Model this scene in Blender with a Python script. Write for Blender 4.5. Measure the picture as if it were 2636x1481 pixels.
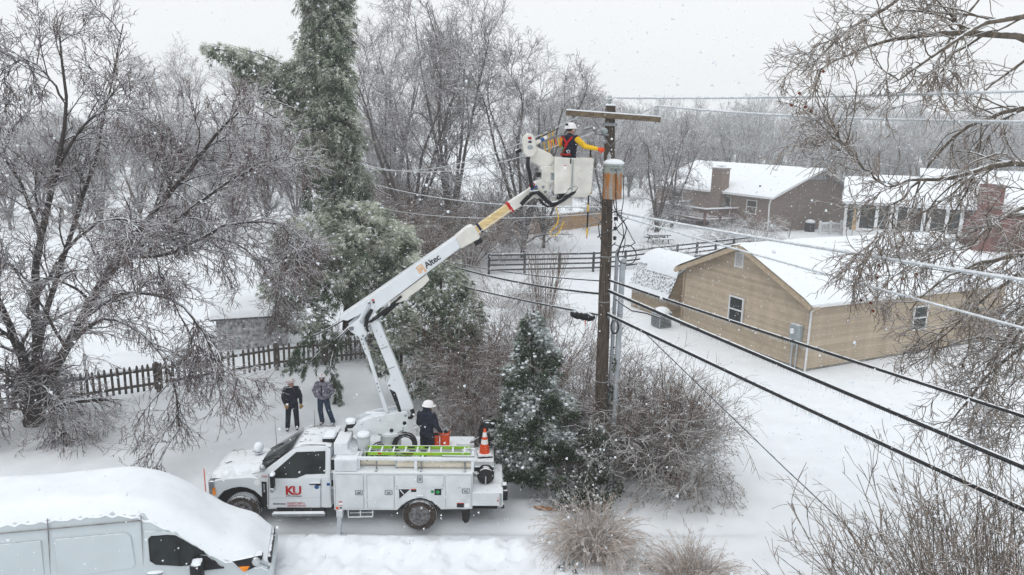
import bpy, bmesh, math, random
import numpy as np
from mathutils import Vector, Matrix
for _o in list(bpy.data.objects): bpy.data.objects.remove(_o)
scene = bpy.context.scene
R = math.radians
# ---------------------------------------------------------------- camera
CAM_H, PITCH, ROLL, FPX = 9.5, R(12.2), R(1.3), 1850.0
_r0 = np.array([1, 0, 0.]); CF = np.array([0, math.cos(PITCH), -math.sin(PITCH)]); _u0 = np.array([0, math.sin(PITCH), math.cos(PITCH)])
CU = _u0 * math.cos(ROLL) - _r0 * math.sin(ROLL); CR = _r0 * math.cos(ROLL) + _u0 * math.sin(ROLL)
cam_d = bpy.data.cameras.new('camera'); cam = bpy.data.objects.new('camera', cam_d); scene.collection.objects.link(cam)
cam_d.sensor_width = 36; cam_d.lens = 36 * FPX / 2636; cam_d.clip_start = 0.1; cam_d.clip_end = 3000
cam.matrix_world = Matrix(((CR[0], CU[0], -CF[0], 0), (CR[1], CU[1], -CF[1], 0), (CR[2], CU[2], -CF[2], CAM_H), (0, 0, 0, 1)))
scene.camera = cam
# ---------------------------------------------------------------- world: even overcast sky
SUN_EL, SUN_AZ = R(62), R(215)
w = bpy.data.worlds.new('World'); scene.world = w; w.use_nodes = True
nt = w.node_tree; nt.nodes.clear()
_out = nt.nodes.new('ShaderNodeOutputWorld'); _bg = nt.nodes.new('ShaderNodeBackground')
_sky = nt.nodes.new('ShaderNodeTexSky'); _sky.sky_type = 'NISHITA'; _sky.sun_disc = False
_sky.sun_elevation = SUN_EL; _sky.sun_rotation = SUN_AZ; _sky.dust_density = 6; _sky.air_density = 1.0; _sky.ozone_density = 1.0
_hs = nt.nodes.new('ShaderNodeHueSaturation'); _hs.inputs['Saturation'].default_value = 0.10
_mx = nt.nodes.new('ShaderNodeMix'); _mx.data_type = 'RGBA'; _mx.inputs['Factor'].default_value = 0.80
_mx.inputs[7].default_value = (9.7, 10.0, 10.25, 1)      # the cloud deck
nt.links.new(_sky.outputs[0], _hs.inputs['Color']); nt.links.new(_hs.outputs[0], _mx.inputs[6]); nt.links.new(_mx.outputs[2], _bg.inputs[0])
_bg.inputs[1].default_value = 0.0945
nt.links.new(_bg.outputs[0], _out.inputs[0])
# ---------------------------------------------------------------- soft sun behind the cloud
sd = bpy.data.lights.new('sun', 'SUN'); sd.energy = 0.5; sd.angle = R(50); sd.color = (1, 0.98, 0.95)
sun = bpy.data.objects.new('sun', sd); scene.collection.objects.link(sun)
_sv = Vector((math.cos(SUN_EL) * math.sin(SUN_AZ), math.cos(SUN_EL) * math.cos(SUN_AZ), math.sin(SUN_EL)))
sun.rotation_euler = (-_sv).to_track_quat('-Z', 'Y').to_euler(); sun.location = (0, -20, 40)
scene.view_settings.view_transform = 'Standard'; scene.view_settings.look = 'None'
scene.view_settings.gamma = 1; scene.view_settings.use_curve_mapping = False
scene.view_settings.exposure = 0.24
cy = scene.cycles
cy.use_denoising = True; cy.denoiser = 'OPENIMAGEDENOISE'; cy.denoising_input_passes = 'RGB_ALBEDO_NORMAL'; cy.denoising_prefilter = 'NONE'; cy.max_bounces = 6; cy.diffuse_bounces = 4; cy.glossy_bounces = 3; cy.transmission_bounces = 4; cy.volume_bounces = 2; cy.transparent_max_bounces = 6
cy.caustics_reflective = False; cy.caustics_refractive = False
# ---------------------------------------------------------------- helpers
COL = scene.collection
PX = 2636 / 2575
def ray(px, py):
    return CF + CR * (px * PX - 1318) / FPX + CU * (740.5 - py * PX) / FPX
CC = np.array([0, 0, CAM_H])
def at(px, py, Y):
    d = ray(px, py); return tuple(CC + d * (Y / d[1]))
def gz(px, py, z=0.0):
    d = ray(px, py); return tuple(CC + d * ((z - CAM_H) / d[2]))

def tag(o, label=None, cat=None, group=None, kind=None):
    if label: o['label'] = label
    if cat: o['category'] = cat
    if group: o['group'] = group
    if kind: o['kind'] = kind
    return o
def thing(name, label, cat, loc=(0, 0, 0), rz=0.0, group=None):
    o = bpy.data.objects.new(name, None); COL.objects.link(o)
    o.empty_display_size = 0.2
    o.location = loc; o.rotation_euler = (0, 0, rz)
    return tag(o, label, cat, group)
def link(name, me, parent=None, loc=(0, 0, 0), rot=(0, 0, 0)):
    o = bpy.data.objects.new(name, me); COL.objects.link(o)
    o.location = loc; o.rotation_euler = rot
    if parent: o.parent = parent
    return o
def copy_tree(o, parent=None):
    c = o.copy(); COL.objects.link(c); c.parent = parent
    for ch in o.children: copy_tree(ch, c)
    return c

class MB:
    def __init__(s): s.v = []; s.f = []
    def add(s, vs, fs):
        b = len(s.v); s.v += [tuple(p) for p in vs]; s.f += [tuple(i + b for i in f) for f in fs]; return s
    def box(s, x0, x1, y0, y1, z0, z1, M=None):
        vs = [(x, y, z) for z in (z0, z1) for y in (y0, y1) for x in (x0, x1)]
        if M: vs = [M @ Vector(p) for p in vs]
        return s.add(vs, [(0, 2, 3, 1), (4, 5, 7, 6), (0, 1, 5, 4), (2, 6, 7, 3), (0, 4, 6, 2), (1, 3, 7, 5)])
    def bar(s, a, b, w, h, up=(0, 0, 1)):
        a = Vector(a); b = Vector(b); d = (b - a).normalized(); up = Vector(up)
        sx = d.cross(up)
        if sx.length < 1e-4: sx = d.cross(Vector((1, 0, 0)))
        sx.normalize(); sy = sx.cross(d)
        vs = [p + sx * (w / 2 * i) + sy * (h / 2 * j) for p in (a, b) for i, j in ((-1, -1), (1, -1), (1, 1), (-1, 1))]
        return s.add(vs, [(3, 2, 1, 0), (4, 5, 6, 7), (0, 1, 5, 4), (1, 2, 6, 5), (2, 3, 7, 6), (3, 0, 4, 7)])
    def prism(s, poly, a, b, axis='y', fa=None, fb=None):
        """polygon of (p, q) extruded along an axis; fa / fb give the extent as a function of (p, q)"""
        n = len(poly)
        def P(p, q, t): return (p, t, q) if axis == 'y' else ((t, p, q) if axis == 'x' else (p, q, t))
        vs = [P(p, q, fa(p, q) if fa else a) for p, q in poly] + [P(p, q, fb(p, q) if fb else b) for p, q in poly]
        return s.add(vs, [tuple(range(n)), tuple(range(2 * n - 1, n - 1, -1))] + [(i, i + n, (i + 1) % n + n, (i + 1) % n) for i in range(n)])
    def tube(s, path, r, n=8, cap=True):
        P = [Vector(p) for p in path]; k = len(P)
        rr = r if isinstance(r, (list, tuple)) else [r] * k
        vs = []; u = None
        for i in range(k):
            t = (P[min(i + 1, k - 1)] - P[max(i - 1, 0)]).normalized()
            if u is None:
                u = t.cross(Vector((0, 0, 1)))
                if u.length < .05: u = t.cross(Vector((1, 0, 0)))
            u = (u - t * u.dot(t)).normalized(); v = t.cross(u)
            for j in range(n):
                a = 2 * math.pi * j / n; vs.append(P[i] + (u * math.cos(a) + v * math.sin(a)) * rr[i])
        fs = [(i * n + j, i * n + (j + 1) % n, (i + 1) * n + (j + 1) % n, (i + 1) * n + j) for i in range(k - 1) for j in range(n)]
        if cap: fs += [tuple(range(n - 1, -1, -1)), tuple((k - 1) * n + j for j in range(n))]
        return s.add(vs, fs)
    def lathe(s, prof, n=20, c=(0, 0, 0), axis='z', cap=True):
        vs = []
        for r, z in prof:
            for j in range(n):
                a = 2 * math.pi * j / n; x, y = r * math.cos(a), r * math.sin(a)
                p = (x, y, z) if axis == 'z' else ((x, z, y) if axis == 'y' else (z, x, y))
                vs.append((p[0] + c[0], p[1] + c[1], p[2] + c[2]))
        k = len(prof)
        fs = [(i * n + j, i * n + (j + 1) % n, (i + 1) * n + (j + 1) % n, (i + 1) * n + j) for i in range(k - 1) for j in range(n)]
        if cap: fs += [tuple(range(n - 1, -1, -1)), tuple((k - 1) * n + j for j in range(n))]
        return s.add(vs, fs)
    def ball(s, c, r, n=12, m=8, M=None):
        rx, ry, rz = r if isinstance(r, (tuple, list)) else (r, r, r)
        vs = [(0, 0, -rz)]
        for i in range(1, m):
            ph = -math.pi / 2 + math.pi * i / m
            for j in range(n):
                a = 2 * math.pi * j / n; vs.append((rx * math.cos(ph) * math.cos(a), ry * math.cos(ph) * math.sin(a), rz * math.sin(ph)))
        vs.append((0, 0, rz)); L = len(vs) - 1
        if M: vs = [M @ Vector(p) for p in vs]
        vs = [(p[0] + c[0], p[1] + c[1], p[2] + c[2]) for p in vs]
        fs = [(0, 1 + (j + 1) % n, 1 + j) for j in range(n)]
        fs += [(1 + i * n + j, 1 + i * n + (j + 1) % n, 1 + (i + 1) * n + (j + 1) % n, 1 + (i + 1) * n + j) for i in range(m - 2) for j in range(n)]
        fs += [(1 + (m - 2) * n + j, 1 + (m - 2) * n + (j + 1) % n, L) for j in range(n)]
        return s.add(vs, fs)
    def capsule(s, a, b, ra, rb, n=12):
        s.tube([a, b], [ra, rb], n); s.ball(a, ra, n, 8); s.ball(b, rb, n, 8); return s
    def torus(s, c, R_, r, M=None, n=28, m=8):
        vs = []
        for i in range(n):
            a = 2 * math.pi * i / n
            for j in range(m):
                b = 2 * math.pi * j / m
                p = Vector(((R_ + r * math.cos(b)) * math.cos(a), (R_ + r * math.cos(b)) * math.sin(a), r * math.sin(b)))
                if M: p = M @ p
                vs.append((p[0] + c[0], p[1] + c[1], p[2] + c[2]))
        return s.add(vs, [(i * m + j, ((i + 1) % n) * m + j, ((i + 1) % n) * m + (j + 1) % m, i * m + (j + 1) % m) for i in range(n) for j in range(m)])
    def mesh(s, name, mat, smooth=False, sharp=35):
        me = bpy.data.meshes.new(name); me.from_pydata(s.v, [], s.f); me.validate()
        bm = bmesh.new(); bm.from_mesh(me); bmesh.ops.recalc_face_normals(bm, faces=bm.faces); bm.to_mesh(me); bm.free()
        me.materials.append(mat)
        if smooth:
            me.polygons.foreach_set('use_smooth', [True] * len(me.polygons)); me.set_sharp_from_angle(angle=R(sharp))
        return me
    def build(s, name, mat, parent=None, smooth=False, bevel=0, seg=2, loc=(0, 0, 0), rot=(0, 0, 0), sharp=35):
        o = link(name, s.mesh(name, mat, smooth or bevel > 0, sharp), parent, loc, rot)
        if bevel:
            m = o.modifiers.new('bevel', 'BEVEL'); m.width = bevel; m.segments = seg; m.limit_method = 'ANGLE'; m.angle_limit = R(30)
        return o

def np_mesh(name, V, Q, mat, attr=None, smooth=True):
    """V (n,3) float, Q (m,3|4) int, attr: {name: per-face floats}"""
    me = bpy.data.meshes.new(name); k = Q.shape[1]
    me.vertices.add(len(V)); me.vertices.foreach_set('co', np.ascontiguousarray(V, dtype=np.float32).ravel())
    me.loops.add(Q.size); me.loops.foreach_set('vertex_index', np.ascontiguousarray(Q, dtype=np.int32).ravel())
    me.polygons.add(len(Q)); me.polygons.foreach_set('loop_start', np.arange(0, Q.size, k, dtype=np.int32))
    try: me.polygons.foreach_set('loop_total', np.full(len(Q), k, dtype=np.int32))
    except Exception: pass
    if smooth: me.polygons.foreach_set('use_smooth', np.ones(len(Q), dtype=bool))
    me.update(calc_edges=True)
    if attr:
        for an, arr in attr.items():
            a = me.attributes.new(an, 'FLOAT', 'FACE'); a.data.foreach_set('value', np.ascontiguousarray(arr, dtype=np.float32))
    me.materials.append(mat)
    return me

def text(s, size, mat, parent, loc, rot, name='lettering', bold=0.0, spacing=1.0):
    cu = bpy.data.curves.new(name, 'FONT'); cu.body = s; cu.size = size; cu.extrude = 0.0015; cu.offset = bold; cu.space_character = spacing
    cu.resolution_u = 3
    t = bpy.data.objects.new('tmp', cu); COL.objects.link(t)
    dg = bpy.context.evaluated_depsgraph_get()
    me = bpy.data.meshes.new_from_object(t.evaluated_get(dg)); bpy.data.objects.remove(t)
    me.materials.clear(); me.materials.append(mat); me.name = name
    return link(name, me, parent, loc, rot)
# ---------------------------------------------------------------- materials
SNOWC = (0.82, 0.855, 0.895, 1)
def mat(name, col, rough=0.6, metal=0.0, var=0.12, scale=6.0, bump=0.0, bscale=40.0, snow=None, spec=0.14, frost=None, stretch=None, coat=0.0, col2=None):
    """base colour with noise variation; snow=(lo, hi): white where the surface faces up; frost: per-face attribute mixes to ice white"""
    m = bpy.data.materials.new(name); m.use_nodes = True; n = m.node_tree; N = n.nodes; L = n.links
    b = N['Principled BSDF']; b.inputs['Roughness'].default_value = rough; b.inputs['Metallic'].default_value = metal
    b.inputs['Specular IOR Level'].default_value = spec
    if coat: b.inputs['Coat Weight'].default_value = coat; b.inputs['Coat Roughness'].default_value = 0.08
    tc = N.new('ShaderNodeTexCoord'); src = tc.outputs['Object']
    if stretch:
        mp = N.new('ShaderNodeMapping'); mp.inputs['Scale'].default_value = stretch; L.new(src, mp.inputs[0]); src = mp.outputs[0]
    no = N.new('ShaderNodeTexNoise'); no.inputs['Scale'].default_value = scale; no.inputs['Detail'].default_value = 5; L.new(src, no.inputs['Vector'])
    mx = N.new('ShaderNodeMix'); mx.data_type = 'RGBA'
    c = col[:3]; d = col2[:3] if col2 else tuple(x * (1 + 2.2 * var) for x in c); e = c if col2 else tuple(max(0, x * (1 - 2.2 * var)) for x in c)
    mx.inputs[6].default_value = (*e, 1); mx.inputs[7].default_value = (*d, 1)
    mr = N.new('ShaderNodeMapRange'); mr.inputs[1].default_value = 0.3; mr.inputs[2].default_value = 0.7; L.new(no.outputs[0], mr.inputs[0])
    L.new(mr.outputs[0], mx.inputs['Factor']); out = mx.outputs[2]
    if frost:
        at_ = N.new('ShaderNodeAttribute'); at_.attribute_name = 'frost'
        f = N.new('ShaderNodeMix'); f.data_type = 'RGBA'; f.inputs[7].default_value = (*frost, 1)
        L.new(at_.outputs['Fac'], f.inputs['Factor']); L.new(out, f.inputs[6]); out = f.outputs[2]
    if snow:
        ge = N.new('ShaderNodeNewGeometry'); sp = N.new('ShaderNodeSeparateXYZ'); L.new(ge.outputs['Normal'], sp.inputs[0])
        n2 = N.new('ShaderNodeTexNoise'); n2.inputs['Scale'].default_value = 9; n2.inputs['Detail'].default_value = 4; L.new(tc.outputs['Object'], n2.inputs['Vector'])
        ad = N.new('ShaderNodeMath'); ad.operation = 'MULTIPLY_ADD'; ad.inputs[1].default_value = 0.9; L.new(n2.outputs[0], ad.inputs[0]); L.new(sp.outputs[2], ad.inputs[2])
        ms = N.new('ShaderNodeMapRange'); ms.inputs[1].default_value = snow[0] + 0.45; ms.inputs[2].default_value = snow[1] + 0.45; ms.interpolation_type = 'SMOOTHSTEP'
        L.new(ad.outputs[0], ms.inputs[0])
        f = N.new('ShaderNodeMix'); f.data_type = 'RGBA'; f.inputs[7].default_value = SNOWC
        L.new(ms.outputs[0], f.inputs['Factor']); L.new(out, f.inputs[6]); out = f.outputs[2]
    L.new(out, b.inputs['Base Color'])
    if bump:
        nb = N.new('ShaderNodeTexNoise'); nb.inputs['Scale'].default_value = bscale; nb.inputs['Detail'].default_value = 6; L.new(src, nb.inputs['Vector'])
        bu = N.new('ShaderNodeBump'); bu.inputs['Strength'].default_value = bump; bu.inputs['Distance'].default_value = 0.02
        L.new(nb.outputs[0], bu.inputs['Height']); L.new(bu.outputs[0], b.inputs['Normal'])
    return m

def brick_mat(name, c1, c2, mortar):
    m = bpy.data.materials.new(name); m.use_nodes = True; n = m.node_tree; N = n.nodes; L = n.links; b = N['Principled BSDF']; b.inputs['Roughness'].default_value = 0.9
    tc = N.new('ShaderNodeTexCoord'); sp = N.new('ShaderNodeSeparateXYZ'); L.new(tc.outputs['Object'], sp.inputs[0])
    ad = N.new('ShaderNodeMath'); ad.operation = 'ADD'; L.new(sp.outputs[0], ad.inputs[0]); L.new(sp.outputs[1], ad.inputs[1])
    cb = N.new('ShaderNodeCombineXYZ'); L.new(ad.outputs[0], cb.inputs[0]); L.new(sp.outputs[2], cb.inputs[1])
    br = N.new('ShaderNodeTexBrick'); br.inputs['Scale'].default_value = 1; br.inputs['Brick Width'].default_value = 0.21; br.inputs['Row Height'].default_value = 0.075; br.inputs['Mortar Size'].default_value = 0.006
    br.inputs['Color1'].default_value = (*c1, 1); br.inputs['Color2'].default_value = (*c2, 1); br.inputs['Mortar'].default_value = (*mortar, 1)
    L.new(cb.outputs[0], br.inputs['Vector'])
    no = N.new('ShaderNodeTexNoise'); no.inputs['Scale'].default_value = 0.9; no.inputs['Detail'].default_value = 8; L.new(tc.outputs['Object'], no.inputs['Vector'])
    mx = N.new('ShaderNodeMix'); mx.data_type = 'RGBA'; mx.blend_type = 'MULTIPLY'; mx.inputs['Factor'].default_value = 0.7
    L.new(br.outputs[0], mx.inputs[6]); L.new(no.outputs[0], mx.inputs[7]); 
    g = N.new('ShaderNodeMix'); g.data_type = 'RGBA'; g.inputs['Factor'].default_value = 0.45; L.new(mx.outputs[2], g.inputs[6]); L.new(br.outputs[0], g.inputs[7])
    L.new(g.outputs[2], b.inputs['Base Color'])
    bu = N.new('ShaderNodeBump'); bu.inputs['Strength'].default_value = .5; bu.inputs['Distance'].default_value = .01; L.new(br.outputs['Fac'], bu.inputs['Height']); bu.invert = True; L.new(bu.outputs[0], b.inputs['Normal'])
    return m

M = {}
M['snow'] = mat('snow', SNOWC, 0.75, var=0.018, scale=1.4, bump=0.35, bscale=7, spec=0.12)
M['snow_cap'] = mat('snow_cap', SNOWC, 0.75, var=0.015, scale=3, bump=0.3, bscale=14, spec=0.12)
M['bark'] = mat('bark', (0.045, 0.036, 0.032), 0.85, var=0.25, scale=9, bump=0.5, bscale=30, snow=(0.45, 0.75))
M['twig_red'] = mat('twig_red', (0.115, 0.076, 0.072), 0.5, var=0.25, scale=3, snow=(0.52, 0.85), spec=0.25)
M['twig_grey'] = mat('twig_grey', (0.15, 0.122, 0.122), 0.6, var=0.2, scale=3, snow=(0.45, 0.85))
M['bark_grey'] = mat('bark_grey', (0.075, 0.062, 0.058), 0.85, var=0.25, scale=5, snow=(0.4, 0.75))
M['twig_tan'] = mat('twig_tan', (0.215, 0.168, 0.135), 0.35, var=0.22, scale=3, snow=(0.6, 0.95), spec=0.35)
M['bark_tan'] = mat('bark_tan', (0.12, 0.098, 0.074), 0.6, var=0.25, scale=12, bump=0.4, bscale=40, snow=(0.55, 0.85))
M['twig_brown'] = mat('twig_brown', (0.15, 0.097, 0.070), 0.5, var=0.22, scale=4, snow=(0.6, 0.95))
M['twig_white'] = mat('twig_white', (0.22, 0.19, 0.18), 0.4, var=0.2, scale=3, snow=(0.1, 0.6))
M['far_twig'] = mat('far_twig', (0.155, 0.145, 0.145), 0.7, var=0.15, scale=1, snow=(0.1, 0.7))  # frosted twigs, with the colour lightened further to imitate distance haze
M['needle'] = mat('needle', (0.038, 0.072, 0.030), 0.6, var=0.35, scale=1.1, frost=(0.66, 0.69, 0.59))
M['cedar'] = mat('cedar', (0.030, 0.055, 0.024), 0.6, var=0.35, scale=2.0, frost=(0.62, 0.66, 0.65))
M['ivy'] = mat('ivy', (0.026, 0.044, 0.018), 0.4, var=0.4, scale=5, frost=(0.7, 0.72, 0.72))
M['straw'] = mat('straw', (0.37, 0.275, 0.205), 0.5, var=0.2, scale=5, frost=(0.72, 0.70, 0.70))
M['berry'] = mat('berry', (0.03, 0.022, 0.022), 0.4)
M['dead_leaf'] = mat('dead_leaf', (0.15, 0.045, 0.025), 0.7, var=.3)
M['pole'] = mat('pole', (0.085, 0.066, 0.052), 0.9, var=0.35, scale=7, bump=0.9, bscale=14, stretch=(6, 6, 0.5), snow=(0.7, .95))
M['arm_wood'] = mat('arm_wood', (0.16, 0.125, 0.082), 0.85, var=0.25, scale=6, bump=0.5, stretch=(1, 6, 6), snow=(0.6, 0.9))
M['galv'] = mat('galv', (0.42, 0.45, 0.48), 0.5, metal=0.3, var=0.06, scale=4)
M['steel'] = mat('steel', (0.22, 0.23, 0.24), 0.5, metal=0.6, snow=(0.6, 0.9))
M['porcelain'] = mat('porcelain', (0.36, 0.38, 0.39), 0.3, snow=(0.6, 0.9))
M['wire_ice'] = mat('wire_ice', (0.45, 0.48, 0.50), 0.3, var=0.12, scale=30, snow=(0.2, 0.7), spec=0.6)
M['cable'] = mat('cable', (0.014, 0.014, 0.016), 0.4, var=0.3, scale=20, snow=(0.72, 0.95), spec=0.25)
M['ice'] = mat('ice', (0.62, 0.67, 0.70), 0.12, var=0.05, spec=0.6)
M['white'] = mat('white_paint', (0.66, 0.69, 0.715), 0.32, var=0.035, scale=1.5, snow=(0.72, 0.98), coat=0.25)
M['van_white'] = mat('van_white', (0.52, 0.57, 0.595), 0.35, var=0.03, scale=1.2, snow=(0.8, 1.0), coat=0.15)
M['body_grey'] = mat('body_grey', (0.60, 0.63, 0.645), 0.4, var=0.05, scale=2.5, snow=(0.72, 0.98))
M['cream'] = mat('cream', (0.66, 0.64, 0.59), 0.45, var=0.06, scale=3, snow=(0.75, 1.0))
M['pvc'] = mat('pvc', (0.66, 0.60, 0.49), 0.5, var=0.06, scale=3, snow=(0.7, 0.98))
M['fibre'] = mat('fibreglass', (0.62, 0.47, 0.24), 0.5, var=0.14, scale=5, stretch=(1, 1, 8), snow=(0.75, 1.0))
M['black'] = mat('black', (0.016, 0.016, 0.018), 0.5, var=0.2, snow=(0.62, 0.95))
M['rubber'] = mat('rubber', (0.022, 0.021, 0.021), 0.8, var=0.2, scale=9, snow=(0.55, 0.95))
M['dark'] = mat('underbody', (0.02, 0.02, 0.021), 0.8)
M['tyre'] = mat('tyre', (0.026, 0.022, 0.020), 0.85, var=0.3, scale=12, col2=(0.075, 0.058, 0.048), bump=.4, bscale=30, snow=(0.35, 0.9))
M['rim'] = mat('rim', (0.24, 0.24, 0.25), 0.55, metal=0.2, var=0.3, scale=14, col2=(0.06, 0.05, 0.05))
M['glass'] = mat('glass_dark', (0.014, 0.019, 0.019), 0.12, var=0.3, scale=3, spec=0.22)
M['chrome'] = mat('chrome', (0.5, 0.52, 0.54), 0.2, metal=0.8, var=.05)
M['red'] = mat('red', (0.42, 0.012, 0.016), 0.45, var=0.05)
M['orange'] = mat('orange', (0.72, 0.085, 0.018), 0.5, var=0.06)
M['amber'] = mat('amber', (0.8, 0.25, 0.02), 0.25)
M['blue'] = mat('blue', (0.03, 0.10, 0.26), 0.4)
M['navyband'] = mat('navy_band', (0.02, 0.025, 0.06), 0.5)
M['green'] = mat('green_cap', (0.02, 0.25, 0.08), 0.4)
M['lime'] = mat('lime', (0.26, 0.50, 0.02), 0.45, var=0.05, snow=(0.6, 0.9))
M['yellow'] = mat('yellow', (0.72, 0.44, 0.02), 0.5, var=0.08)
M['decal_black'] = mat('decal_black', (0.02, 0.02, 0.02), 0.5, var=0.02)
M['decal_white'] = mat('decal_white', (0.8, 0.8, 0.8), 0.5, var=0.02)
M['logo_gold'] = mat('logo_gold', (0.75, 0.33, 0.02), 0.5, var=0.02)
M['seam'] = mat('seam', (0.26, 0.25, 0.25), 0.7)
M['navy'] = mat('navy_cloth', (0.014, 0.017, 0.030), 0.9, var=0.2, scale=8, bump=0.6, bscale=11, snow=(0.9, 1.2))
M['jean'] = mat('jean', (0.025, 0.045, 0.085), 0.9, var=0.25, scale=9, bump=0.5, bscale=12)
M['camo'] = mat('camo', (0.055, 0.05, 0.075), 0.9, scale=11, col2=(0.36, 0.35, 0.43), bump=0.4, bscale=12)
M['skin'] = mat('skin', (0.42, 0.23, 0.17), 0.55, var=0.05)
M['beard'] = mat('beard', (0.03, 0.02, 0.015), 0.9)
M['helmet'] = mat('helmet', (0.78, 0.78, 0.78), 0.35, var=0.02)
M['leather'] = mat('leather_glove', (0.42, 0.28, 0.13), 0.8, var=0.15)
M['boot'] = mat('boot', (0.03, 0.026, 0.024), 0.7, snow=(0.5, 0.9))
M['siding'] = mat('siding', (0.47, 0.39, 0.295), 0.65, var=0.05, scale=2.2)
M['siding_dark'] = mat('siding_shed', (0.36, 0.285, 0.205), 0.7, var=0.06, scale=2)
M['fascia'] = mat('fascia', (0.42, 0.335, 0.24), 0.6, var=0.06)
M['trim'] = mat('trim_white', (0.68, 0.69, 0.70), 0.5, var=0.03, snow=(0.6, .9))
M['conc'] = mat('foundation', (0.26, 0.25, 0.23), 0.9, var=0.15, scale=5)
M['meter'] = mat('meter_grey', (0.30, 0.34, 0.355), 0.45, var=0.05, snow=(0.6, .9))
M['brick'] = brick_mat('brick_brown', (0.25, 0.175, 0.135), (0.17, 0.12, 0.10), (0.33, 0.30, 0.27))
M['brick_red'] = brick_mat('brick_red', (0.23, 0.062, 0.052), (0.17, 0.048, 0.042), (0.26, 0.17, 0.15))
M['shingle'] = mat('shingle', (0.12, 0.12, 0.125), 0.9, var=.2, snow=(0.30, 0.52))
M['fence_dark'] = mat('fence_dark', (0.085, 0.073, 0.062), 0.9, var=0.3, scale=9, snow=(0.5, 0.8))
M['fence_black'] = mat('fence_black', (0.05, 0.05, 0.054), 0.8, var=0.25, scale=3, snow=(0.5, 0.8))
M['fence_tan'] = mat('fence_tan', (0.42, 0.26, 0.13), 0.85, var=0.18, scale=4, snow=(0.6, .9))
M['deck'] = mat('deck_wood', (0.11, 0.055, 0.048), 0.85, var=.2, snow=(0.5, 0.8))
M['board'] = mat('board', (0.36, 0.17, 0.07), 0.8, var=.2, scale=20)
M['canvas_tan'] = mat('canvas_tan', (0.42, 0.30, 0.17), 0.9, var=.1)
M['canvas_green'] = mat('canvas_green', (0.02, 0.07, 0.08), 0.9, var=.1)
M['shed_grey'] = mat('shed_grey', (0.42, 0.42, 0.43), 0.9, var=.3, scale=6)
M['twig_iced'] = mat('twig_iced', (0.20, 0.145, 0.108), 0.4, var=0.25, scale=4, snow=(0.35, 0.85), spec=.3)
M['twig_russet'] = mat('twig_russet', (0.15, 0.075, 0.055), 0.5, var=0.25, scale=4, snow=(0.5, 0.9))
for _k in ('siding', 'siding_dark'):      # random tone per board, coloured in to stand for the lap shadow lines
    n_ = M[_k].node_tree; oi = n_.nodes.new('ShaderNodeObjectInfo'); mr_ = n_.nodes.new('ShaderNodeMapRange'); mr_.inputs[3].default_value = .86; mr_.inputs[4].default_value = 1.10
    hv_ = n_.nodes.new('ShaderNodeHueSaturation'); n_.links.new(oi.outputs['Random'], mr_.inputs[0]); n_.links.new(mr_.outputs[0], hv_.inputs['Value']); b_ = n_.nodes['Principled BSDF']; src_ = b_.inputs['Base Color'].links[0].from_socket; n_.links.new(src_, hv_.inputs['Color']); n_.links.new(hv_.outputs[0], b_.inputs['Base Color'])
# ---------------------------------------------------------------- ground
rng = np.random.default_rng(7)
_lat = rng.random((256, 256))
def vnoise(x, y):
    xi = np.floor(x).astype(int); yi = np.floor(y).astype(int); fx = x - xi; fy = y - yi
    fx = fx * fx * (3 - 2 * fx); fy = fy * fy * (3 - 2 * fy)
    g = lambda a, b: _lat[a % 256, b % 256]
    return (g(xi, yi) * (1 - fx) + g(xi + 1, yi) * fx) * (1 - fy) + (g(xi, yi + 1) * (1 - fx) + g(xi + 1, yi + 1) * fx) * fy
def fbm(x, y, f, o=4):
    s = 0; a = 1; t = 0
    for k in range(o): s = s + a * vnoise(x * f + 17 * k, y * f + 31 * k); t += a; a *= .5; f *= 2.03
    return s / t
def smooth(e0, e1, x):
    t = np.clip((x - e0) / (e1 - e0), 0, 1); return t * t * (3 - 2 * t)
def axis(dense, lo, hi, step, far):
    xs = list(np.arange(lo, hi + 1e-6, dense)); 
    s = step; x = hi
    while x < far: x += s; xs.append(x); s *= 1.12
    s = step; x = lo
    while x > -far: x -= s; xs.insert(0, x); s *= 1.12
    return np.array(xs)
gx = axis(0.10, -9.0, 5.5, 0.14, 900); gy = axis(0.10, 12.6, 17.4, 0.14, 900)
GX, GY = np.meshgrid(gx, gy)
near = np.exp(-((GX + 2) ** 2 + (GY - 16) ** 2) / 30.0 ** 2)
H = (fbm(GX, GY, 0.35) - .5) * 0.10 + (fbm(GX, GY, 1.3) - .5) * 0.035 * near
# churned berm on the camera side of the truck, ruts under it, trodden snow behind it
m = smooth(-6.2, -5.0, GX) * smooth(1.6, 0.3, GX)
berm = m * np.exp(-((GY - 15.02 - 0.05 * GX * .3) / 0.30) ** 2)
H += berm * (0.06 + 0.20 * fbm(GX, GY, 2.6, 3))
churn = smooth(-5.6, -4.6, GX) * smooth(3.0, 1.2, GX) * smooth(13.3, 14.0, GY) * smooth(15.8, 15.2, GY)
bl = fbm(GX, GY, 4.2, 2); H += churn * (smooth(0.47, 0.525, bl) * 0.09 + (fbm(GX, GY, 7, 2) - .5) * 0.045)
for vv in (0.22, 2.1):
    yy = 15.62 + vv + (GX + 4.12) * 0.035
    H -= np.exp(-((GY - yy) / 0.24) ** 2) * smooth(-8, -7, GX) * smooth(7.5, 5.0, GX) * (0.13 + .04 * fbm(GX, GY, 3, 2))
fp = smooth(-7.5, -6.0, GX) * smooth(1.2, -.6, GX) * smooth(18.3, 19.2, GY) * smooth(23.5, 21.8, GY)
H += fp * (smooth(.45, .60, fbm(GX, GY, 2.6, 2)) - .5) * 0.12
H += 0.10 * np.exp(-(((GX - 2.5) / 1.3) ** 2 + ((GY - 18.4) / 1.2) ** 2))
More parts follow.
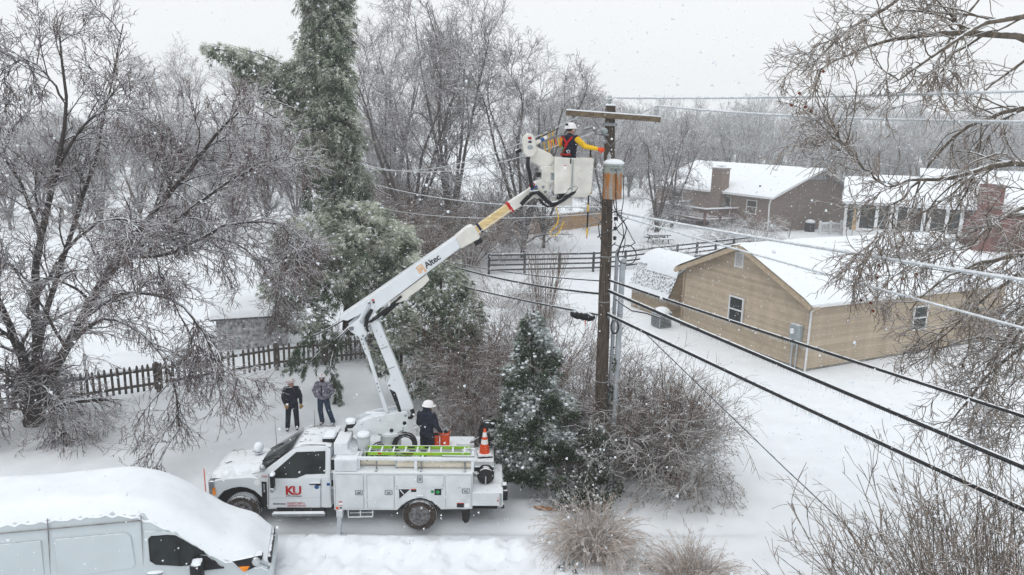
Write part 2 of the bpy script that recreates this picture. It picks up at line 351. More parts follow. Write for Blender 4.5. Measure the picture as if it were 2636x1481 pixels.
V = np.stack([GX, GY, H], -1).reshape(-1, 3); nx = len(gx); ny = len(gy)
I = np.arange(nx * ny).reshape(ny, nx)
Q = np.stack([I[:-1, :-1], I[:-1, 1:], I[1:, 1:], I[1:, :-1]], -1).reshape(-1, 4)
tag(link('snow_ground', np_mesh('snow_ground', V, Q, M['snow'])), 'deep white snow covering the yards and the truck ruts', kind='structure')
def gh(x, y):
    i = np.clip(np.searchsorted(gx, x), 1, nx - 1); j = np.clip(np.searchsorted(gy, y), 1, ny - 1); return float(H[j, i])
# ---------------------------------------------------------------- haze
hz = MB().box(-950, 950, -950, 950, -1.2, 23.5).build('haze', bpy.data.materials.new('haze'))
tag(hz, 'thin white snow haze hanging in the air', kind='stuff')
hm = hz.data.materials[0]; hm.use_nodes = True; hn = hm.node_tree; hn.nodes.clear()
_o = hn.nodes.new('ShaderNodeOutputMaterial'); _v = hn.nodes.new('ShaderNodeVolumePrincipled')
_v.inputs['Color'].default_value = (0.98, 0.985, 0.99, 1); _v.inputs['Density'].default_value = 0.0015; _v.inputs['Anisotropy'].default_value = 0.2
hn.links.new(_v.outputs[0], _o.inputs['Volume'])
# ---------------------------------------------------------------- tan garage
GA = math.atan2(0.4375, 0.8992)
gar = thing('garage', 'tan vinyl-sided garage with a thick snow-covered gable roof', 'garage', (12.2, 28.56, 0), GA)
GL, GW, GE, GRZ = 13.2, 7.93, 3.02, 4.72          # length, gable width, wall height, ridge
MB().box(0.06, GL, 0.06, GW, -0.3, 0.14).build('foundation', M['conc'], gar)
MB().prism([(0.06, 0.1), (GW - .06, 0.1), (GW - .06, GE), (GW / 2, GRZ - .06), (0.06, GE)], 0.06, GL, 'x').build('wall_core', M['siding'], gar)
def siding_course(y0, y1, z, h):  # one lapped board on the x = 0 face
    return MB().add([(0.05, y0, z + h), (0.05, y1, z + h), (0.006, y1, z), (0.006, y0, z), (0.058, y1, z), (0.058, y0, z)], [(0, 1, 2, 3), (3, 2, 4, 5)])
ch = 0.132; z = 0.13; sl = (GRZ - GE) / (GW / 2)
while z < GRZ - .1:
    zt = min(z + ch, GRZ - .02)
    ins = max(0.0, (z + ch * .5 - GE) / sl)
    y0, y1 = .0 + ins, GW - ins
    if y1 - y0 > .15: siding_course(y0, y1, z, ch).build('siding_board', M['siding'], gar)
    z += ch
_sb = MB().add([(0, 0.05, ch), (GL, 0.05, ch), (GL, 0.006, 0), (0, 0.006, 0), (GL, .058, 0), (0, .058, 0)], [(0, 1, 2, 3), (3, 2, 4, 5)]).mesh('siding_board', M['siding'])
z = 0.13
while z < GE - .1: link('siding_board', _sb, gar, (0, 0, z)); z += ch
# roof: slabs with overhang, snow on top
def gable_roof(parent, L0, L1, W, E, RZ, over, th, mat_, name='roof'):
    s = (RZ - E) / (W / 2); o = over
    p = [(-o, E - o * s), (W / 2, RZ), (W + o, E - o * s), (W + o, E - o * s + th), (W / 2, RZ + th), (-o, E - o * s + th)]
    return MB().prism(p, L0, L1, 'x').build(name, mat_, parent)
rf = gable_roof(gar, -0.38, GL + .3, GW, GE + .02, GRZ, 0.34, 0.10, M['fascia'])
def snow_roof(parent, L0, L1, W, E, RZ, over, base, th, nx_=40, ny_=26, seed=1, mat_=None):
    s = (RZ - E) / (W / 2); vs = []; fs = []
    for i in range(nx_ + 1):
        x = L0 + (L1 - L0) * i / nx_
        for j in range(ny_ + 1):
            t = j / ny_; y = -over + (W + 2 * over) * t
            zz = RZ - abs(y - W / 2) * s + base
            e = min(t, 1 - t) * (W + 2 * over); ex = min(x - L0, L1 - x)
            k = min(1, (e / .30)) ; kx = min(1, ex / .22)
            ridge = -0.10 * math.exp(-((y - W / 2) / .25) ** 2)
            vs.append((x, y, zz + th * (1 - (1 - k) ** 2.2) ** .8 * (0.35 + .65 * (1 - (1 - kx) ** 2)) + ridge + (float(fbm(np.array(x), np.array(y), .9, 3)) - .5) * .10 * k * kx))
    m1 = ny_ + 1
    for i in range(nx_):
        for j in range(ny_): fs.append((i * m1 + j, (i + 1) * m1 + j, (i + 1) * m1 + j + 1, i * m1 + j + 1))
    b = MB().add(vs, fs)
    return b.build('snow_blanket', mat_ or M['snow_cap'], parent, smooth=True, sharp=80)
snow_roof(rf, -0.42, GL + .34, GW, GE + .02, GRZ, 0.38, 0.105, 0.17)
# rake fascia boards and soffit returns on the gable
for a, b_ in (((-.36, GE - .13), (GW / 2, GRZ + .02)), ((GW + .36, GE - .13), (GW / 2, GRZ + .02))):
    MB().bar((-0.385, a[0], a[1] - .05), (-0.385, b_[0], b_[1] - .05), 0.03, 0.20).build('fascia_board', M['fascia'], rf)
    MB().bar((-0.36, a[0], GE - .18), (0.0, a[0], GE - .18), 0.22, 0.12).build('eave_return', M['fascia'], rf)
MB().bar((-0.36, -0.40, GE - .10), (GL + .3, -0.40, GE - .10), 0.10, 0.11).build('gutter', M['trim'], gar)
MB().tube([(0.12, -.36, GE - .16), (0.10, -.12, GE - .32), (0.05, -.02, GE - .42), (0.05, -.02, 0.0)], 0.045, 6).build('downspout', M['trim'], gar)
MB().tube([(-.02, GW + .02, GE - .2), (-.02, GW + .02, 0.0)], 0.04, 6).build('downspout', M['fascia'], gar)
def window_x(parent, y0, y1, z0, z1, x=0.0):   # window on a face looking towards -x
    w_ = MB(); t = .07
    w_.box(x - .02, x + .05, y0 - t, y1 + t, z0 - t, z0); w_.box(x - .02, x + .05, y0 - t, y1 + t, z1, z1 + t)
    w_.box(x - .02, x + .05, y0 - t, y0, z0, z1); w_.box(x - .02, x + .05, y1, y1 + t, z0, z1)
    o = w_.build('window', M['trim'], parent)
    MB().box(x - .01, x + .045, y0, y1, (z0 + z1) / 2 - .03, (z0 + z1) / 2 + .03).build('sash_rail', M['trim'], o)
    for a, b_ in ((z0, (z0 + z1) / 2 - .03), ((z0 + z1) / 2 + .03, z1)):
        MB().box(x + .02, x + .03, y0, y1, a, b_).build('pane', M['glass'], o)
    return o
window_x(gar, 3.75, 4.55, 1.17, 2.26, -.045)
def window_y(parent, x0, x1, z0, z1, y=0.0, split=True):
    w_ = MB(); t = .07
    w_.box(x0 - t, x1 + t, y - .02, y + .05, z0 - t, z0); w_.box(x0 - t, x1 + t, y - .02, y + .05, z1, z1 + t)
    w_.box(x0 - t, x0, y - .02, y + .05, z0, z1); w_.box(x1, x1 + t, y - .02, y + .05, z0, z1)
    o = w_.build('window', M['trim'], parent)
    if split:
        MB().box(x0, x1, y - .01, y + .045, (z0 + z1) / 2 - .03, (z0 + z1) / 2 + .03).build('sash_rail', M['trim'], o)
        for a, b_ in ((z0, (z0 + z1) / 2 - .03), ((z0 + z1) / 2 + .03, z1)): MB().box(x0, x1, y + .02, y + .03, a, b_).build('pane', M['glass'], o)
    else: MB().box(x0, x1, y + .02, y + .03, z0, z1).build('pane', M['glass'], o)
    return o
window_y(gar, 6.55, 7.4, 1.2, 2.2, -.045)
v_ = MB(); v_.box(-.02, .05, 3.98, 4.52, 3.68, 3.73); v_.box(-.02, .05, 3.98, 4.52, 4.33, 4.38); v_.box(-.02, .05, 3.98, 4.03, 3.73, 4.33); v_.box(-.02, .05, 4.47, 4.52, 3.73, 4.33)
vent = v_.build('gable_vent', M['trim'], gar)
for k in range(11): MB().bar((0.0, 4.03, 3.76 + k * .054), (0.0, 4.47, 3.76 + k * .054), .05, .012, up=(1, 0, 1)).build('slat', M['trim'], vent)
br_ = MB()
br_.tube([(1.0, .55, 3.44), (.75, .75, 3.52), (.55, 1.15, 3.68), (.45, 1.5, 3.86)], [.012, .012, .009, .004], 5)
br_.tube([(.75, .75, 3.52), (.62, .62, 3.48)], [.008, .003], 5)
def gloc(x, y, z=0): 
    c_, s_ = math.cos(GA), math.sin(GA); return (12.2 + x * c_ - y * s_, 28.56 + x * s_ + y * c_, z)
o = br_.build('fallen_twig', M['bark_tan'], None, loc=gloc(0, 0, .0), rot=(0, 0, GA)); tag(o, 'dark bare twig lying on the snowy garage roof', 'twig')
# meter
mt = thing('electric_meter', 'grey electric meter box on the garage corner with conduits to the ground', 'electric meter', gloc(0, 0.5), GA)
MB().box(-.22, .03, -.26, .26, 1.12, 1.95).build('meter_box', M['meter'], mt, bevel=.03)
MB().lathe([(.11, 0), (.11, .06), (.07, .11)], 16, (-.22, .05, 1.63), 'x').build('meter_base', M['meter'], mt, smooth=True)
MB().lathe([(.085, 0), (.085, -.09), (.05, -.11)], 16, (-.22, .05, 1.63), 'x').build('glass_dial', M['decal_white'], mt, smooth=True)
MB().ball((-.28, .05, 1.74), (.07, .09, .035), 10, 6).build('snow', M['snow_cap'], mt, smooth=True)
MB().tube([(-.10, .12, 1.13), (-.10, .12, -.05)], .045, 10).build('conduit', M['galv'], mt, smooth=True)
MB().tube([(-.10, -.12, 1.13), (-.10, -.12, -.05)], .03, 10).build('conduit', M['galv'], mt, smooth=True)
# heat pump beside the garage
ac = thing('heat_pump', 'dark grey heat pump with a snow cap beside the tan shed', 'heat pump', (gz(1662, 822)[0], gz(1662, 822)[1], 0), GA)
MB().box(-.38, .38, -.36, .36, .05, .82).build('cabinet', M['meter'], ac, bevel=.03)
g_ = MB()
for k in range(9): g_.box(-.40, -.385, -.32, .32, .12 + k * .07, .15 + k * .07); g_.box(-.34, .34, -.385, -.37, .12 + k * .07, .15 + k * .07)
g_.build('grille', M['black'], ac)
MB().ball((0, 0, .80), (.42, .40, .24), 16, 10).build('snow', M['snow_cap'], ac, smooth=True)
# ---------------------------------------------------------------- gambrel shed
SA = math.atan2(0.47, 0.883)
sh = thing('garden_shed', 'small tan shed with a snowy gambrel roof behind the garage', 'shed', (8.23, 36.89, 0), SA)
SW, SL = 2.9, 3.1
prof = [(0, -.1), (SW, -.1), (SW, 1.2), (SW - .55, 2.36), (SW / 2, 2.95), (.55, 2.36), (0, 1.2)]
MB().prism(prof, 0.02, SL, 'y').build('wall_core', M['siding_dark'], sh)
z = 0.0
while z < 2.85:
    xi = 0 if z < 1.2 else (.55 * (z - 1.2) / 1.16 if z < 2.36 else .55 + (SW / 2 - .55) * (z - 2.36) / .59)
    MB().add([(xi, 0.018, z + .12), (SW - xi, 0.018, z + .12), (SW - xi, -.004, z), (xi, -.004, z)], [(0, 1, 2, 3)]).build('siding_board', M['siding_dark'], sh)
    if z < 1.1: MB().add([(-.004, 0, z + .12), (-.004, SL, z + .12), (-.026, SL, z), (-.026, 0, z)], [(0, 1, 2, 3)]).build('siding_board', M['siding_dark'], sh)
    z += .12
rl = [(-.14, 1.08), (.50, 2.40), (SW / 2, 3.02), (SW - .5, 2.40), (SW + .14, 1.08), (SW + .10, 1.05), (SW - .52, 2.33), (SW / 2, 2.95), (.52, 2.33), (-.10, 1.05)]
srf = MB().prism(rl, -.12, SL + .12, 'y').build('roof', M['shingle'], sh)
sv = []; sf = []; nu, nv = 18, 20
pr = [(-.20, 1.02), (-.05, 1.32), (.16, 1.74), (.36, 2.16), (.46, 2.40), (.75, 2.72), (1.1, 2.94), (SW / 2, 3.06), (SW - 1.1, 2.94), (SW - .75, 2.72), (SW - .46, 2.40), (SW - .16, 1.74), (SW + .2, 1.02)]
thk = [.02, .035, .03, .035, .12, .2, .24, .24, .24, .2, .12, .05, .02]
for i in range(nv + 1):
    y = -.15 + (SL + .3) * i / nv; e = min(1, min(i, nv - i) / 2.5)
    for (x, zz), t in zip(pr, thk):
        ny_ = (x - SW / 2) / 1.6; sv.append((x + ny_ * t * .7, y, zz + .03 + t * (.4 + .6 * e) + .010 * math.sin(9 * y + 5 * zz)))
k1 = len(pr)
for i in range(nv):
    for j in range(k1 - 1):
        if j in (1, 2) or (j == 3 and i > nv - 6): continue          # shingles showing through at the rear of the steep slope
        sf.append((i * k1 + j, i * k1 + j + 1, (i + 1) * k1 + j + 1, (i + 1) * k1 + j))
MB().add(sv, sf).build('snow_blanket', M['snow_cap'], srf, smooth=True, sharp=60)
for r_ in range(10):
    t = r_ / 10; x = -.14 + .64 * t; zz = 1.08 + 1.32 * t
    for q in range(10):
        y = -.1 + q * .33 + (.16 if r_ % 2 else 0)
        MB().add([(x - .02, y, zz + .018), (x - .02, y + .3, zz + .018), (x + .05, y + .3, zz + .152), (x + .05, y, zz + .152), (x - .004, y, zz + .006), (x - .004, y + .3, zz + .006)], [(0, 1, 2, 3), (4, 5, 1, 0)]).build('shingle', M['shingle'], srf)
# ---------------------------------------------------------------- brown brick house
BAng = R(27)
bh = thing('brick_house', 'brown brick ranch house with a snowy gable roof and brick chimney', 'house', (25.9, 73.2, 0), BAng)
BW, BL, BE, BS = 14.0, 19.0, 3.55, 0.40; BR = BE + BW / 2 * BS   # gable runs along x, length along y
MB().prism([(0.5, -.3), (BW - .5, -.3), (BW - .5, BE - .1), (BW / 2, BR - .25), (.5, BE - .1)], 0.3, BL, 'y').build('wall', M['brick'], bh)
brf = MB().prism([(-.1, BE - .12), (BW / 2, BR), (BW + .1, BE - .12), (BW + .1, BE + .06), (BW / 2, BR + .18), (-.1, BE + .06)], -.5, BL + .5, 'y').build('roof', M['trim'], bh)
def snow_gable_y(parent, W, E, s, over, L0, L1, base, th):
    vs = []; fs = []; nu = 24; nv = 24
    for i in range(nv + 1):
        y = L0 + (L1 - L0) * i / nv
        for j in range(nu + 1):
            x = -over + (W + 2 * over) * j / nu; e = min(1, min(j, nu - j) / 1.6); ex = min(1, min(i, nv - i) / 1.2)
            vs.append((x, y, E + (W / 2 - abs(x - W / 2)) * s + base + th * (.25 + .75 * e) * (.5 + .5 * ex) - .12 * math.exp(-((x - W / 2) / .5) ** 2)))
    m1 = nu + 1
    for i in range(nv):
        for j in range(nu): fs.append((i * m1 + j, i * m1 + j + 1, (i + 1) * m1 + j + 1, (i + 1) * m1 + j))
    return MB().add(vs, fs).build('snow_blanket', M['snow_cap'], parent, smooth=True, sharp=80)
snow_gable_y(brf, BW, BE, BS, .12, -.52, BL + .5, .10, .16)
MB().prism([(BW / 2 - 1.9, BR - 1.02), (BW / 2 + 1.9, BR - 1.02), (BW / 2, BR - .22)], .22, .29, 'y').build('gable_louvre', M['meter'], bh)
chm = MB().box(-.45, .75, 6.7, 8.2, -.3, 6.05).build('chimney', M['brick'], bh)
MB().box(-.53, .83, 6.62, 8.28, 6.05, 6.18).build('chimney_cap', M['conc'], chm)
MB().ball((.15, 7.45, 6.2), (.6, .75, .12), 14, 8).build('snow', M['snow_cap'], chm, smooth=True)
MB().box(-.15, .45, 7.0, 7.9, 6.38, 6.43).box(.1, .2, 7.4, 7.5, 6.2, 6.4).build('flue_cover', M['meter'], chm)
MB().tube([(1.6, 3.0, BE + .5), (1.6, 3.0, BE + 1.05)], .09, 8).build('vent_pipe', M['black'], brf)
MB().tube([(-.05, -.2, BE - .2), (.35, .3, BE - .7), (.35, .2, .1)], .07, 6).build('downspout', M['trim'], bh)
MB().tube([(BW - .45, .2, BE - .2), (BW - .45, .2, .1)], .09, 6).build('downspout', M['trim'], bh)
for y0, y1, z0, z1 in ((2.2, 3.5, 1.7, 3.0), (6.0, 8.4, .9, 3.1), (14.0, 15.4, 1.7, 3.0)):
    window_x(bh, y0, y1, z0, z1, .48)
# deck with a railing
dk = thing('deck', 'reddish wooden deck with a snowy railing behind the brick house', 'deck', (25.9, 73.2, 0), BAng)
MB().box(-4.2, .45, 4.6, 12.6, .75, .95).build('deck_floor', M['deck'], dk)
for (x, y) in ((-4.1, 4.7), (-4.1, 8.6), (-4.1, 12.5), (-2, 4.7)): MB().box(x - .09, x + .09, y - .09, y + .09, -.2, 2.0).build('post', M['deck'], dk)
for a, b_ in (((-4.1, 4.7), (-4.1, 12.5)), ((-4.1, 4.7), (.4, 4.7)), ((-4.1, 12.5), (.4, 12.5))):
    MB().bar((*a, 2.0), (*b_, 2.0), .16, .08).build('rail', M['deck'], dk); MB().bar((*a, 1.12), (*b_, 1.12), .06, .08).build('rail', M['deck'], dk)
    MB().bar((*a, 2.09), (*b_, 2.09), .2, .13).build('snow', M['snow_cap'], dk)
    n_ = int(math.dist(a, b_) / .16)
    bal = MB().box(-.025, .025, -.025, .025, 1.12, 2.0).mesh('baluster', M['deck'])
    for k in range(n_):
        t = (k + .5) / n_; link('baluster', bal, dk, (a[0] + (b_[0] - a[0]) * t, a[1] + (b_[1] - a[1]) * t, 0))
# ---------------------------------------------------------------- red brick house with a sunroom
RA = R(-24)
rh = thing('sunroom_house', 'red brick house with a white glazed sunroom and brick chimney', 'house', (33.95, 67.3, 0), RA); rh.scale = (.92, 1, 1)
MB().box(-2.9, 7.6, .02, 6.0, -.3, 1.35).build('knee_wall', M['trim'], rh)
sunw = MB().box(-2.8, 7.5, .14, 5.9, 1.35, 3.7).build('glazing', M['glass'], rh)
for x in (-2.85, -1.65, .02, 1.35, 1.75, 2.85, 4.2, 4.7, 6.2, 7.45): MB().box(x - .15, x + .15, .03, .2, 1.3, 3.75).build('window_mullion', M['trim'], rh)
MB().box(-2.9, 7.6, .0, .2, 3.55, 3.85).build('lintel', M['trim'], rh)
MB().prism([(-.35, 3.75), (6.2, 5.9), (6.2, 5.7), (-.35, 3.6)], -3.3, 8.0, 'x').build('sunroom_roof', M['trim'], rh)
vs = []; fs = []
for i in range(13):
    x = -3.36 + 11.4 * i / 12
    for j in range(13):
        t = j / 12; e = min(1, min(i, 12 - i) / 1.2); f_ = min(1, j / 1.4)
        lo = max(0, (-.6 - x)) ; zz = 3.78 + t * 2.15 - lo * .55 * t
        vs.append((x, -.4 + 6.6 * t, zz + .22 * (.3 + .7 * e) * (.25 + .75 * f_)))
for i in range(12):
    for j in range(12): fs.append((i * 13 + j, (i + 1) * 13 + j, (i + 1) * 13 + j + 1, i * 13 + j + 1))
MB().add(vs, fs).build('snow_blanket', M['snow_cap'], rh, smooth=True, sharp=80)
MB().box(7.6, 24, 1.2, 12, -.3, 3.6).build('wall', M['brick_red'], rh)
rr = MB().prism([(.6, 3.5), (6.6, 6.6), (12.6, 3.5), (12.6, 3.7), (6.6, 6.8), (.6, 3.7)], 4.0, 24.5, 'x').build('roof', M['trim'], rh)
vs = []; fs = []
for i in range(11):
    x = 3.9 + 20.7 * i / 10
    for j in range(17):
        y = .5 + 12.2 * j / 16; e = min(1, min(j, 16 - j) / 1.2)
        vs.append((x, y, 6.75 - abs(y - 6.6) * .517 + .2 * e))
for i in range(10):
    for j in range(16): fs.append((i * 17 + j, (i + 1) * 17 + j, (i + 1) * 17 + j + 1, i * 17 + j + 1))
MB().add(vs, fs).build('snow_blanket', M['snow_cap'], rr, smooth=True, sharp=80)
MB().box(8.7, 10.7, .3, 1.5, -.3, 5.9).build('chimney', M['brick_red'], rh)
MB().prism([(7.6, 1.2), (12.2, 1.2), (12.2, 2.4), (10.7, 3.6), (8.7, 3.6), (7.6, 2.4)], .1, .9, 'y').build('chimney_shoulder', M['brick_red'], rh)
# closed patio umbrella, covered grill, white railing on the terrace in front of the sunroom
um = thing('patio_umbrella', 'closed green and tan patio umbrella beside the white sunroom', 'umbrella', (31.9, 67.4, 0))
MB().lathe([(.03, .2), (.03, 3.9)], 8).build('pole', M['steel'], um)
for k in range(8):
    a = k * math.pi / 4; c_ = MB()
    p = [Vector((.03, 0, 3.85)), Vector((.14, 0, 3.0)), Vector((.27, 0, 2.0)), Vector((.33, 0, 1.25))]
    Mx = Matrix.Rotation(a, 3, 'Z'); My = Matrix.Rotation(a + math.pi / 4, 3, 'Z')
    A = [Mx @ q for q in p]; B_ = [My @ (q * 1.0) for q in p]; vs = A + B_
    c_.add(vs, [(i, i + 1, i + 5, i + 4) for i in range(3)]).build('canopy_panel', M['canvas_tan'] if k in (5, 6) else M['canvas_green'], um)
gr_ = thing('covered_grill', 'black covered grill capped with snow beside the brick house wall', 'grill', (*gz(2035, 583)[:2], 0))
MB().lathe([(.5, 0), (.52, .35), (.48, .85), (.32, 1.1)], 12).build('cover', M['black'], gr_, smooth=True)
MB().ball((0, 0, 1.05), (.5, .5, .24), 14, 8).build('snow', M['snow_cap'], gr_, smooth=True)
tb = thing('patio_table', 'low snow-covered patio table beside the covered grill', 'table', (*gz(2085, 583)[:2], 0))
MB().box(-1.1, 1.1, -.5, .5, .75, .82).build('tabletop', M['steel'], tb)
MB().ball((0, 0, .86), (1.1, .5, .14), 14, 6).build('snow', M['snow_cap'], tb, smooth=True)
for sx in (-.9, .9):
    for sy in (-.35, .35): MB().box(sx - .04, sx + .04, sy - .04, sy + .04, -.05, .76).build('leg', M['steel'], tb)
wf0 = np.array(gz(2060, 590)[:2]); wf1 = np.array(gz(2215, 585)[:2])
wf = thing('white_railing', 'low white balustrade with ball caps beyond the garage ridge', 'railing', (0, 0, 0))
n_ = 6
for k in range(n_ + 1):
    p = wf0 + (wf1 - wf0) * k / n_; MB().box(p[0] - .11, p[0] + .11, p[1] - .11, p[1] + .11, -.1, 1.15).ball((p[0], p[1], 1.25), .16, 10, 8).build('post', M['trim'], wf, smooth=True)
for zz in (.35, 1.0): MB().bar((*wf0, zz), (*wf1, zz), .1, .1).build('rail', M['trim'], wf)
for k in range(46):
    p = wf0 + (wf1 - wf0) * (k + .5) / 46; MB().box(p[0] - .035, p[0] + .035, p[1] - .035, p[1] + .035, .35, 1.0).build('baluster', M['trim'], wf)
MB().bar((*wf0, 1.08), (*wf1, 1.08), .16, .08).build('snow', M['snow_cap'], wf)
# ---------------------------------------------------------------- fences
def picket_fence():
    pts = [np.array(p) for p in ((-21.5, 19.2), (-17.1, 22.3), (-15.3, 22.97), (-12.74, 24.67), (-9.3, 27.3), (-5.85, 28.9), (-1.5, 30.4))]
    f = thing('picket_fence', 'weathered dark wooden picket fence behind the big bare tree', 'fence')
    pk = MB().prism([(-.042, .12), (.042, .12), (.042, 1.02), (.03, 1.09), (0, 1.12), (-.03, 1.09), (-.042, 1.02)], -.012, .012, 'y').mesh('picket', M['fence_dark'])
    ball = MB().ball((0, 0, 1.125), (.055, .035, .035), 8, 5).mesh('snow', M['snow_cap'], True)
    rg = random.Random(3)
    for a, b in zip(pts[:-1], pts[1:]):
        L = np.linalg.norm(b - a); ang = math.atan2(*(b - a)[::-1]); n = int(L / .19)
        ext = (b - a) / L * .04
        for zz in (.34, .88): MB().bar((*(a - ext), zz), (*(b + ext), zz), .05, .10).build('rail', M['fence_dark'], f)
        MB().bar((*a, .95), (*b, .95), .055, .05).build('snow', M['snow_cap'], f)
        npost = max(1, round(L / 2.3))
        for k in range(npost):
            p = a + (b - a) * k / npost; MB().box(p[0] - .06, p[0] + .06, p[1] - .06, p[1] + .06, -.15, 1.16).build('post', M['fence_dark'], f)
            if k < npost - 0:
                q = a + (b - a) * (k + 1) / npost; off = np.array([-math.sin(ang), math.cos(ang)]) * .03
                if rg.random() < .5: MB().bar((*(p + off), .36), (*(p + (q - p) * .55 + off), .86), .03, .08).build('brace', M['fence_dark'], f)
        for k in range(n):
            if rg.random() < .03: continue
            p = a + (b - a) * (k + .5) / n; nn = np.array([math.sin(ang), -math.cos(ang)]) * .04
            link('picket', pk, f, (p[0] + nn[0], p[1] + nn[1], rg.uniform(-.03, .03)), (0, rg.uniform(-.03, .03), ang))
picket_fence()
def plank_fence():
    f = thing('privacy_fence', 'tan wooden privacy fence across the snowy far yard', 'fence')
    a = np.array([-1.5, 64.3]); b = np.array([9.6, 76.8]); L = np.linalg.norm(b - a); ang = math.atan2(*(b - a)[::-1]); n = int(L / .19)
    pk = MB().box(-.088, .088, -.015, .015, -.1, 1.62).mesh('plank', M['fence_tan'])
    rg = random.Random(5)
    for k in range(n):
        p = a + (b - a) * (k + .5) / n; link('plank', pk, f, (p[0], p[1], rg.uniform(-.03, .03) + .15 * smooth(.6, 0, k / n)), (0, 0, ang))
    for zz in (.4, 1.3): MB().bar((*a, zz), (*b, zz), .05, .09).build('rail', M['fence_tan'], f)
    MB().bar((*a, 1.68), (*b, 1.66), .07, .09).build('snow', M['snow_cap'], f)
plank_fence()
def rail_fence():
    f = thing('rail_fence', 'black four-rail board fence crossing the snowy field behind the shed', 'fence')
    pts = [np.array(p) for p in ((-1.6, 48.1), (5.7, 49.9), (8.1, 51.0), (12.6, 54.5), (20., 60.))]
    for a, b in zip(pts[:-1], pts[1:]):
        L = np.linalg.norm(b - a); n = max(1, round(L / 2.4))
        for k in range(n):
            p = a + (b - a) * k / n; q = a + (b - a) * (k + 1) / n
            MB().box(p[0] - .08, p[0] + .08, p[1] - .08, p[1] + .08, -.2, 1.42).build('post', M['fence_black'], f)
            for zz in (.28, .62, .96, 1.3):
                MB().bar((*p, zz), (*q, zz), .045, .115).build('rail', M['fence_black'], f)
            MB().bar((*p, 1.385), (*q, 1.385), .06, .035).build('snow', M['snow_cap'], f)
rail_fence()
# small grey shed beyond the picket fence
gs = thing('grey_shed', 'small weathered grey shed with a snowy roof beyond the picket fence', 'shed', (-12.6, 29.6, 0), R(20))
for k in range(16): MB().box(k * .18, k * .18 + .17, -.02, .02, -.1, 1.45).build('plank', M['shed_grey'], gs)
MB().box(0, 2.88, .03, 2.2, -.1, 1.45).build('wall', M['shed_grey'], gs)
grf = MB().prism([(-.25, 1.4), (1.1, 2.05), (2.45, 1.4), (2.45, 1.48), (1.1, 2.13), (-.25, 1.48)], -.2, 3.1, 'x').build('roof', M['shingle'], gs)
snow_roof(grf, -.22, 3.12, 2.2, 1.52, 2.05, .25, .08, .12, 12, 16)
pt = thing('picnic_table', 'snow-covered wooden picnic table in the far yard beside the weeping tree', 'picnic table', (*gz(1655, 612)[:2], 0), R(15))
MB().box(-1, 1, -.45, .45, .72, .78).build('tabletop', M['fence_dark'], pt); MB().box(-1, 1, -.45, .45, .79, .92).build('snow', M['snow_cap'], pt, bevel=.05)
for s_ in (-1, 1):
    MB().box(-1, 1, s_ * .8 - .14, s_ * .8 + .14, .42, .47).build('bench', M['fence_dark'], pt); MB().box(-1, 1, s_ * .8 - .14, s_ * .8 + .14, .475, .56).build('snow', M['snow_cap'], pt)
    MB().bar((s_ * .75, -.8, .44), (s_ * .75, .8, .44), .05, .1).bar((s_ * .75, -.65, -.05), (s_ * .75, -.2, .74), .05, .1).bar((s_ * .75, .65, -.05), (s_ * .75, .2, .74), .05, .1).build('leg', M['fence_dark'], pt)
# ---------------------------------------------------------------- utility pole
PB = np.array([2.53, 18.43]); PT = np.array([2.35, 18.43])
def polexy(z): t = z / 10.2; return PB + (PT - PB) * t
up = thing('utility_pole', 'tall weathered wooden utility pole with one crossarm', 'utility pole', (0, 0, 0))
sh_ = MB(); path = []; rad = []
for k in range(25):
    z = -.3 + 10.5 * k / 24; p = polexy(z); path.append((p[0] + .006 * math.sin(k * 1.3), p[1], z)); rad.append(.185 - .06 * k / 24)
sh_.tube(path, rad, 18).build('shaft', M['pole'], up, smooth=True)
MB().ball((PT[0], PT[1], 10.2), (.13, .13, .07), 12, 6).build('snow', M['snow_cap'], up, smooth=True)
ca0 = np.array(at(1424, 284, 18.05)); ca1 = np.array(at(1660, 301, 18.45))
MB().bar(ca0, ca1, .10, .125).build('crossarm', M['arm_wood'], up, bevel=.008)
cm = (ca0 + ca1) / 2
MB().bar(ca0 + (0, 0, .075), ca1 + (0, 0, .075), .10, .03).build('crossarm_snow', M['snow_cap'], up, bevel=.01)
for t in (.27, .74):
    p = ca0 + (ca1 - ca0) * t; q = polexy(9.15); MB().bar(p + (0, -.06, -.05), (q[0], q[1] - .15, 9.2), .04, .01).build('crossarm_brace', M['steel'], up)
MB().box(PT[0] - .16, PT[0] + .16, 18.22, 18.60, 9.7, 9.78).build('bolt_plate', M['steel'], up)
def insulator(p, parent, name='insulator'):
    o = MB().lathe([(.02, -.06), (.05, -.03), (.055, .0), (.035, .015), (.075, .03), (.08, .07), (.05, .085), (.06, .11), (.045, .15), (.02, .16)], 14, p).build(name, M['porcelain'], parent, smooth=True)
    MB().tube([(p[0], p[1], p[2] - .28), (p[0], p[1], p[2] - .04)], .014, 6).build('pin', M['steel'], o)
    return o
top_ins = at(1533, 250, 18.35); top_ins = (top_ins[0], top_ins[1], top_ins[2] - .06); insulator(top_ins, up)
MB().bar((top_ins[0], top_ins[1], top_ins[2] - .45), (top_ins[0], top_ins[1], top_ins[2] - .1), .05, .03).build('pin_bracket', M['steel'], up)
ri = ca0 + (ca1 - ca0) * .955; ri = (ri[0], ri[1], ri[2] + .17); insulator(ri, up)
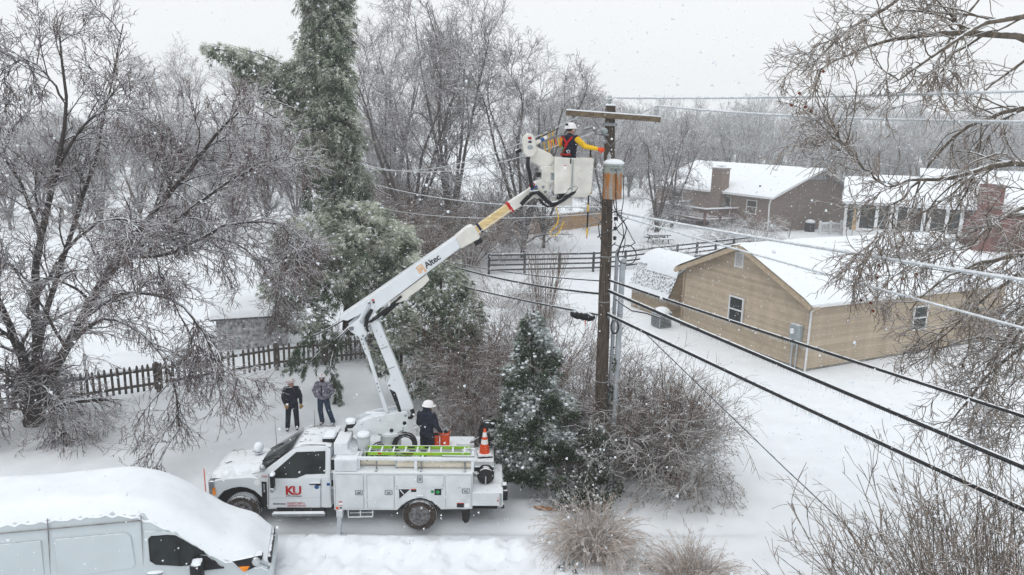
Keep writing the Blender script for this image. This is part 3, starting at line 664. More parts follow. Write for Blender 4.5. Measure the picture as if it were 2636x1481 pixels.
# cutout switch and clamp hardware left of the pole
hw = at(1500, 325, 18.2)
MB().tube([at(1530, 340, 18.3), at(1500, 338, 18.2), at(1490, 322, 18.15)], .025, 8).build('switch_bracket', M['steel'], up, smooth=True)
MB().lathe([(.03, -.16), (.055, -.12), (.035, -.09), (.055, -.06), (.035, -.03), (.055, 0), (.035, .03), (.055, .06), (.03, .12)], 10, at(1502, 352, 18.2)).build('cutout_insulator', M['porcelain'], up, smooth=True)
MB().tube([at(1470, 326, 18.15), at(1488, 320, 18.15), at(1500, 330, 18.2)], .035, 8).build('line_clamp', M['steel'], up, smooth=True)
MB().ball(at(1521, 330, 18.3), .08, 10, 8).build('arrester', M['meter'], up, smooth=True)
for zz in (1.4, 3.0, 5.2, 6.4):
    p = polexy(zz); MB().torus((p[0], p[1], zz), .178 - .005 * zz, .014).build('strap', M['steel'], up)
# transformer
tf = thing('transformer', 'rust-stained grey pole transformer with snow on its lid', 'transformer', at(1539, 500, 17.95))
rust = mat('rust_tank', (0.30, 0.33, 0.32), 0.75, var=.1)
n_ = rust.node_tree; N = n_.nodes; L_ = n_.links; tc = N.new('ShaderNodeTexCoord'); sp = N.new('ShaderNodeSeparateXYZ'); L_.new(tc.outputs['Object'], sp.inputs[0])
no = N.new('ShaderNodeTexNoise'); no.inputs['Scale'].default_value = 4.5; no.inputs['Detail'].default_value = 6; mp = N.new('ShaderNodeMapping'); mp.inputs['Scale'].default_value = (2.2, 2.2, .45); L_.new(tc.outputs['Object'], mp.inputs[0]); L_.new(mp.outputs[0], no.inputs['Vector'])
c1 = N.new('ShaderNodeMapRange'); c1.inputs[1].default_value = .74; c1.inputs[2].default_value = .60; L_.new(sp.outputs[2], c1.inputs[0])
ad = N.new('ShaderNodeMath'); ad.operation = 'MULTIPLY_ADD'; ad.inputs[1].default_value = 1.7; L_.new(no.outputs[0], ad.inputs[0]); L_.new(c1.outputs[0], ad.inputs[2])
m2 = N.new('ShaderNodeMapRange'); m2.inputs[1].default_value = 1.58; m2.inputs[2].default_value = 2.02; L_.new(ad.outputs[0], m2.inputs[0])
rc = N.new('ShaderNodeMix'); rc.data_type = 'RGBA'; rc.inputs[6].default_value = (.28, .10, .028, 1); rc.inputs[7].default_value = (.50, .20, .045, 1); L_.new(no.outputs[0], rc.inputs['Factor'])
mm = N.new('ShaderNodeMix'); mm.data_type = 'RGBA'; mm.inputs[6].default_value = (.33, .36, .34, 1); L_.new(m2.outputs[0], mm.inputs['Factor']); L_.new(rc.outputs[2], mm.inputs[7]); L_.new(mm.outputs[2], N['Principled BSDF'].inputs['Base Color'])
MB().lathe([(.225, 0), (.23, .01), (.23, .80), (.245, .81), (.245, .84), (.235, .86)], 28).build('tank', rust, tf, smooth=True)
MB().lathe([(.245, .85), (.26, .87), (.25, .90), (.18, .95), (.05, .975)], 28).build('snow', M['snow_cap'], tf, smooth=True)
MB().lathe([(.035, .86), (.06, .9), (.04, .93), (.06, .97), (.04, 1.0), (.055, 1.04), (.03, 1.08), (.012, 1.14)], 12, (-.12, .02, 0)).build('bushing', M['porcelain'], tf, smooth=True)
for k, dx in enumerate((-.08, .02, .12)): MB().lathe([(.035, 0), (.04, .04), (.02, .09)], 10, (dx, -.30, .74), 'y').build('terminal', M['steel'], tf, smooth=True)
MB().bar((0, .2, .2), (0, .34, .2), .1, .06).bar((0, .2, .65), (0, .34, .65), .1, .06).build('hanger', M['steel'], tf)
MB().tube([(.02, -.30, .74), (.03, -.32, .45), (.05, -.29, .1), (.10, -.2, -.25), (.16, -.05, -.55)], .014, 6).build('lead_wire', M['cable'], tf, smooth=True)
# risers
def riser(label, x, dy, r, ztop):
    t = thing('riser_conduit', label, 'conduit', (PB[0] + x, PB[1] + dy, 0), 0)
    MB().tube([(0, 0, -.2), (0, 0, ztop)], r, 14).build('pipe', M['galv'], t, smooth=True)
    for zz in (1.2, 3.0, 4.9):
        if zz < ztop: MB().torus((0, 0, zz), r + .004, .012).build('coupling', M['steel'], t)
    MB().tube([(0, 0, ztop), (.0, 0, ztop + .12), (.03, -.06, ztop + .2)], [r, r, r * .8], 12).build('weatherhead', M['galv'], t, smooth=True)
riser('wide grey conduit fixed up the right side of the pole', .33, -.06, .075, 6.15)
riser('narrow grey conduit between the pole and the wide conduit', .20, .12, .05, 6.4)
# ---------------------------------------------------------------- wires
WA = R(-58); WD = np.array([math.cos(WA), math.sin(WA)])
def wpt(px, py, off=0.0):     # point on the vertical plane of the line
    n = np.array([-WD[1], WD[0], 0]); d = ray(px, py); t = ((np.array([2.45, 18.43, 0]) + n * off - CC) @ n) / (d @ n); P = CC + d * t
    return (P[:2] - np.array([2.45, 18.43])) @ WD, P[2]
rw_ = random.Random(11)
def wire(label, pts, r, mat_, icicle=0.0, end=(-46, 20), off=0.0, name='power_line', group=None, dens=22):
    """pts: (distance along the line, height) knots; quadratic through them; the wire runs on past the frame"""
    ss = np.array([p[0] for p in pts]); zs = np.array([p[1] for p in pts])
    c = np.polyfit(ss, zs, min(2, len(pts) - 1))
    if len(c) == 3: c[0] = min(max(c[0], .0008), .02); rest = zs - c[0] * ss ** 2; c1 = np.polyfit(ss, rest, 1); c = np.array([c[0], *c1])
    a, b = end; n = 46; path = []
    lo = max(a, min(ss) - 1.0); sl0 = float(np.polyval(np.polyder(c), lo)) if len(c) > 1 else 0.0
    def zf(s): return float(np.polyval(c, s)) if s >= lo else float(np.polyval(c, lo)) + max(-.03, min(.03, sl0)) * (s - lo) * 1.0
    for k in range(n + 1):
        s = a + (b - a) * k / n; x, y = np.array([2.45, 18.43]) + WD * s + np.array([-WD[1], WD[0]]) * off
        path.append((x, y, zf(s)))
    t = thing(name, label, 'wire', (0, 0, 0), 0, group)
    MB().tube(path, r, 7).build('strand', mat_, t, smooth=True)
    if icicle:
        vs = []; fs = []; k = 0
        s = a if a > -12 else -12; e = min(b, 12)
        while s < e:
            s += 1 / dens * rw_.uniform(.4, 1.6); x, y = np.array([2.45, 18.43]) + WD * s + np.array([-WD[1], WD[0]]) * off; z = float(np.polyval(c, s)) - r * .8
            L = icicle * rw_.choice((.25, .4, .5, .7, 1.0)); q = .0055
            vs += [(x - q, y - q, z), (x + q, y - q, z), (x, y + q, z), (x, y, z - L)]; fs += [(k, k + 1, k + 3), (k + 1, k + 2, k + 3), (k + 2, k, k + 3)]; k += 4
        o = MB().add(vs, fs).build('icicles', M['ice'], t); o['kind'] = 'stuff'
    return t
W2 = wpt
_rr = np.array(ri[:2]) - np.array([2.45, 18.43]); rs_, ro_ = float(_rr @ WD), float(_rr @ np.array([-WD[1], WD[0]]))
wire('ice-coated top line from the pole-top insulator towards the yard', [W2(1535, 246), W2(2050, 243), W2(2575, 229)], .023, M['wire_ice'], .08, (0.05, 20))
wire('ice-coated line from the crossarm end insulator towards the yard', [(rs_, ri[2] + .16), W2(2100, 296, ro_), W2(2575, 306, ro_)], .023, M['wire_ice'], .08, (rs_, 20), off=ro_)
wire('top line running from the pole-top insulator back past the bucket', [(0, top_ins[2] + .15), W2(1310, 368), W2(1090, 419), W2(935, 425)], .017, M['wire_ice'], 0, (-26, -.0))
wire('line running from the crossarm end back behind the bucket', [(rs_, ri[2] + .16), W2(1310, 398, ro_), W2(1120, 428, ro_), W2(960, 425, ro_)], .017, M['wire_ice'], 0, (-26, rs_), off=ro_)
wire('thick frosted service wire sagging over the garage roof', [W2(1560, 535), W2(1850, 590), W2(2200, 643), W2(2575, 706)], .028, M['wire_ice'], .06, (.2, 20), dens=30)
wire('thin frosted service wire sagging across the garage wall', [W2(1575, 548), W2(1850, 628), W2(2200, 720), W2(2575, 828)], .020, M['wire_ice'], .05, (.2, 20), dens=30)
wire('upper pale wire leading from the pole behind the boom', [W2(1520, 521), W2(1240, 513), W2(940, 463)], .017, M['wire_ice'], 0, (-26, -.1))
wire('lower pale wire leading from the pole behind the boom', [W2(1520, 536), W2(1180, 548), W2(945, 521)], .012, M['wire_ice'], 0, (-26, -.1))
wire('upper black cable hung with icicles crossing the garage wall', [W2(1545, 712), W2(1900, 822), W2(2250, 937), W2(2575, 1055)], .031, M['cable'], .11, (.1, 20), dens=36, name='communication_cable')
wire('middle black cable hung with icicles below the garage wall', [W2(1545, 742), W2(1900, 882), W2(2250, 1030), W2(2575, 1188)], .043, M['cable'], .14, (.1, 20), dens=38, name='communication_cable')
wire('lowest black cable hung with icicles above the snowy yard', [W2(1545, 800), W2(1900, 962), W2(2250, 1128), W2(2575, 1285)], .044, M['cable'], .18, (.1, 20), dens=38, name='communication_cable')
wire('upper black cable leading from the pole past the junipers', [W2(1500, 706), W2(1320, 690), W2(1150, 663)], .018, M['cable'], 0, (-26, -.1), name='communication_cable')
wire('twin black cable leading from the pole below the upper cable', [W2(1500, 738), W2(1320, 713), W2(1160, 676)], .032, M['cable'], .08, (-26, -.1), name='communication_cable')
wire('lowest black cable leading from the splice case to the junipers', [W2(1495, 790), W2(1300, 752), W2(1140, 715)], .028, M['cable'], .07, (-26, -.1), name='communication_cable')
wire('thin pale drop wire below the twin black cable', [W2(1495, 737), W2(1350, 737), W2(1240, 730)], .008, M['wire_ice'], 0, (-30, -.1))
wire('thin pale drop wire above the brown thicket', [W2(1300, 808), W2(1200, 811), W2(1050, 806)], .007, M['wire_ice'], 0, (-30, -2.5))
# hanging loop of slack cable below the middle run
sl_ = []
for px, py in ((1548, 752), (1568, 768), (1590, 782), (1625, 788), (1660, 800)):
    s, z = wpt(px, py); p = np.array([2.45, 18.43]) + WD * s; sl_.append((p[0], p[1], z))
o = MB().tube(sl_, .02, 7).build('slack_cable', M['cable'], None, smooth=True); tag(o, 'slack black cable drooping below the middle run beside the pole', 'cable')
# splice case
s0 = wpt(1437, 782); s1 = wpt(1494, 792); p0 = np.array([2.45, 18.43]) + WD * s0[0]; p1 = np.array([2.45, 18.43]) + WD * s1[0]
sc = thing('splice_case', 'black cable splice case with snow on top left of the pole', 'splice case', (p0[0], p0[1], s0[1] - .08))
d = np.array([*(p1 - p0), s1[1] - s0[1]]); 
MB().tube([d * 0, d * .08, d * .2, d * .8, d * .92, d], [.05, .1, .115, .115, .1, .05], 14).build('shell', M['black'], sc, smooth=True)
MB().tube([d * .12 + (0, 0, .085), d * .5 + (0, 0, .1), d * .88 + (0, 0, .085)], [.03, .075, .03], 10).build('snow', M['snow_cap'], sc, smooth=True)
for t in (.3, .55, .78): MB().torus(d * t, .117, .012, Vector(d).to_track_quat('Z', 'Y').to_matrix()).build('band', M['rubber'], sc)
MB().tube([d * .62 + (0, -.1, -.1), d * .62 + (0, -.1, -.26)], [.02, .008], 6).build('tag', M['orange'], sc)
# guy wire and ground line
g0 = wpt(1612, 828); a_ = np.array([2.45, 18.43]) + WD * g0[0]; g1 = gz(2440, 1615, 0.0)
o = MB().tube([(a_[0], a_[1], g0[1]), ((a_[0] + g1[0]) / 2, (a_[1] + g1[1]) / 2, g0[1] / 2 - .05), g1], .013, 6).build('guy_wire', M['cable'], None, smooth=True); tag(o, 'thin dark drop wire slanting from the cable down to the snowy yard', 'wire')
o = MB().tube([at(1502, 790, 18.1), at(1488, 860, 18.0), at(1470, 1000, 17.9), at(1452, 1140, 17.9)], .006, 5).build('ground_wire', M['cable'], None, smooth=True); tag(o, 'thin slack wire hanging down left of the pole', 'wire')
# tangle of service conductors at the neutral
tg = [[(1502, 598), (1515, 588), (1545, 578), (1565, 560), (1580, 545)], [(1510, 560), (1522, 540), (1545, 533), (1565, 528)], [(1505, 562), (1510, 600), (1530, 622), (1548, 610)],
      [(1560, 540), (1590, 600), (1596, 612), (1570, 622), (1545, 615)], [(1560, 550), (1575, 575), (1560, 620), (1553, 645)], [(1567, 440), (1568, 500), (1562, 545), (1568, 590), (1556, 625)],
      [(1540, 480), (1545, 520), (1560, 550)], [(1480, 490), (1500, 505), (1530, 520), (1560, 543)], [(1553, 640), (1560, 660), (1590, 662), (1600, 640), (1585, 618), (1562, 622), (1552, 640)], [(1545, 560), (1556, 585), (1572, 600), (1565, 640)]]
tgt = thing('service_cable_tangle', 'tangle of looping black service cables at the middle of the pole', 'cables')
for k, pl_ in enumerate(tg):
    pts = [Vector(at(px, py, 18.05 - .05 * (k % 3))) for px, py in pl_]; q = []
    for i in range(len(pts) - 1):
        p0_, p1_, p2_, p3_ = pts[max(i - 1, 0)], pts[i], pts[i + 1], pts[min(i + 2, len(pts) - 1)]
        for j in range(5):
            t = j / 5; q.append(.5 * ((2 * p1_) + (-p0_ + p2_) * t + (2 * p0_ - 5 * p1_ + 4 * p2_ - p3_) * t * t + (-p0_ + 3 * p1_ - 3 * p2_ + p3_) * t ** 3))
    q.append(pts[-1]); MB().tube(q, .011 if k % 2 else .014, 6).build('cable', M['cable'], tgt, smooth=True)
for zz in (6.9, 7.15, 7.4): 
    p = polexy(zz); MB().lathe([(.03, -.05), (.05, -.02), (.035, 0), (.05, .02), (.03, .05)], 10, (p[0] + .2, p[1] - .12, zz)).build('spool_insulator', M['black'], tgt, smooth=True)
cl = thing('cable_coil', 'small coil of black cable hung at the conduit', 'cable coil', at(1546, 822, 18.1))
MB().torus((0, 0, 0), .17, .03, Matrix.Rotation(R(80), 3, 'X') @ Matrix.Scale(.6, 3, (1, 0, 0))).build('coil', M['cable'], cl, smooth=True)
MB().torus((0, .05, -.02), .16, .02, Matrix.Rotation(R(80), 3, 'X') @ Matrix.Scale(.6, 3, (1, 0, 0))).build('coil', M['cable'], cl, smooth=True)
# ---------------------------------------------------------------- bucket truck (u: to the tail, v: away from the camera, w: up)
TK = thing('bucket_truck', 'white utility bucket truck with its boom raised to the pole', 'bucket truck', (-4.12, 15.62, 0), R(2))
def P_(mb, name, m='white', parent=None, **k): return mb.build(name, M[m], parent or TK, **k)
V0, V1 = .18, 1.80
arch = [(-1.62, .50), (-1.66, .62), (-1.74, .80), (-1.92, .98), (-2.10, 1.06), (-2.26, 1.08), (-2.44, 1.05), (-2.64, .97), (-2.79, .82), (-2.86, .66)]
low = [(-.10, .55), (-.10, 1.31), (-1.80, 1.31), (-2.00, 1.34), (-2.70, 1.28), (-2.90, 1.22), (-2.97, 1.05), (-2.97, .72), (-2.90, .66)] + arch[::-1]
P_(MB().prism(low, V0, V1), 'cab_body', bevel=.025)
tin = lambda p, q: V0 + .25 * max(0, q - 1.3)
upp = [(-1.86, 1.30), (-1.74, 1.44), (-1.02, 1.97), (-.88, 2.03), (-.20, 2.05), (-.12, 1.98), (-.10, 1.30)]
P_(MB().prism(upp, 0, 0, fa=tin, fb=lambda p, q: V0 + V1 - tin(p, q)), 'cabin', bevel=.02)
# roof with a shallow crown
vs = []; fs = []
for i in range(9):
    u = -.98 + .86 * i / 8
    for j in range(11):
        v = .37 + 1.24 * j / 10; e = min(1, min(i, 8 - i) / 1.6) * min(1, min(j, 10 - j) / 1.6); vs.append((u, v, 2.01 + .035 * (i / 8 > .05) + .035 * (1 - (1 - e) ** 2) + .012 * math.sin(j * 1.9)))
for i in range(8):
    for j in range(10): fs.append((i * 11 + j, (i + 1) * 11 + j, (i + 1) * 11 + j + 1, i * 11 + j + 1))
roof = P_(MB().add(vs, fs), 'roof', smooth=True, sharp=70)
for v in (.60, .90, 1.05, 1.20, 1.50): MB().ball((-.86, v, 2.075), (.06, .035, .02), 8, 5).build('marker_lamp', M['black'], roof, smooth=True)
for v in (.42, 1.56): MB().tube([(-.85, v, 2.055), (-.6, v, 2.07), (-.25, v, 2.065)], .014, 6).build('roof_rail', M['black'], roof, smooth=True)
rg = random.Random(2)
for k in range(9):
    x, y = rg.uniform(-.8, -.3), rg.uniform(.6, 1.4); a = rg.uniform(0, 3); L = rg.uniform(.05, .2)
    MB().tube([(x, y, 2.084), (x + L * .5 * math.cos(a), y + L * .5 * math.sin(a), 2.090), (x + L * math.cos(a + .5), y + L * math.sin(a + .5), 2.083)], .006, 4).build('fallen_twig_bit', M['bark_tan'], roof)
bc = P_(MB().box(-.36, -.06, .55, .95, 2.07, 2.17), 'roof_beacon', 'black', bevel=.02); MB().box(-.34, -.08, .57, .93, 2.17, 2.23).build('snow', M['snow_cap'], bc, bevel=.03)
P_(MB().tube([(-.75, 1.45, 2.08), (-.74, 1.46, 2.55)], [.008, .003], 5), 'aerial', 'black')
P_(MB().tube([(-1.78, 1.62, 1.45), (-1.80, 1.63, 2.28)], [.008, .003], 5), 'aerial', 'black')
# hood
vs = []; fs = []; nu_, nv_ = 16, 16
for i in range(nu_ + 1):
    t = i / nu_; u = -2.95 + 1.20 * t
    for j in range(nv_ + 1):
        q = j / nv_; v = .24 + 1.50 * q; e = math.sin(math.pi * q) ** .45; f_ = min(1, t / .16) ** .6
        edge = 1.27 + .07 * t; top = 1.42 + .12 * t
        vs.append((u - .06 * math.sin(math.pi * q) * (1 - t), v, edge + (top - edge) * e * (.30 + .70 * f_) + .018 * math.exp(-((q - .5) / .14) ** 2) * 0 + .02 * (abs(q - .5) > .2) * e))
for i in range(nu_):
    for j in range(nv_): fs.append((i * (nv_ + 1) + j, (i + 1) * (nv_ + 1) + j, (i + 1) * (nv_ + 1) + j + 1, i * (nv_ + 1) + j + 1))
hood = P_(MB().add(vs, fs), 'hood', smooth=True, sharp=70)
MB().tube([(-2.9, .34, 1.30), (-2.0, .30, 1.365), (-1.88, .24, 1.42), (-1.78, .22, 1.44)], .008, 5).build('seam', M['seam'], hood)
MB().bar((-2.76, .72, 1.445), (-2.66, .80, 1.46), .10, .02).build('hood_badge', M['black'], hood)
cow = MB(); cv = []
for j in range(13):
    q = j / 12; v = .28 + 1.42 * q; b = .13 * math.sin(math.pi * q)
    cv += [(-1.82 - b, v, 1.45 + .06 * math.sin(math.pi * q) ** .5), (-1.66 - b * .6, v, 1.50 + .04 * math.sin(math.pi * q) ** .5)]
cow.add(cv, [(2 * j, 2 * j + 2, 2 * j + 3, 2 * j + 1) for j in range(12)]); P_(cow, 'cowl', 'black', smooth=True)
lampb = P_(MB().lathe([(.09, 0), (.10, .015), (.06, .05), (.06, .08)], 14, (-2.05, 1.05, 1.545)), 'hood_beacon', 'steel', smooth=True)
MB().ball((-2.05, 1.05, 1.71), (.12, .12, .13), 14, 10).build('snow', M['snow_cap'], lampb, smooth=True)
for k in range(5):
    x, y = rg.uniform(-2.7, -2.0), rg.uniform(.6, 1.3); a = rg.uniform(0, 3); 
    MB().tube([(x, y, 1.50), (x + .1 * math.cos(a), y + .1 * math.sin(a), 1.53), (x + .2 * math.cos(a + .6), y + .2 * math.sin(a + .6), 1.52)], .006, 4).build('fallen_twig_bit', M['bark_tan'], hood)
# windscreen
ws = MB(); A = Vector((-1.755, 0, 1.47)); B_ = Vector((-1.03, 0, 1.985)); nrm = Vector((-(B_ - A).z, 0, (B_ - A).x)).normalized() * .03
rows = []
for i in range(7):
    t = i / 6; c = A.lerp(B_, t); v0 = .25 + .14 * t
    for j in range(11):
        q = j / 10; bulge = math.sin(math.pi * q) * .10 * (1 - .5 * t); rows.append((c.x + nrm.x - bulge, v0 + (1.98 - 2 * v0) * q, c.z + nrm.z + bulge * .25))
ws.add(rows, [(i * 11 + j, i * 11 + j + 1, (i + 1) * 11 + j + 1, (i + 1) * 11 + j) for i in range(6) for j in range(10)])
wsn = P_(ws, 'windscreen', 'glass', smooth=True)
for v in (.45, 1.15): MB().tube([(-1.85, v + .2, 1.53), (-1.62, v + .1, 1.69), (-1.45, v - .05, 1.80)], .012, 5).build('wiper', M['black'], wsn)
# door
def side(poly, name, m, off, parent=None, th=.012):
    return MB().prism(poly, 0, 0, fa=lambda p, q: tin(p, q) - off - th, fb=lambda p, q: tin(p, q) - off).build(name, M[m], parent or TK, bevel=.004 if m in ('white', 'body_grey') else 0)
door = side([(-1.585, .545), (-.375, .555), (-.345, 1.29), (-1.545, 1.29)], 'door', 'white', 0)
side([(-1.585, 1.31), (-1.56, 1.43), (-.96, 1.97), (-.27, 2.0), (-.31, 1.40), (-.335, 1.31)], 'door_frame', 'white', -.004, door)
side([(-1.52, 1.315), (-1.495, 1.43), (-.925, 1.925), (-.24, 1.955), (-.235, 1.43), (-.69, 1.41), (-.90, 1.325)], 'window_rubber', 'black', .008, door, .004)
wg = side([(-1.49, 1.335), (-1.465, 1.435), (-.91, 1.905), (-.27, 1.935), (-.265, 1.45), (-.68, 1.43), (-.89, 1.345)], 'window', 'glass', .012, door, .004)
MB().box(-.44, -.34, .14, .162, 1.15, 1.20).bar((-.60, .155, 1.185), (-.34, .155, 1.19), .03, .035).build('handle', M['black'], door)
for a, b in (((-1.60, .54), (-1.565, 1.44)), ((-.355, .55), (-.33, 1.30))): MB().bar((a[0], V0 - .012, a[1]), (b[0], V0 - .012, b[1]), .006, .012).build('seam', M['seam'], door)
side([(-1.585, .78), (-1.40, .82), (-.38, .83), (-.38, .815), (-1.40, .805), (-1.585, .765)], 'body_crease', 'body_grey', .013, door, .003)
rt = (R(90), 0, 0)
text('KU', .30, M['red'], door, (-1.185, V0 - .018, .905), rt, 'logo', bold=.012, spacing=.86)
for k in range(5): MB().bar((-.985 + k * .012, V0 - .021, .955 + k * .052), (-.86 + k * .004, V0 - .021, .915 + k * .060), .004, .006).build('logo_stripe', M['white'], door)
text('a PPL company', .062, M['decal_black'], door, (-1.18, V0 - .018, .845), rt, 'lettering')
text('U.S.DOT 359711', .060, M['red'], door, (-1.155, V0 - .018, .655), rt, 'lettering', bold=.001)
text('LEXINGTON, KY', .060, M['red'], door, (-1.155, V0 - .018, .592), rt, 'lettering', bold=.001)
text('2309', .075, M['red'], TK, (-1.745, V0 - .006, 1.335), rt, 'lettering')
side([(-1.49, .665), (-1.19, .665), (-1.19, .64), (-1.49, .64)], 'emblem', 'decal_black', .013, door, .003)
MB().lathe([(.055, 0), (.055, -.004)], 18, (-.435, V0 - .014, 1.10), 'y').build('round_sticker', M['blue'], door)
MB().box(-.20, -.12, V0 - .004, V0 - .001, 1.13, 1.20).build('blue_sticker', M['blue'], TK)
MB().lathe([(.075, 0), (.075, -.01)], 18, (-1.84, V0 - .002, 1.20), 'y').build('round_badge', M['decal_white'], TK)
side([(-1.745, .70), (-1.63, .62), (-1.62, 1.23), (-1.735, 1.24)], 'fender_vent', 'black', .004, None, .01)
MB().box(-1.70, -1.66, V0 - .022, V0 - .012, .95, 1.18).build('vent_badge', M['chrome'], TK)
# mirrors
mr = P_(MB().bar((-1.52, .18, 1.40), (-1.42, -.02, 1.42), .05, .05), 'mirror', 'black')
MB().box(-1.45, -1.36, -.14, .04, 1.20, 1.52).build('mirror_shell', M['black'], mr, bevel=.03)
MB().box(-1.455, -1.35, -.15, .05, 1.10, 1.22).build('mirror_cap', M['chrome'], mr, bevel=.03)
MB().ball((-1.40, -.04, 1.53), (.06, .10, .04), 10, 6).build('snow', M['snow_cap'], mr, smooth=True)
P_(MB().ball((-1.72, .22, 1.56), (.07, .06, .09), 12, 8), 'convex_mirror', 'chrome', smooth=True)
# nose
P_(MB().box(-3.02, -2.93, .40, 1.7, .82, 1.26), 'grille', 'black', bevel=.02)
for k in range(3): P_(MB().box(-3.04, -3.0, .45, 1.65, .90 + k * .13, .96 + k * .13), 'grille_bar', 'chrome', bevel=.01)
for v0, v1 in ((.16, .42), (1.68, 1.94)):
    hl = P_(MB().box(-3.0, -2.84, v0, v1, .88, 1.24), 'headlight', 'chrome', bevel=.03)
    MB().box(-2.90, -2.835, v0 - .004 if v0 < 1 else v1 - .02, v0 + .02 if v0 < 1 else v1 + .004, .88, 1.06).build('turn_signal', M['amber'], hl)
P_(MB().box(-3.14, -2.90, .14, 1.96, .48, .76), 'bumper', 'chrome', bevel=.04)
P_(MB().tube([(-3.06, .16, .60), (-3.06, .15, 1.56)], .012, 6), 'bumper_guide', 'orange')
# wheels
def wheel(u, v, r=.40, wd=.24, dual=0):
    w_ = P_(MB().lathe([(r * .62, -wd / 2), (r * .9, -wd / 2), (r, -wd / 2 + .04), (r, wd / 2 - .04), (r * .9, wd / 2), (r * .62, wd / 2)], 36, (u, v, r + .03), 'y', cap=False), 'wheel', 'tyre', smooth=True)
    tr = MB()
    for k in range(44):
        a = 2 * math.pi * k / 44; c, s = math.cos(a), math.sin(a)
        tr.bar((u + c * (r + .003), v - wd / 2 + .015, r + .03 + s * (r + .003)), (u + c * (r + .003), v - wd / 2 + .10, r + .03 + s * (r + .003)), .03, .018, up=(c, 0, s))
    tr.build('tread', M['tyre'], w_)
    d_ = -wd / 2 + (.08 if dual else -.01)
    MB().lathe([(r * .66, -wd / 2 + .005), (r * .64, -wd / 2 - .012), (r * .56, -wd / 2 + .0), (r * .50, d_), (r * .30, d_ + .01), (r * .27, d_ - .03), (r * .18, d_ - .06), (r * .05, d_ - .065)], 28, (u, v, r + .03), 'y').build('rim', M['rim'], w_, smooth=True)
    for k in range(8):
        a = 2 * math.pi * k / 8; MB().ball((u + .21 * r / .4 * math.cos(a) * .82, v + d_ - .004, r + .03 + .21 * r / .4 * math.sin(a) * .82), (.028, .012, .028), 8, 5).build('hand_hole', M['dark'], w_)
    return w_
wheel(-2.26, .34); wheel(-2.26, 1.76); wheel(2.02, .17, dual=1); wheel(2.02, .43); wheel(2.02, 2.0); wheel(2.02, 1.74)
P_(MB().box(-2.80, -1.70, .50, 1.6, .5, 1.24), 'wheel_housing', 'dark'); P_(MB().box(-2.90, 3.9, .62, 1.78, .30, .60), 'chassis', 'dark')
P_(MB().box(1.52, 2.52, .58, 1.82, .45, .95), 'rear_housing', 'dark')
stp = P_(MB().tube([(-1.50, .10, .40), (-.24, .10, .42)], .05, 8), 'side_step', 'steel', smooth=True); MB().tube([(-1.47, .10, .445), (-.27, .10, .465)], [.04, .04], 8).build('snow', M['snow_cap'], stp, smooth=True)
P_(MB().box(-1.4, -.3, .15, .6, .36, .56), 'sill', 'dark')
P_(MB().box(-.10, .0, .3, 1.8, .5, 1.75), 'cab_gap_plate', 'black')
P_(MB().box(-.09, .0, .12, .26, 1.3, 1.5).box(-.08, -.01, .1, .22, .7, 1.1), 'hydraulic_fitting', 'steel')
# utility body
side_poly = [(0, .59), (1.50, .60), (1.60, .70), (1.74, .82), (1.88, .89), (2.03, .915), (2.18, .89), (2.32, .82), (2.45, .70), (2.52, .62), (3.29, .64), (3.29, 1.545), (0, 1.535)]
P_(MB().prism(side_poly, 0, .56), 'side_compartment', 'body_grey', bevel=.008); P_(MB().prism(side_poly, 1.66, 2.16), 'side_compartment', 'body_grey', bevel=.008)
P_(MB().box(.0, 3.29, .55, 1.67, .95, 1.24), 'bed_floor', 'body_grey')
P_(MB().box(.02, 1.95, .56, 1.66, 1.24, 1.55), 'bed_platform', 'body_grey')
fl = MB().tube([(1.52, -.006, .60), (1.60, -.006, .70), (1.74, -.006, .82), (1.88, -.006, .89), (2.03, -.006, .915), (2.18, -.006, .89), (2.32, -.006, .82), (2.45, -.006, .70), (2.52, -.006, .62)], .022, 6); P_(fl, 'wheel_arch_trim', 'rubber', smooth=True)
def cdoor(u0, u1, w0, w1, lu, lw, vert=False):
    d_ = P_(MB().box(u0, u1, -.014, .004, w0, w1), 'compartment_door', 'body_grey', bevel=.006)
    g = MB(); t = .006
    g.box(u0 - .016, u0 - .016 + t, -.003, .004, w0, w1); g.box(u1 + .010, u1 + .016, -.003, .004, w0, w1); g.box(u0, u1, -.003, .004, w1 + .008, w1 + .014); g.build('gasket', M['seam'], d_)
    a, b = (.085, .055) if not vert else (.055, .085)
    l_ = MB().box(lu - a, lu + a, -.026, -.013, lw - b, lw + b).build('latch', M['chrome'], d_, bevel=.012)
    MB().box(lu - a * .5, lu + a * .5, -.036, -.024, lw - b * .55, lw + b * .55).build('paddle', M['steel'], l_, bevel=.008)
    MB().tube([(lu - a, -.028, lw - b), (lu + a, -.028, lw - b), (lu + a, -.028, lw + b), (lu - a, -.028, lw + b), (lu - a, -.028, lw - b)], .005, 4).build('latch_rim', M['dark'], l_)
    return d_
cdoor(.05, .70, .645, 1.495, .60, 1.06); cdoor(.80, 1.42, .645, 1.495, 1.30, 1.07); cdoor(1.46, 2.60, 1.20, 1.50, 2.04, 1.42, True); cd4 = cdoor(2.66, 3.25, .665, 1.505, 3.13, 1.12)
tv = P_(MB().prism([(1.54, 1.15), (1.81, 1.15), (1.55, .90)], -.010, .0), 'vent_opening', 'black'); MB().bar((1.57, -.012, 1.135), (1.66, -.012, 1.02), .006, .022).build('vent_brace', M['white'], tv)
def decal(u0, u1, w0, w1, m, v=-.006): return MB().box(u0, u1, v, v + .003, w0, w1).build('decal', M[m], TK)
decal(1.83, 1.955, 1.075, 1.155, 'decal_black'); decal(1.83, 1.955, 1.14, 1.156, 'orange', -.008)
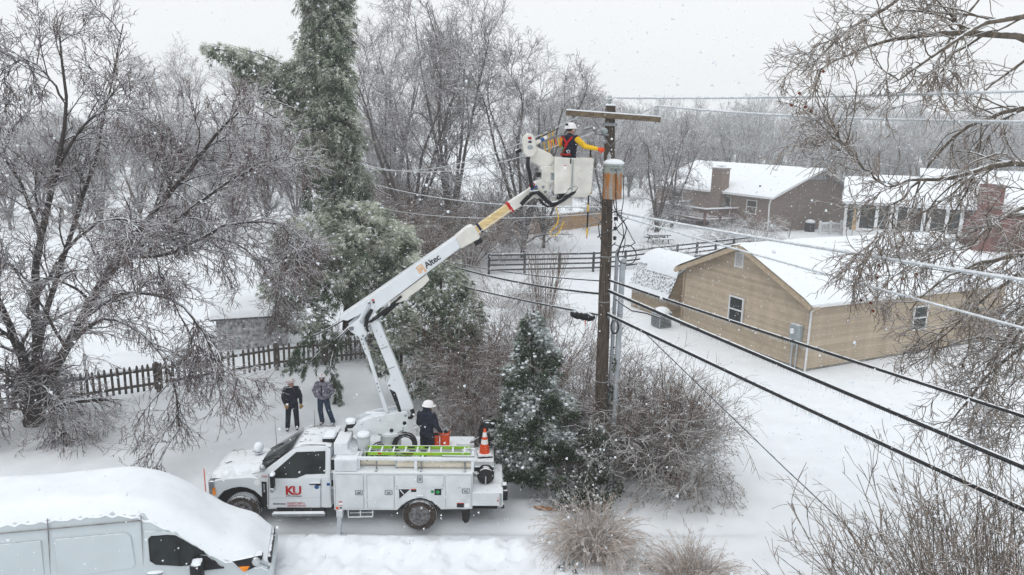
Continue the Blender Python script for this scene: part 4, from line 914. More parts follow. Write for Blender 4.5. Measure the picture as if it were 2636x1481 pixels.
fc = P_(MB().box(2.385, 2.545, -.012, .0, 1.0, 1.165), 'fuel_filler', 'black', bevel=.02); MB().lathe([(.045, 0), (.04, -.02)], 14, (2.465, -.012, 1.085), 'y').build('cap', M['green'], fc); decal(2.30, 2.37, 1.055, 1.12, 'green')
P_(MB().box(1.95, 2.13, -.05, .0, .965, 1.0), 'grab_step', 'body_grey', bevel=.008)
decal(2.92, 3.09, .685, .80, 'decal_black', -.018); decal(2.92, 3.09, .785, .805, 'red', -.020); decal(3.11, 3.22, .69, .79, 'decal_white', -.018)
decal(.12, .20, .74, .83, 'decal_white', -.018); decal(.12, .20, .80, .83, 'red', -.020); decal(.12, .20, .62, .70, 'decal_white', -.018); decal(.12, .2, .705, .72, 'red', -.018); decal(.13, .19, .64, .68, 'decal_black', -.021)
MB().lathe([(.035, 0), (.03, -.015)], 14, (.075, -.014, .655), 'y').build('reflector', M['orange'], TK)
for u, w_ in ((1.49, 1.16), (1.50, 1.23), (2.57, 1.17), (2.57, 1.25), (2.98, 1.2)): MB().lathe([(.014, 0), (.010, -.012)], 8, (u, -.012, w_), 'y').build('bumper_stop', M['black'], TK)
# top shelf: box, tubes, rack
P_(MB().box(.0, 3.29, -.012, .57, 1.538, 1.575), 'shelf_top', 'white', bevel=.008)
tb_ = P_(MB().box(.03, .56, .02, .50, 1.58, 1.885), 'top_toolbox', 'white', bevel=.01); MB().box(.045, .535, .004, .018, 1.60, 1.85).build('lid_panel', M['body_grey'], tb_, bevel=.004)
P_(MB().prism([(-.02, 1.89), (.50, 1.89), (.30, 2.02), (.30, 2.19), (-.02, 2.19)], .25, 1.0), 'cab_guard_box', 'white', bevel=.012)
P_(MB().tube([(1.46, .27, 1.68), (3.27, .27, 1.68)], .095, 18), 'storage_tube', 'pvc', smooth=True); P_(MB().tube([(.60, .38, 1.66), (3.2, .38, 1.66)], .075, 14), 'storage_tube', 'pvc', smooth=True)
P_(MB().tube([(1.44, .27, 1.68), (1.48, .27, 1.68)], .105, 18), 'tube_cap', 'galv', smooth=True)
for u in (1.0, 2.06, 3.10): P_(MB().bar((u, .15, 1.58), (u, .15, 1.80), .03, .03).bar((u, .15, 1.585), (u, .03, 1.585), .05, .02), 'tube_bracket', 'steel')
P_(MB().box(.53, 3.34, .10, .19, 1.83, 1.895), 'ladder_rack', 'white', bevel=.008); P_(MB().box(.53, 3.34, .66, .72, 1.83, 1.88), 'ladder_rack', 'white', bevel=.008)
for u in (.575, 1.93, 3.28):
    P_(MB().box(u - .035, u + .035, .11, .18, 1.57, 1.835), 'rack_post', 'white'); P_(MB().box(u - .03, u + .03, .12, .70, 1.80, 1.835), 'rack_crossbar', 'white')
P_(MB().box(2.55, 3.33, .16, .24, 1.895, 1.925), 'ladder_clamp', 'steel', bevel=.006)
# tail deck
P_(MB().box(3.29, 3.99, .03, 2.13, .95, 1.06), 'tail_deck', 'body_grey', bevel=.008); P_(MB().box(3.29, 4.0, .0, .05, .72, 1.058), 'tail_skirt', 'body_grey', bevel=.008)
P_(MB().box(3.93, 4.02, .0, 2.16, .70, 1.055), 'tail_panel', 'body_grey', bevel=.008)
for w_ in (.86, .93): MB().lathe([(.022 if w_ < .9 else .012, 0), (.02 if w_ < .9 else .01, -.012)], 10, (3.90, -.0, w_), 'y').build('tail_lamp', M['red'], TK)
P_(MB().box(3.98, 4.06, .06, .16, .62, .72), 'bump_stop', 'rubber'); P_(MB().box(4.0, 4.14, .25, .55, .72, .98).box(4.0, 4.12, .3, .5, .98, 1.10), 'rear_winch', 'black', bevel=.02)
P_(MB().box(3.30, 3.80, 1.05, 1.9, 1.06, 1.36), 'rear_locker', 'body_grey', bevel=.01)
P_(MB().box(3.32, 3.80, .98, 1.06, 1.10, 1.24), 'locker_shadow_gap', 'black')  # solid black block added to stand in for shade at the locker
rl_ = P_(MB().lathe([(.06, -.13), (.20, -.13), (.21, -.10), (.15, -.09), (.15, .09), (.21, .10), (.20, .13), (.06, .13)], 24, (3.60, .55, 1.27), 'y'), 'cable_reel', 'rubber', smooth=True)
for k in range(5): MB().torus((3.60, .48 + k * .035, 1.27), .165, .018, Matrix.Rotation(R(90), 3, 'X')).build('wound_cable', M['cable'], rl_, smooth=True)
MB().bar((3.60, .40, 1.06), (3.60, .40, 1.28), .04, .03).bar((3.60, .70, 1.06), (3.60, .70, 1.28), .04, .03).build('reel_stand', M['galv'], rl_)
P_(MB().lathe([(.055, 0), (.10, 0.05), (.10, .07)], 12, (3.40, .9, 1.06)), 'deck_cleat', 'cream', smooth=True)
# mudflap, outrigger, steps
P_(MB().prism([(3.02, .56), (3.22, .58), (3.24, .40), (3.2, .24), (3.12, .20), (3.05, .28)], .10, .13), 'mudflap', 'rubber')
orr = P_(MB().box(.06, .20, -.06, .10, .42, .60), 'outrigger', 'body_grey'); MB().bar((.13, .02, .55), (.13, -.20, .06), .10, .08).build('outrigger_leg', M['galv'], orr); MB().bar((-.04, -.22, .04), (.30, -.22, .05), .26, .035).build('foot_plate', M['steel'], orr)
st_ = MB()
for a, b in (((.32, .05, .56), (.32, .05, .38)), ((.90, .05, .57), (.90, .05, .40)), ((.61, .05, .57), (.61, .05, .37)), ((.32, .05, .38), (.90, .05, .40)), ((.32, .25, .38), (.90, .25, .40))): st_.bar(a, b, .025, .025)
P_(st_, 'stirrup_step', 'white')
# ---------------------------------------------------------------- boom, in its own turned frame
BL_ = dict(loc=(1.2, 1.2, 0), rot=(0, 0, R(8)))
def Bm(mb, name, m='white', parent=None, **k):
    if parent: return mb.build(name, M[m], parent, **k)
    return mb.build(name, M[m], TK, **BL_, **k)
ped = Bm(MB().lathe([(.40, 1.50), (.40, 1.58), (.27, 1.62), (.25, 2.04), (.33, 2.07), (.33, 2.14)], 28), 'pedestal', 'body_grey', smooth=True)
tp = [(-.90, 2.16), (-.92, 2.32), (-.78, 2.46), (-.36, 2.60), (.38, 2.70), (.42, 2.66), (.43, 2.36), (.36, 2.25), (.12, 2.13)]
turr = Bm(MB().prism(tp, -.25, -.20), 'turret', 'body_grey', bevel=.006); MB().prism(tp, .20, .25).build('turret_plate', M['body_grey'], turr, bevel=.006)
MB().prism([(-.88, 2.18), (-.86, 2.32), (-.4, 2.52), (.30, 2.58), (.30, 2.25), (.1, 2.16)], -.2, .2).build('turret_core', M['body_grey'], turr)
for a, w_, r_ in ((.36, 2.60, .035), (.34, 2.40, .05), (.02, 2.22, .05), (.30, 2.28, .018), (-.26, 2.51, .014), (-.7, 2.42, .014)):
    MB().lathe([(r_, 0), (r_ * .9, -.02), (r_ * .55, -.022)], 14, (a, -.25, w_), 'y').build('pivot_pin', M['steel'] if r_ < .04 else M['dark'], turr, smooth=True)
MB().box(-1.06, -.86, -.16, .16, 2.28, 2.40).build('hose_manifold', M['black'], turr, bevel=.02)
for k in range(4): MB().tube([(-1.04 + .03 * k, -.12 + .07 * k, 2.38), (-1.1, -.12 + .07 * k, 2.2), (-1.0, -.1 + .05 * k, 1.95), (-.85, -.1, 1.6)], .028, 7).build('hose', M['black'], turr, smooth=True)
MB().ball((-.98, 0, 2.43), (.13, .14, .06), 12, 6).build('snow', M['snow_cap'], turr, smooth=True)
MB().bar((-.60, -.1, 2.66), (-.20, -.1, 2.62), .05, .04).build('snow_ridge', M['snow_cap'], turr)
lb = [(-.24, 5.00), (-.08, 4.57), (.11, 4.07), (.58, 2.74), (.54, 2.62), (.39, 2.50), (.30, 2.56), (.14, 3.17), (-.03, 3.27), (-.08, 3.38), (.01, 3.61), (-.09, 3.92), (-.28, 4.43), (-.47, 4.98), (-.40, 5.04)]
lob = Bm(MB().prism(lb, -.15, .15), 'lower_boom', 'white', bevel=.015)
MB().bar((-.02, -.02, 3.38), (.26, -.02, 2.60), .09, .09).build('lift_cylinder', M['black'], lob)
MB().tube([(.40, -.12, 2.5), (.50, -.20, 2.52), (.56, -.24, 2.62), (.52, -.2, 2.74)], .05, 8).build('hose', M['black'], lob, smooth=True)
for a, w_ in ((-.20, 4.62), (-.30, 4.76), (-.16, 4.40), (-.06, 3.78), (.0, 3.66), (.1, 3.5), (-.02, 3.36)): MB().lathe([(.014 if w_ > 3.4 else .035, 0), (.012 if w_ > 3.4 else .03, -.012)], 10, (a, -.15, w_), 'y').build('bolt', M['steel'], lob)
for t in (.28, .52):
    p = Vector((-.42, 0, 4.9)).lerp(Vector((.30, 0, 2.75)), t); MB().bar((p.x - .0, -.153, p.z - .005), (p.x + .17, -.153, p.z + .06), .004, .012).build('scale_mark', M['decal_black'], lob)
stt = Bm(MB().tube([(-.06, -.05, 2.56), (-.22, -.05, 3.12)], .055, 12).tube([(-.22, -.05, 3.10), (-.52, -.05, 4.18)], .048, 12).tube([(-.52, -.05, 4.16), (-.72, -.05, 4.74)], .062, 12), 'levelling_strut', 'white', smooth=True)
for w_ in (3.2, 3.3, 3.4, 4.3, 4.42, 4.54): a = -.06 - (w_ - 2.56) * .303; MB().ball((a, -.11, w_), .016, 8, 6).build('bolt', M['dark'], stt)
el = Bm(MB().prism([(-.98, 4.86), (-.90, 4.76), (-.76, 4.66), (-.60, 4.58), (-.53, 4.68), (-.60, 4.90), (-.40, 5.05), (-.34, 5.35), (-.44, 5.55), (-.52, 5.45), (-.70, 5.10)], -.21, -.16), 'elbow', 'white', bevel=.006)
MB().prism([(-.98, 4.86), (-.90, 4.76), (-.76, 4.66), (-.60, 4.58), (-.53, 4.68), (-.60, 4.90), (-.40, 5.05), (-.34, 5.35), (-.44, 5.55), (-.52, 5.45), (-.70, 5.10)], .16, .21).build('elbow_plate', M['white'], el, bevel=.006)
for a, w_, r_ in ((-.89, 4.85, .06), (-.66, 5.02, .03), (-.46, 5.46, .035), (-.62, 4.66, .03)): MB().lathe([(r_, 0), (r_ * .9, -.03), (r_ * .5, -.03)], 14, (a, -.21, w_), 'y').build('pivot_pin', M['steel'], el, smooth=True)
MB().tube([(-.44, -.22, 5.44), (-.60, -.23, 5.12), (-.66, -.22, 4.98)], .035, 8).build('rod', M['galv'], el, smooth=True); MB().tube([(-.40, -.18, 5.3), (-.52, -.26, 5.1), (-.55, -.24, 4.9)], .05, 8).build('hose', M['black'], el, smooth=True)
ub = [(-1.16, 5.06), (-1.15, 5.13), (-1.08, 5.17), (-.46, 5.59), (1.60, 7.03), (1.74, 6.79), (.0, 5.47), (-.42, 5.15), (-.50, 5.30), (-.70, 5.16), (-.98, 5.02)]
ubm = Bm(MB().prism(ub, -.16, .16), 'upper_boom', 'white', bevel=.015)
cyl_g = MB().prism([(.02, 5.46), (.90, 6.12), (.97, 5.98), (.80, 5.80), (.30, 5.45), (.02, 5.40)], -.12, .12).build('cylinder_cover', M['cream'], ubm, bevel=.01)
MB().tube([(.35, 0, 5.55), (-.16, 0, 5.10)], .06, 12).build('lift_cylinder', M['black'], ubm, smooth=True); MB().tube([(-.14, 0, 5.12), (-.58, 0, 4.74)], .035, 12).build('cylinder_rod', M['chrome'], ubm, smooth=True)
MB().tube([(.30, -.14, 5.60), (.0, -.17, 5.35), (-.3, -.18, 5.12), (-.55, -.2, 4.95), (-.5, -.2, 4.75)], .03, 7).tube([(.1, -.1, 5.38), (-.2, -.16, 5.16), (-.45, -.2, 5.0)], .04, 7).build('hose', M['black'], ubm, smooth=True)
ba = math.atan2(7.03 - 5.59, 1.60 + .46)
brt = (R(90), -ba, 0)
def blocal(a, w_): return (a, -.166, w_)
text('Altec', .215, M['decal_black'], ubm, blocal(.90, 6.27), brt, 'lettering', bold=.003, spacing=.92)
lg = MB(); 
for a, b in (((0, 0), (0, .15)), ((0, .15), (.14, .15)), ((.14, .15), (.14, -.03)), ((.04, .0), (.04, .10)), ((.04, .10), (.10, .10)), ((.10, .10), (.10, .02)), ((.04, .05), (.10, .05)), ((0, 0), (.04, 0)), ((.10, -.03), (.16, -.03))):
    c, s = math.cos(ba), math.sin(ba); f = lambda p: (.745 + p[0] * c - p[1] * s, -.164, 6.165 + p[0] * s + p[1] * c); lg.bar(f(a), f(b), .005, .018)
lg.build('logo', M['logo_gold'], ubm)
MB().box(-.40, -.34, -.166, -.162, 5.50, 5.54).build('decal', M['red'], ubm); MB().box(-.38, -.33, -.166, -.162, 5.44, 5.49).build('decal', M['decal_black'], ubm)
colr = Bm(MB().prism([(1.585, 7.02), (1.86, 7.25), (1.98, 7.30), (2.05, 7.26), (2.17, 7.05), (2.15, 6.98), (2.08, 6.95), (1.72, 6.75)], -.19, .19), 'boom_collar', 'cream', bevel=.012)
MB().prism([(2.02, 6.92), (2.20, 7.0), (2.26, 6.90), (2.08, 6.80)], -.1, .14).build('tip_sensor', M['black'], colr)
ins = Bm(MB().bar((2.05, 0, 7.13), (2.96, 0, 7.775), .20, .215, up=(0, 1, 0)), 'insulated_boom', 'fibre', bevel=.012)
ins2 = Bm(MB().bar((2.92, 0, 7.747), (3.62, 0, 8.20), .24, .235, up=(0, 1, 0)), 'boom_tip', 'cream', bevel=.012)
MB().bar((2.155, 0, 7.205), (2.205, 0, 7.24), .224, .222, up=(0, 1, 0)).build('band', M['navyband'], ins); MB().bar((2.87, 0, 7.712), (2.93, 0, 7.755), .246, .242, up=(0, 1, 0)).build('band', M['red'], ins2)
MB().tube([(2.05, -.115, 7.06), (2.96, -.115, 7.70)], .008, 5).build('air_line', M['decal_white'], ins)
hd = Bm(MB().prism([(3.36, 8.14), (3.44, 8.30), (3.62, 8.41), (3.80, 8.42), (3.86, 8.30), (3.82, 8.06), (3.60, 7.92), (3.45, 7.98)], -.16, .16), 'platform_knuckle', 'cream', bevel=.02)
for a, w_ in ((3.52, 8.2), (3.68, 8.24), (3.74, 8.12)): MB().lathe([(.04, 0), (.03, -.02)], 12, (a, -.16, w_), 'y').build('pivot_pin', M['steel'], hd)
rot_ = MB().prism([(3.64, 8.38), (3.64, 8.72), (3.98, 8.73), (4.0, 8.62), (4.09, 8.60), (4.09, 8.36), (3.98, 8.30), (3.86, 8.28)], -.17, .17).build('rotator', M['cream'], hd, bevel=.02)
MB().box(3.86, 4.04, -.19, -.165, 8.40, 8.56).build('rotator_window', M['meter'], hd, bevel=.01)
MB().bar((3.83, -.2, 8.60), (4.10, -.2, 8.57), .06, .05).bar((3.83, -.2, 8.38), (4.10, -.2, 8.35), .06, .05).build('yoke', M['cream'], hd, bevel=.008)
MB().box(3.54, 3.62, -.10, .05, 8.46, 8.58).build('valve', M['black'], hd)
jb = Bm(MB().prism([(3.30, 8.93), (3.40, 8.82), (3.62, 8.69), (3.84, 8.72), (3.95, 8.82), (3.95, 8.92), (3.86, 9.02), (3.66, 9.10), (3.50, 9.18), (3.38, 9.2)], -.10, .12), 'jib_arm', 'cream', bevel=.03)
wn = MB().prism([(3.17, 9.34), (3.20, 9.42), (3.27, 9.48), (3.37, 9.47), (3.44, 9.40), (3.47, 9.28), (3.50, 9.08), (3.45, 8.97), (3.36, 8.92), (3.26, 8.94), (3.20, 9.02)], -.22, .04).build('winch_cover', M['cream'], jb, bevel=.035, seg=3)
MB().box(3.27, 3.35, -.224, -.218, 9.34, 9.40).build('decal', M['red'], wn); MB().box(3.28, 3.36, -.224, -.218, 9.26, 9.31).build('decal', M['navyband'], wn)
MB().ball((3.33, -.22, 9.16), (.07, .012, .055), 12, 6).build('winch_plate', M['meter'], wn, smooth=True)
MB().tube([(3.15, 0, 9.10), (3.02, 0, 9.04)], .05, 10).build('winch_motor', M['black'], jb, smooth=True)
MB().tube([(3.45, 0, 9.22), (3.78, .05, 9.40)], .045, 10).build('jib_boom', M['cream'], jb, smooth=True); MB().tube([(3.62, .02, 9.31), (3.70, .04, 9.355)], .05, 10).build('band', M['blue'], jb, smooth=True)
MB().tube([(3.40, .02, 9.30), (4.10, .14, 9.62)], .010, 5).build('winch_line', M['black'], jb)
# bucket shell: walls with a lip, one open top
bk0, bk1, bz0, bz1, bo0, bo1 = 4.00, 4.86, 8.00, 8.93, -.34, .46
bkt = MB()
def wall(pts): bkt.add(pts + [tuple(Vector(p)) for p in []], [(0, 1, 2, 3)])
tpr = .05
oq = [(bk0, bo0), (bk1, bo0), (bk1, bo1), (bk0, bo1)]
bot = [(bk0 + tpr, bo0 + tpr), (bk1 - tpr, bo0 + tpr), (bk1 - tpr, bo1 - tpr), (bk0 + tpr, bo1 - tpr)]
ot = [(a, b, bz1) for a, b in oq]; om = [(a, b, bz0 + .14) for a, b in [(bk0 + .02, bo0 + .02), (bk1 - .02, bo0 + .02), (bk1 - .02, bo1 - .02), (bk0 + .02, bo1 - .02)]]; ob = [(a, b, bz0) for a, b in [(bk0 + .1, bo0 + .1), (bk1 - .1, bo0 + .1), (bk1 - .1, bo1 - .1), (bk0 + .1, bo1 - .1)]]
it = [(a, b, bz1) for a, b in [(bk0 + .03, bo0 + .03), (bk1 - .03, bo0 + .03), (bk1 - .03, bo1 - .03), (bk0 + .03, bo1 - .03)]]; ib = [(a, b, bz0 + .04) for a, b in [(bk0 + .12, bo0 + .12), (bk1 - .12, bo0 + .12), (bk1 - .12, bo1 - .12), (bk0 + .12, bo1 - .12)]]
vs = ot + om + ob + it + ib; F_ = []
for i in range(4):
    j = (i + 1) % 4; F_ += [(i, j, 4 + j, 4 + i), (4 + i, 4 + j, 8 + j, 8 + i), (12 + j, 12 + i, 16 + i, 16 + j), (j, i, 12 + i, 12 + j)]
F_ += [(11, 10, 9, 8), (16, 17, 18, 19)]
bk = Bm(MB().add(vs, F_), 'bucket', 'cream', bevel=.03, seg=3)
MB().box(4.34, 4.36, bo0 - .018, bo0 + .02, 8.14, 8.90).build('bucket_rib', M['meter'], bk, bevel=.005)
MB().prism([(3.90, 8.95), (4.31, 8.93), (4.31, 8.30), (4.2, 8.1), (3.92, 8.08)], bo0 - .02, bo0 + .04).build('side_panel', M['cream'], bk, bevel=.012)
MB().box(4.12, 4.19, bo0 - .026, bo0 - .019, 8.66, 8.76).build('decal', M['decal_white'], bk); MB().box(4.12, 4.19, bo0 - .028, bo0 - .022, 8.745, 8.76).build('decal', M['red'], bk)
for a, w_ in ((4.55, 8.65), (4.52, 8.45), (4.26, 8.7), (4.25, 8.5), (4.24, 8.33)): MB().lathe([(.012, 0), (.01, -.01)], 8, (a, bo0 - .022 if a < 4.3 else bo0, w_), 'y').build('bolt', M['fibre'], bk)
MB().box(4.27, 4.30, bo0 - .03, bo0 - .015, 8.80, 8.92).build('latch', M['black'], bk)
MB().box(3.98, 4.44, -.1, .3, 7.78, 7.98).build('platform_mount', M['cream'], bk, bevel=.02)
MB().tube([(4.80, .1, 8.6), (4.90, .1, 8.35), (4.90, .1, 8.08), (4.83, .1, 8.04)], [.02, .06, .08, .03], 10).build('tool_pouch', M['canvas_tan'], bk, smooth=True)
for pts, r_ in (([(3.13, 7.82), (3.26, 7.96), (3.40, 8.10), (3.52, 8.12), (3.64, 8.03), (3.75, 7.92), (3.87, 7.84), (4.0, 7.86), (4.13, 7.93), (4.28, 8.04), (4.45, 8.16), (4.50, 8.24), (4.42, 8.27), (4.28, 8.20), (4.15, 8.10), (4.05, 7.98)], .055),
                ([(3.28, 8.94), (3.27, 8.75), (3.32, 8.55), (3.36, 8.35), (3.40, 8.2)], .045), ([(3.56, 7.98), (3.64, 7.86), (3.78, 7.78), (3.95, 7.80), (4.05, 7.86)], .035), ([(4.02, 7.95), (4.10, 8.12), (4.16, 8.25), (4.30, 8.27), (4.42, 8.24)], .045)):
    q = [Vector((a, -.27, w_)) for a, w_ in pts]; Bm(MB().tube(q, r_, 9), 'hose_bundle', 'black', smooth=True)
Bm(MB().torus((3.40, -.2, 8.28), .06, .012, Matrix.Rotation(R(90), 3, 'X')), 'hose_clamp', 'red', smooth=True); Bm(MB().bar((3.36, -.22, 8.16), (3.52, -.22, 8.26), .04, .04), 'hose_clip', 'blue')
# ---------------------------------------------------------------- loose things on the truck
def tw(u, v, w_): c, s = math.cos(R(2)), math.sin(R(2)); return (-4.12 + u * c - v * s, 15.62 + u * s + v * c, w_)
def bw(a, o_, w_): c, s = math.cos(R(8)), math.sin(R(8)); return tw(1.2 + a * c - o_ * s, 1.2 + a * s + o_ * c, w_)
ld = thing('ladder', 'lime green fibreglass ladder lying on the truck rack', 'ladder', tw(0, 0, 1.89), R(2))
for v in (.26, .62):
    r_ = MB().box(.72, 3.22, v - .014, v + .014, .005, .088).build('rail', M['lime'], ld); 
    if v < .5:
        MB().box(1.42, 1.62, v - .018, v - .0145, .028, .066).build('label', M['decal_black'], r_); MB().box(1.62, 1.86, v - .018, v - .0145, .028, .066).build('label', M['decal_black'], r_)
        text('HYPERLITE', .032, M['decal_white'], r_, (1.60, v - .020, .060), (R(90), R(180), 0)); text('Little Giant', .036, M['red'], r_, (1.845, v - .020, .060), (R(90), R(180), 0))
        MB().box(1.02, 1.10, v - .018, v - .0145, .03, .07).build('label', M['red'], r_)
    else:
        for a in (1.3, 1.7, 2.1): MB().box(a, a + .16, v - .018, v - .0145, .03, .07).build('label', M['decal_black'], r_)
for k in range(9): MB().bar((.80 + k * .285, .27, .05), (.80 + k * .285, .61, .05), .035, .03).build('rung', M['trim'], ld)
MB().bar((3.02, .44, .06), (3.20, .34, .06), .03, .03).bar((3.02, .44, .06), (3.20, .56, .06), .03, .03).build('v_rung', M['trim'], ld)
MB().tube([(.70, .3, .03), (.66, .42, .10), (.72, .58, .04)], .02, 6).build('rope_loop', M['galv'], ld, smooth=True)
MB().bar((.76, .23, .09), (.76, .235, -.14), .035, .006).build('strap', M['black'], ld); MB().bar((2.27, .235, .10), (2.25, .23, -.16), .035, .006).build('strap', M['yellow'], ld)
cn = thing('traffic_cone', 'orange traffic cone with white bands on the truck tail', 'traffic cone', tw(3.56, 1.42, 1.36), R(10))
MB().box(-.19, .19, -.19, .19, 0, .05).build('base', M['rubber'], cn, bevel=.015); MB().box(-.17, .17, -.17, .17, .05, .085).build('snow', M['snow_cap'], cn, bevel=.02)
pr_ = lambda z: .145 - .115 * (z - .05) / .67
for z0, z1, m_ in ((.05, .33, 'orange'), (.33, .45, 'decal_white'), (.45, .52, 'orange'), (.52, .64, 'decal_white'), (.64, .72, 'orange')): MB().lathe([(pr_(z0), z0), (pr_(z1), z1)], 20, (0, 0, 0)).build('cone_band', M[m_], cn, smooth=True)
nb = thing('landing_net_bag', 'black mesh hoop bag standing behind the traffic cone', 'bag', tw(3.62, 1.75, 1.36), 0)
MB().torus((0, .05, .40), .36, .025, Matrix.Rotation(R(78), 3, 'X') @ Matrix.Scale(.62, 3, (1, 0, 0))).build('hoop', M['black'], nb, smooth=True)
MB().ball((0, .10, .38), (.21, .12, .36), 14, 10).build('mesh_bag', M['black'], nb, smooth=True)
MB().bar((-.2, .0, .35), (-.62, .05, .05), .12, .02).build('handle', M['black'], nb)
def pail(name, label, loc, r0, r1, h, m_, snow=False):
    t = thing(name, label, 'bucket', loc)
    MB().lathe([(r0, 0), (r1, h), (r1 + .012, h), (r1 + .012, h - .03), (r1, h - .03)], 22).build('shell', M[m_], t, smooth=True); MB().lathe([(r1 - .012, h - .005), (r0, .3)], 22).build('inside', M['dark'], t) if not snow else MB().lathe([(r1 - .005, h - .02), (r1 - .02, h + .035), (r1 * .5, h + .055)], 20).build('snow', M['snow_cap'], t, smooth=True)
    MB().torus((0, 0, h - .04), r1 + .015, .006).build('hoop', M['steel'], t); return t
pail('white_pail', 'snow-filled grey pail standing behind the truck cab', tw(.60, .74, 1.55), .14, .165, .66, 'body_grey', True)
P_(MB().box(2.12, 2.85, .90, 1.45, 1.24, 1.72), 'bed_bin', 'body_grey', bevel=.01)
b1 = pail('orange_bucket', 'small orange canvas bucket at the hooded worker\'s hand', tw(2.33, 1.12, 1.72), .085, .10, .34, 'orange'); b2 = pail('orange_bucket', 'large orange canvas bucket holding metal clamps in the truck bed', tw(2.56, 1.16, 1.72), .115, .125, .40, 'orange')
for k in range(4): MB().ball((-.05 + .04 * k, .02 * (k % 2), .42 + .03 * (k % 3)), (.03, .03, .05), 8, 6).build('clamp', M['galv'], b2, smooth=True)
def coil(label, loc, r, tilt, n):
    t = thing('cable_coil', label, 'cable coil', loc)
    for k in range(n): MB().torus((0, .02 * k, .012 * (k % 3)), r - .028 * (k % 4), .02, Matrix.Rotation(R(tilt), 3, 'X')).build('loop', M['cable'], t, smooth=True)
coil('large black cable coil standing in the truck bed', tw(1.58, .85, 1.86), .29, 60, 7); coil('flat black cable coil beside the grey pail', tw(.97, .82, 1.72), .22, 35, 5)
hs_ = thing('hot_stick', 'yellow and black hot stick hanging from the bucket lip', 'hot stick', bw(4.88, .06, 7.0))
for z0, z1, m_ in ((.02, .22, 'yellow'), (.22, .62, 'black'), (.62, .80, 'yellow'), (.80, 1.02, 'black'), (1.02, 1.95, 'yellow'), (1.95, 2.22, 'black')): MB().tube([(0, 0, z0), (-.0, 0, z1)], .02, 8).build('stick_section', M[m_], hs_, smooth=True)
MB().ball((0, 0, 2.28), (.05, .03, .07), 8, 6).build('clamp_head', M['steel'], hs_, smooth=True); MB().tube([(0, 0, .03), (0, 0, -.05)], .012, 6).build('tip', M['red'], hs_)
rp = [(4.02, 7.80), (4.06, 7.66), (4.10, 7.50), (4.08, 7.35), (3.98, 7.22), (3.90, 7.12), (3.93, 7.05), (4.02, 7.04), (4.12, 7.12), (4.18, 7.25), (4.24, 7.40)]
o = MB().tube([bw(a, -.1, w_) for a, w_ in rp], .013, 6).build('jumper_loop', M['yellow'], None, smooth=True); tag(o, 'yellow jumper cable loop dangling below the bucket', 'cable')
for k, (a, w_, b_, wb) in enumerate(((3.68, 9.47, 3.80, 9.05), (3.86, 9.53, 3.88, 9.0), (3.97, 9.58, 3.92, 9.1))):
    t = thing('grounding_clamp', ('grounding clamp stick leaning in the bucket beside the winch', 'middle grounding clamp stick of the row on the bucket rim', 'grounding clamp stick next to the lineman\'s left sleeve')[k], 'clamp', bw(a, .2, w_))
    MB().tube([(0, 0, 0), (b_ - a, 0, wb - w_)], .014, 7).build('stick', M['yellow'], t, smooth=True); MB().ball((0, 0, .05), (.05, .03, .06), 9, 6).torus((.02, 0, .12), .045, .014, Matrix.Rotation(R(90), 3, 'X')).build('head', M['steel'], t, smooth=True)
o = thing('clamp_bundle', 'bundle of orange-handled clamps hanging on the line by the bucket', 'clamps', bw(3.94, .02, 9.2))
for k in range(6): MB().bar((-.14 + .06 * k, 0, .12 + .02 * k), (-.10 + .06 * k, 0, -.06 + .02 * k), .03, .02).build('clamp_handle', M['orange'] if k % 2 else M['yellow'], o); MB().ball((-.14 + .06 * k, 0, .15 + .02 * k), (.03, .02, .04), 8, 6).build('clamp_jaw', M['steel'], o, smooth=True)
# ---------------------------------------------------------------- van
VN = thing('cargo_van', 'white cargo van buried under a thick blanket of snow', 'van', (-6.59, 12.51, 0), R(14))
vw = 1.80
tk = [(-4.6, .45, 2.25), (-4.55, .40, 2.34), (-.9, .40, 2.36), (-.38, .40, 2.25), (.26, .40, 1.80), (.84, .40, 1.27), (1.22, .42, 1.06), (1.62, .45, .98), (1.82, .5, .80), (1.90, .5, .55)]
vs = []; fs = []
for s, b, t in tk:
    nose = max(0, (s - 1.1) / .8); n2 = .22 * nose ** 2
    for v in (n2, n2 + .001): pass
    ring = [(s, n2 + .02, b), (s, n2, b + .15), (s, n2, min(t - .05, 1.05)), (s, n2 + .06 * max(0, t - 1.05), t - .10), (s, n2 + .10 + .06 * max(0, t - 1.05), t), (s, vw / 2, t + .05)]
    ring += [(q[0], vw - q[1], q[2]) for q in ring[-2::-1]]
    vs += ring
k1 = 11
for i in range(len(tk) - 1):
    for j in range(k1 - 1): fs.append((i * k1 + j, (i + 1) * k1 + j, (i + 1) * k1 + j + 1, i * k1 + j + 1))
fs += [tuple(range(k1)), tuple((len(tk) - 1) * k1 + j for j in range(k1 - 1, -1, -1))]
vb = MB().add(vs, fs).build('body', M['van_white'], VN, smooth=True, sharp=30)
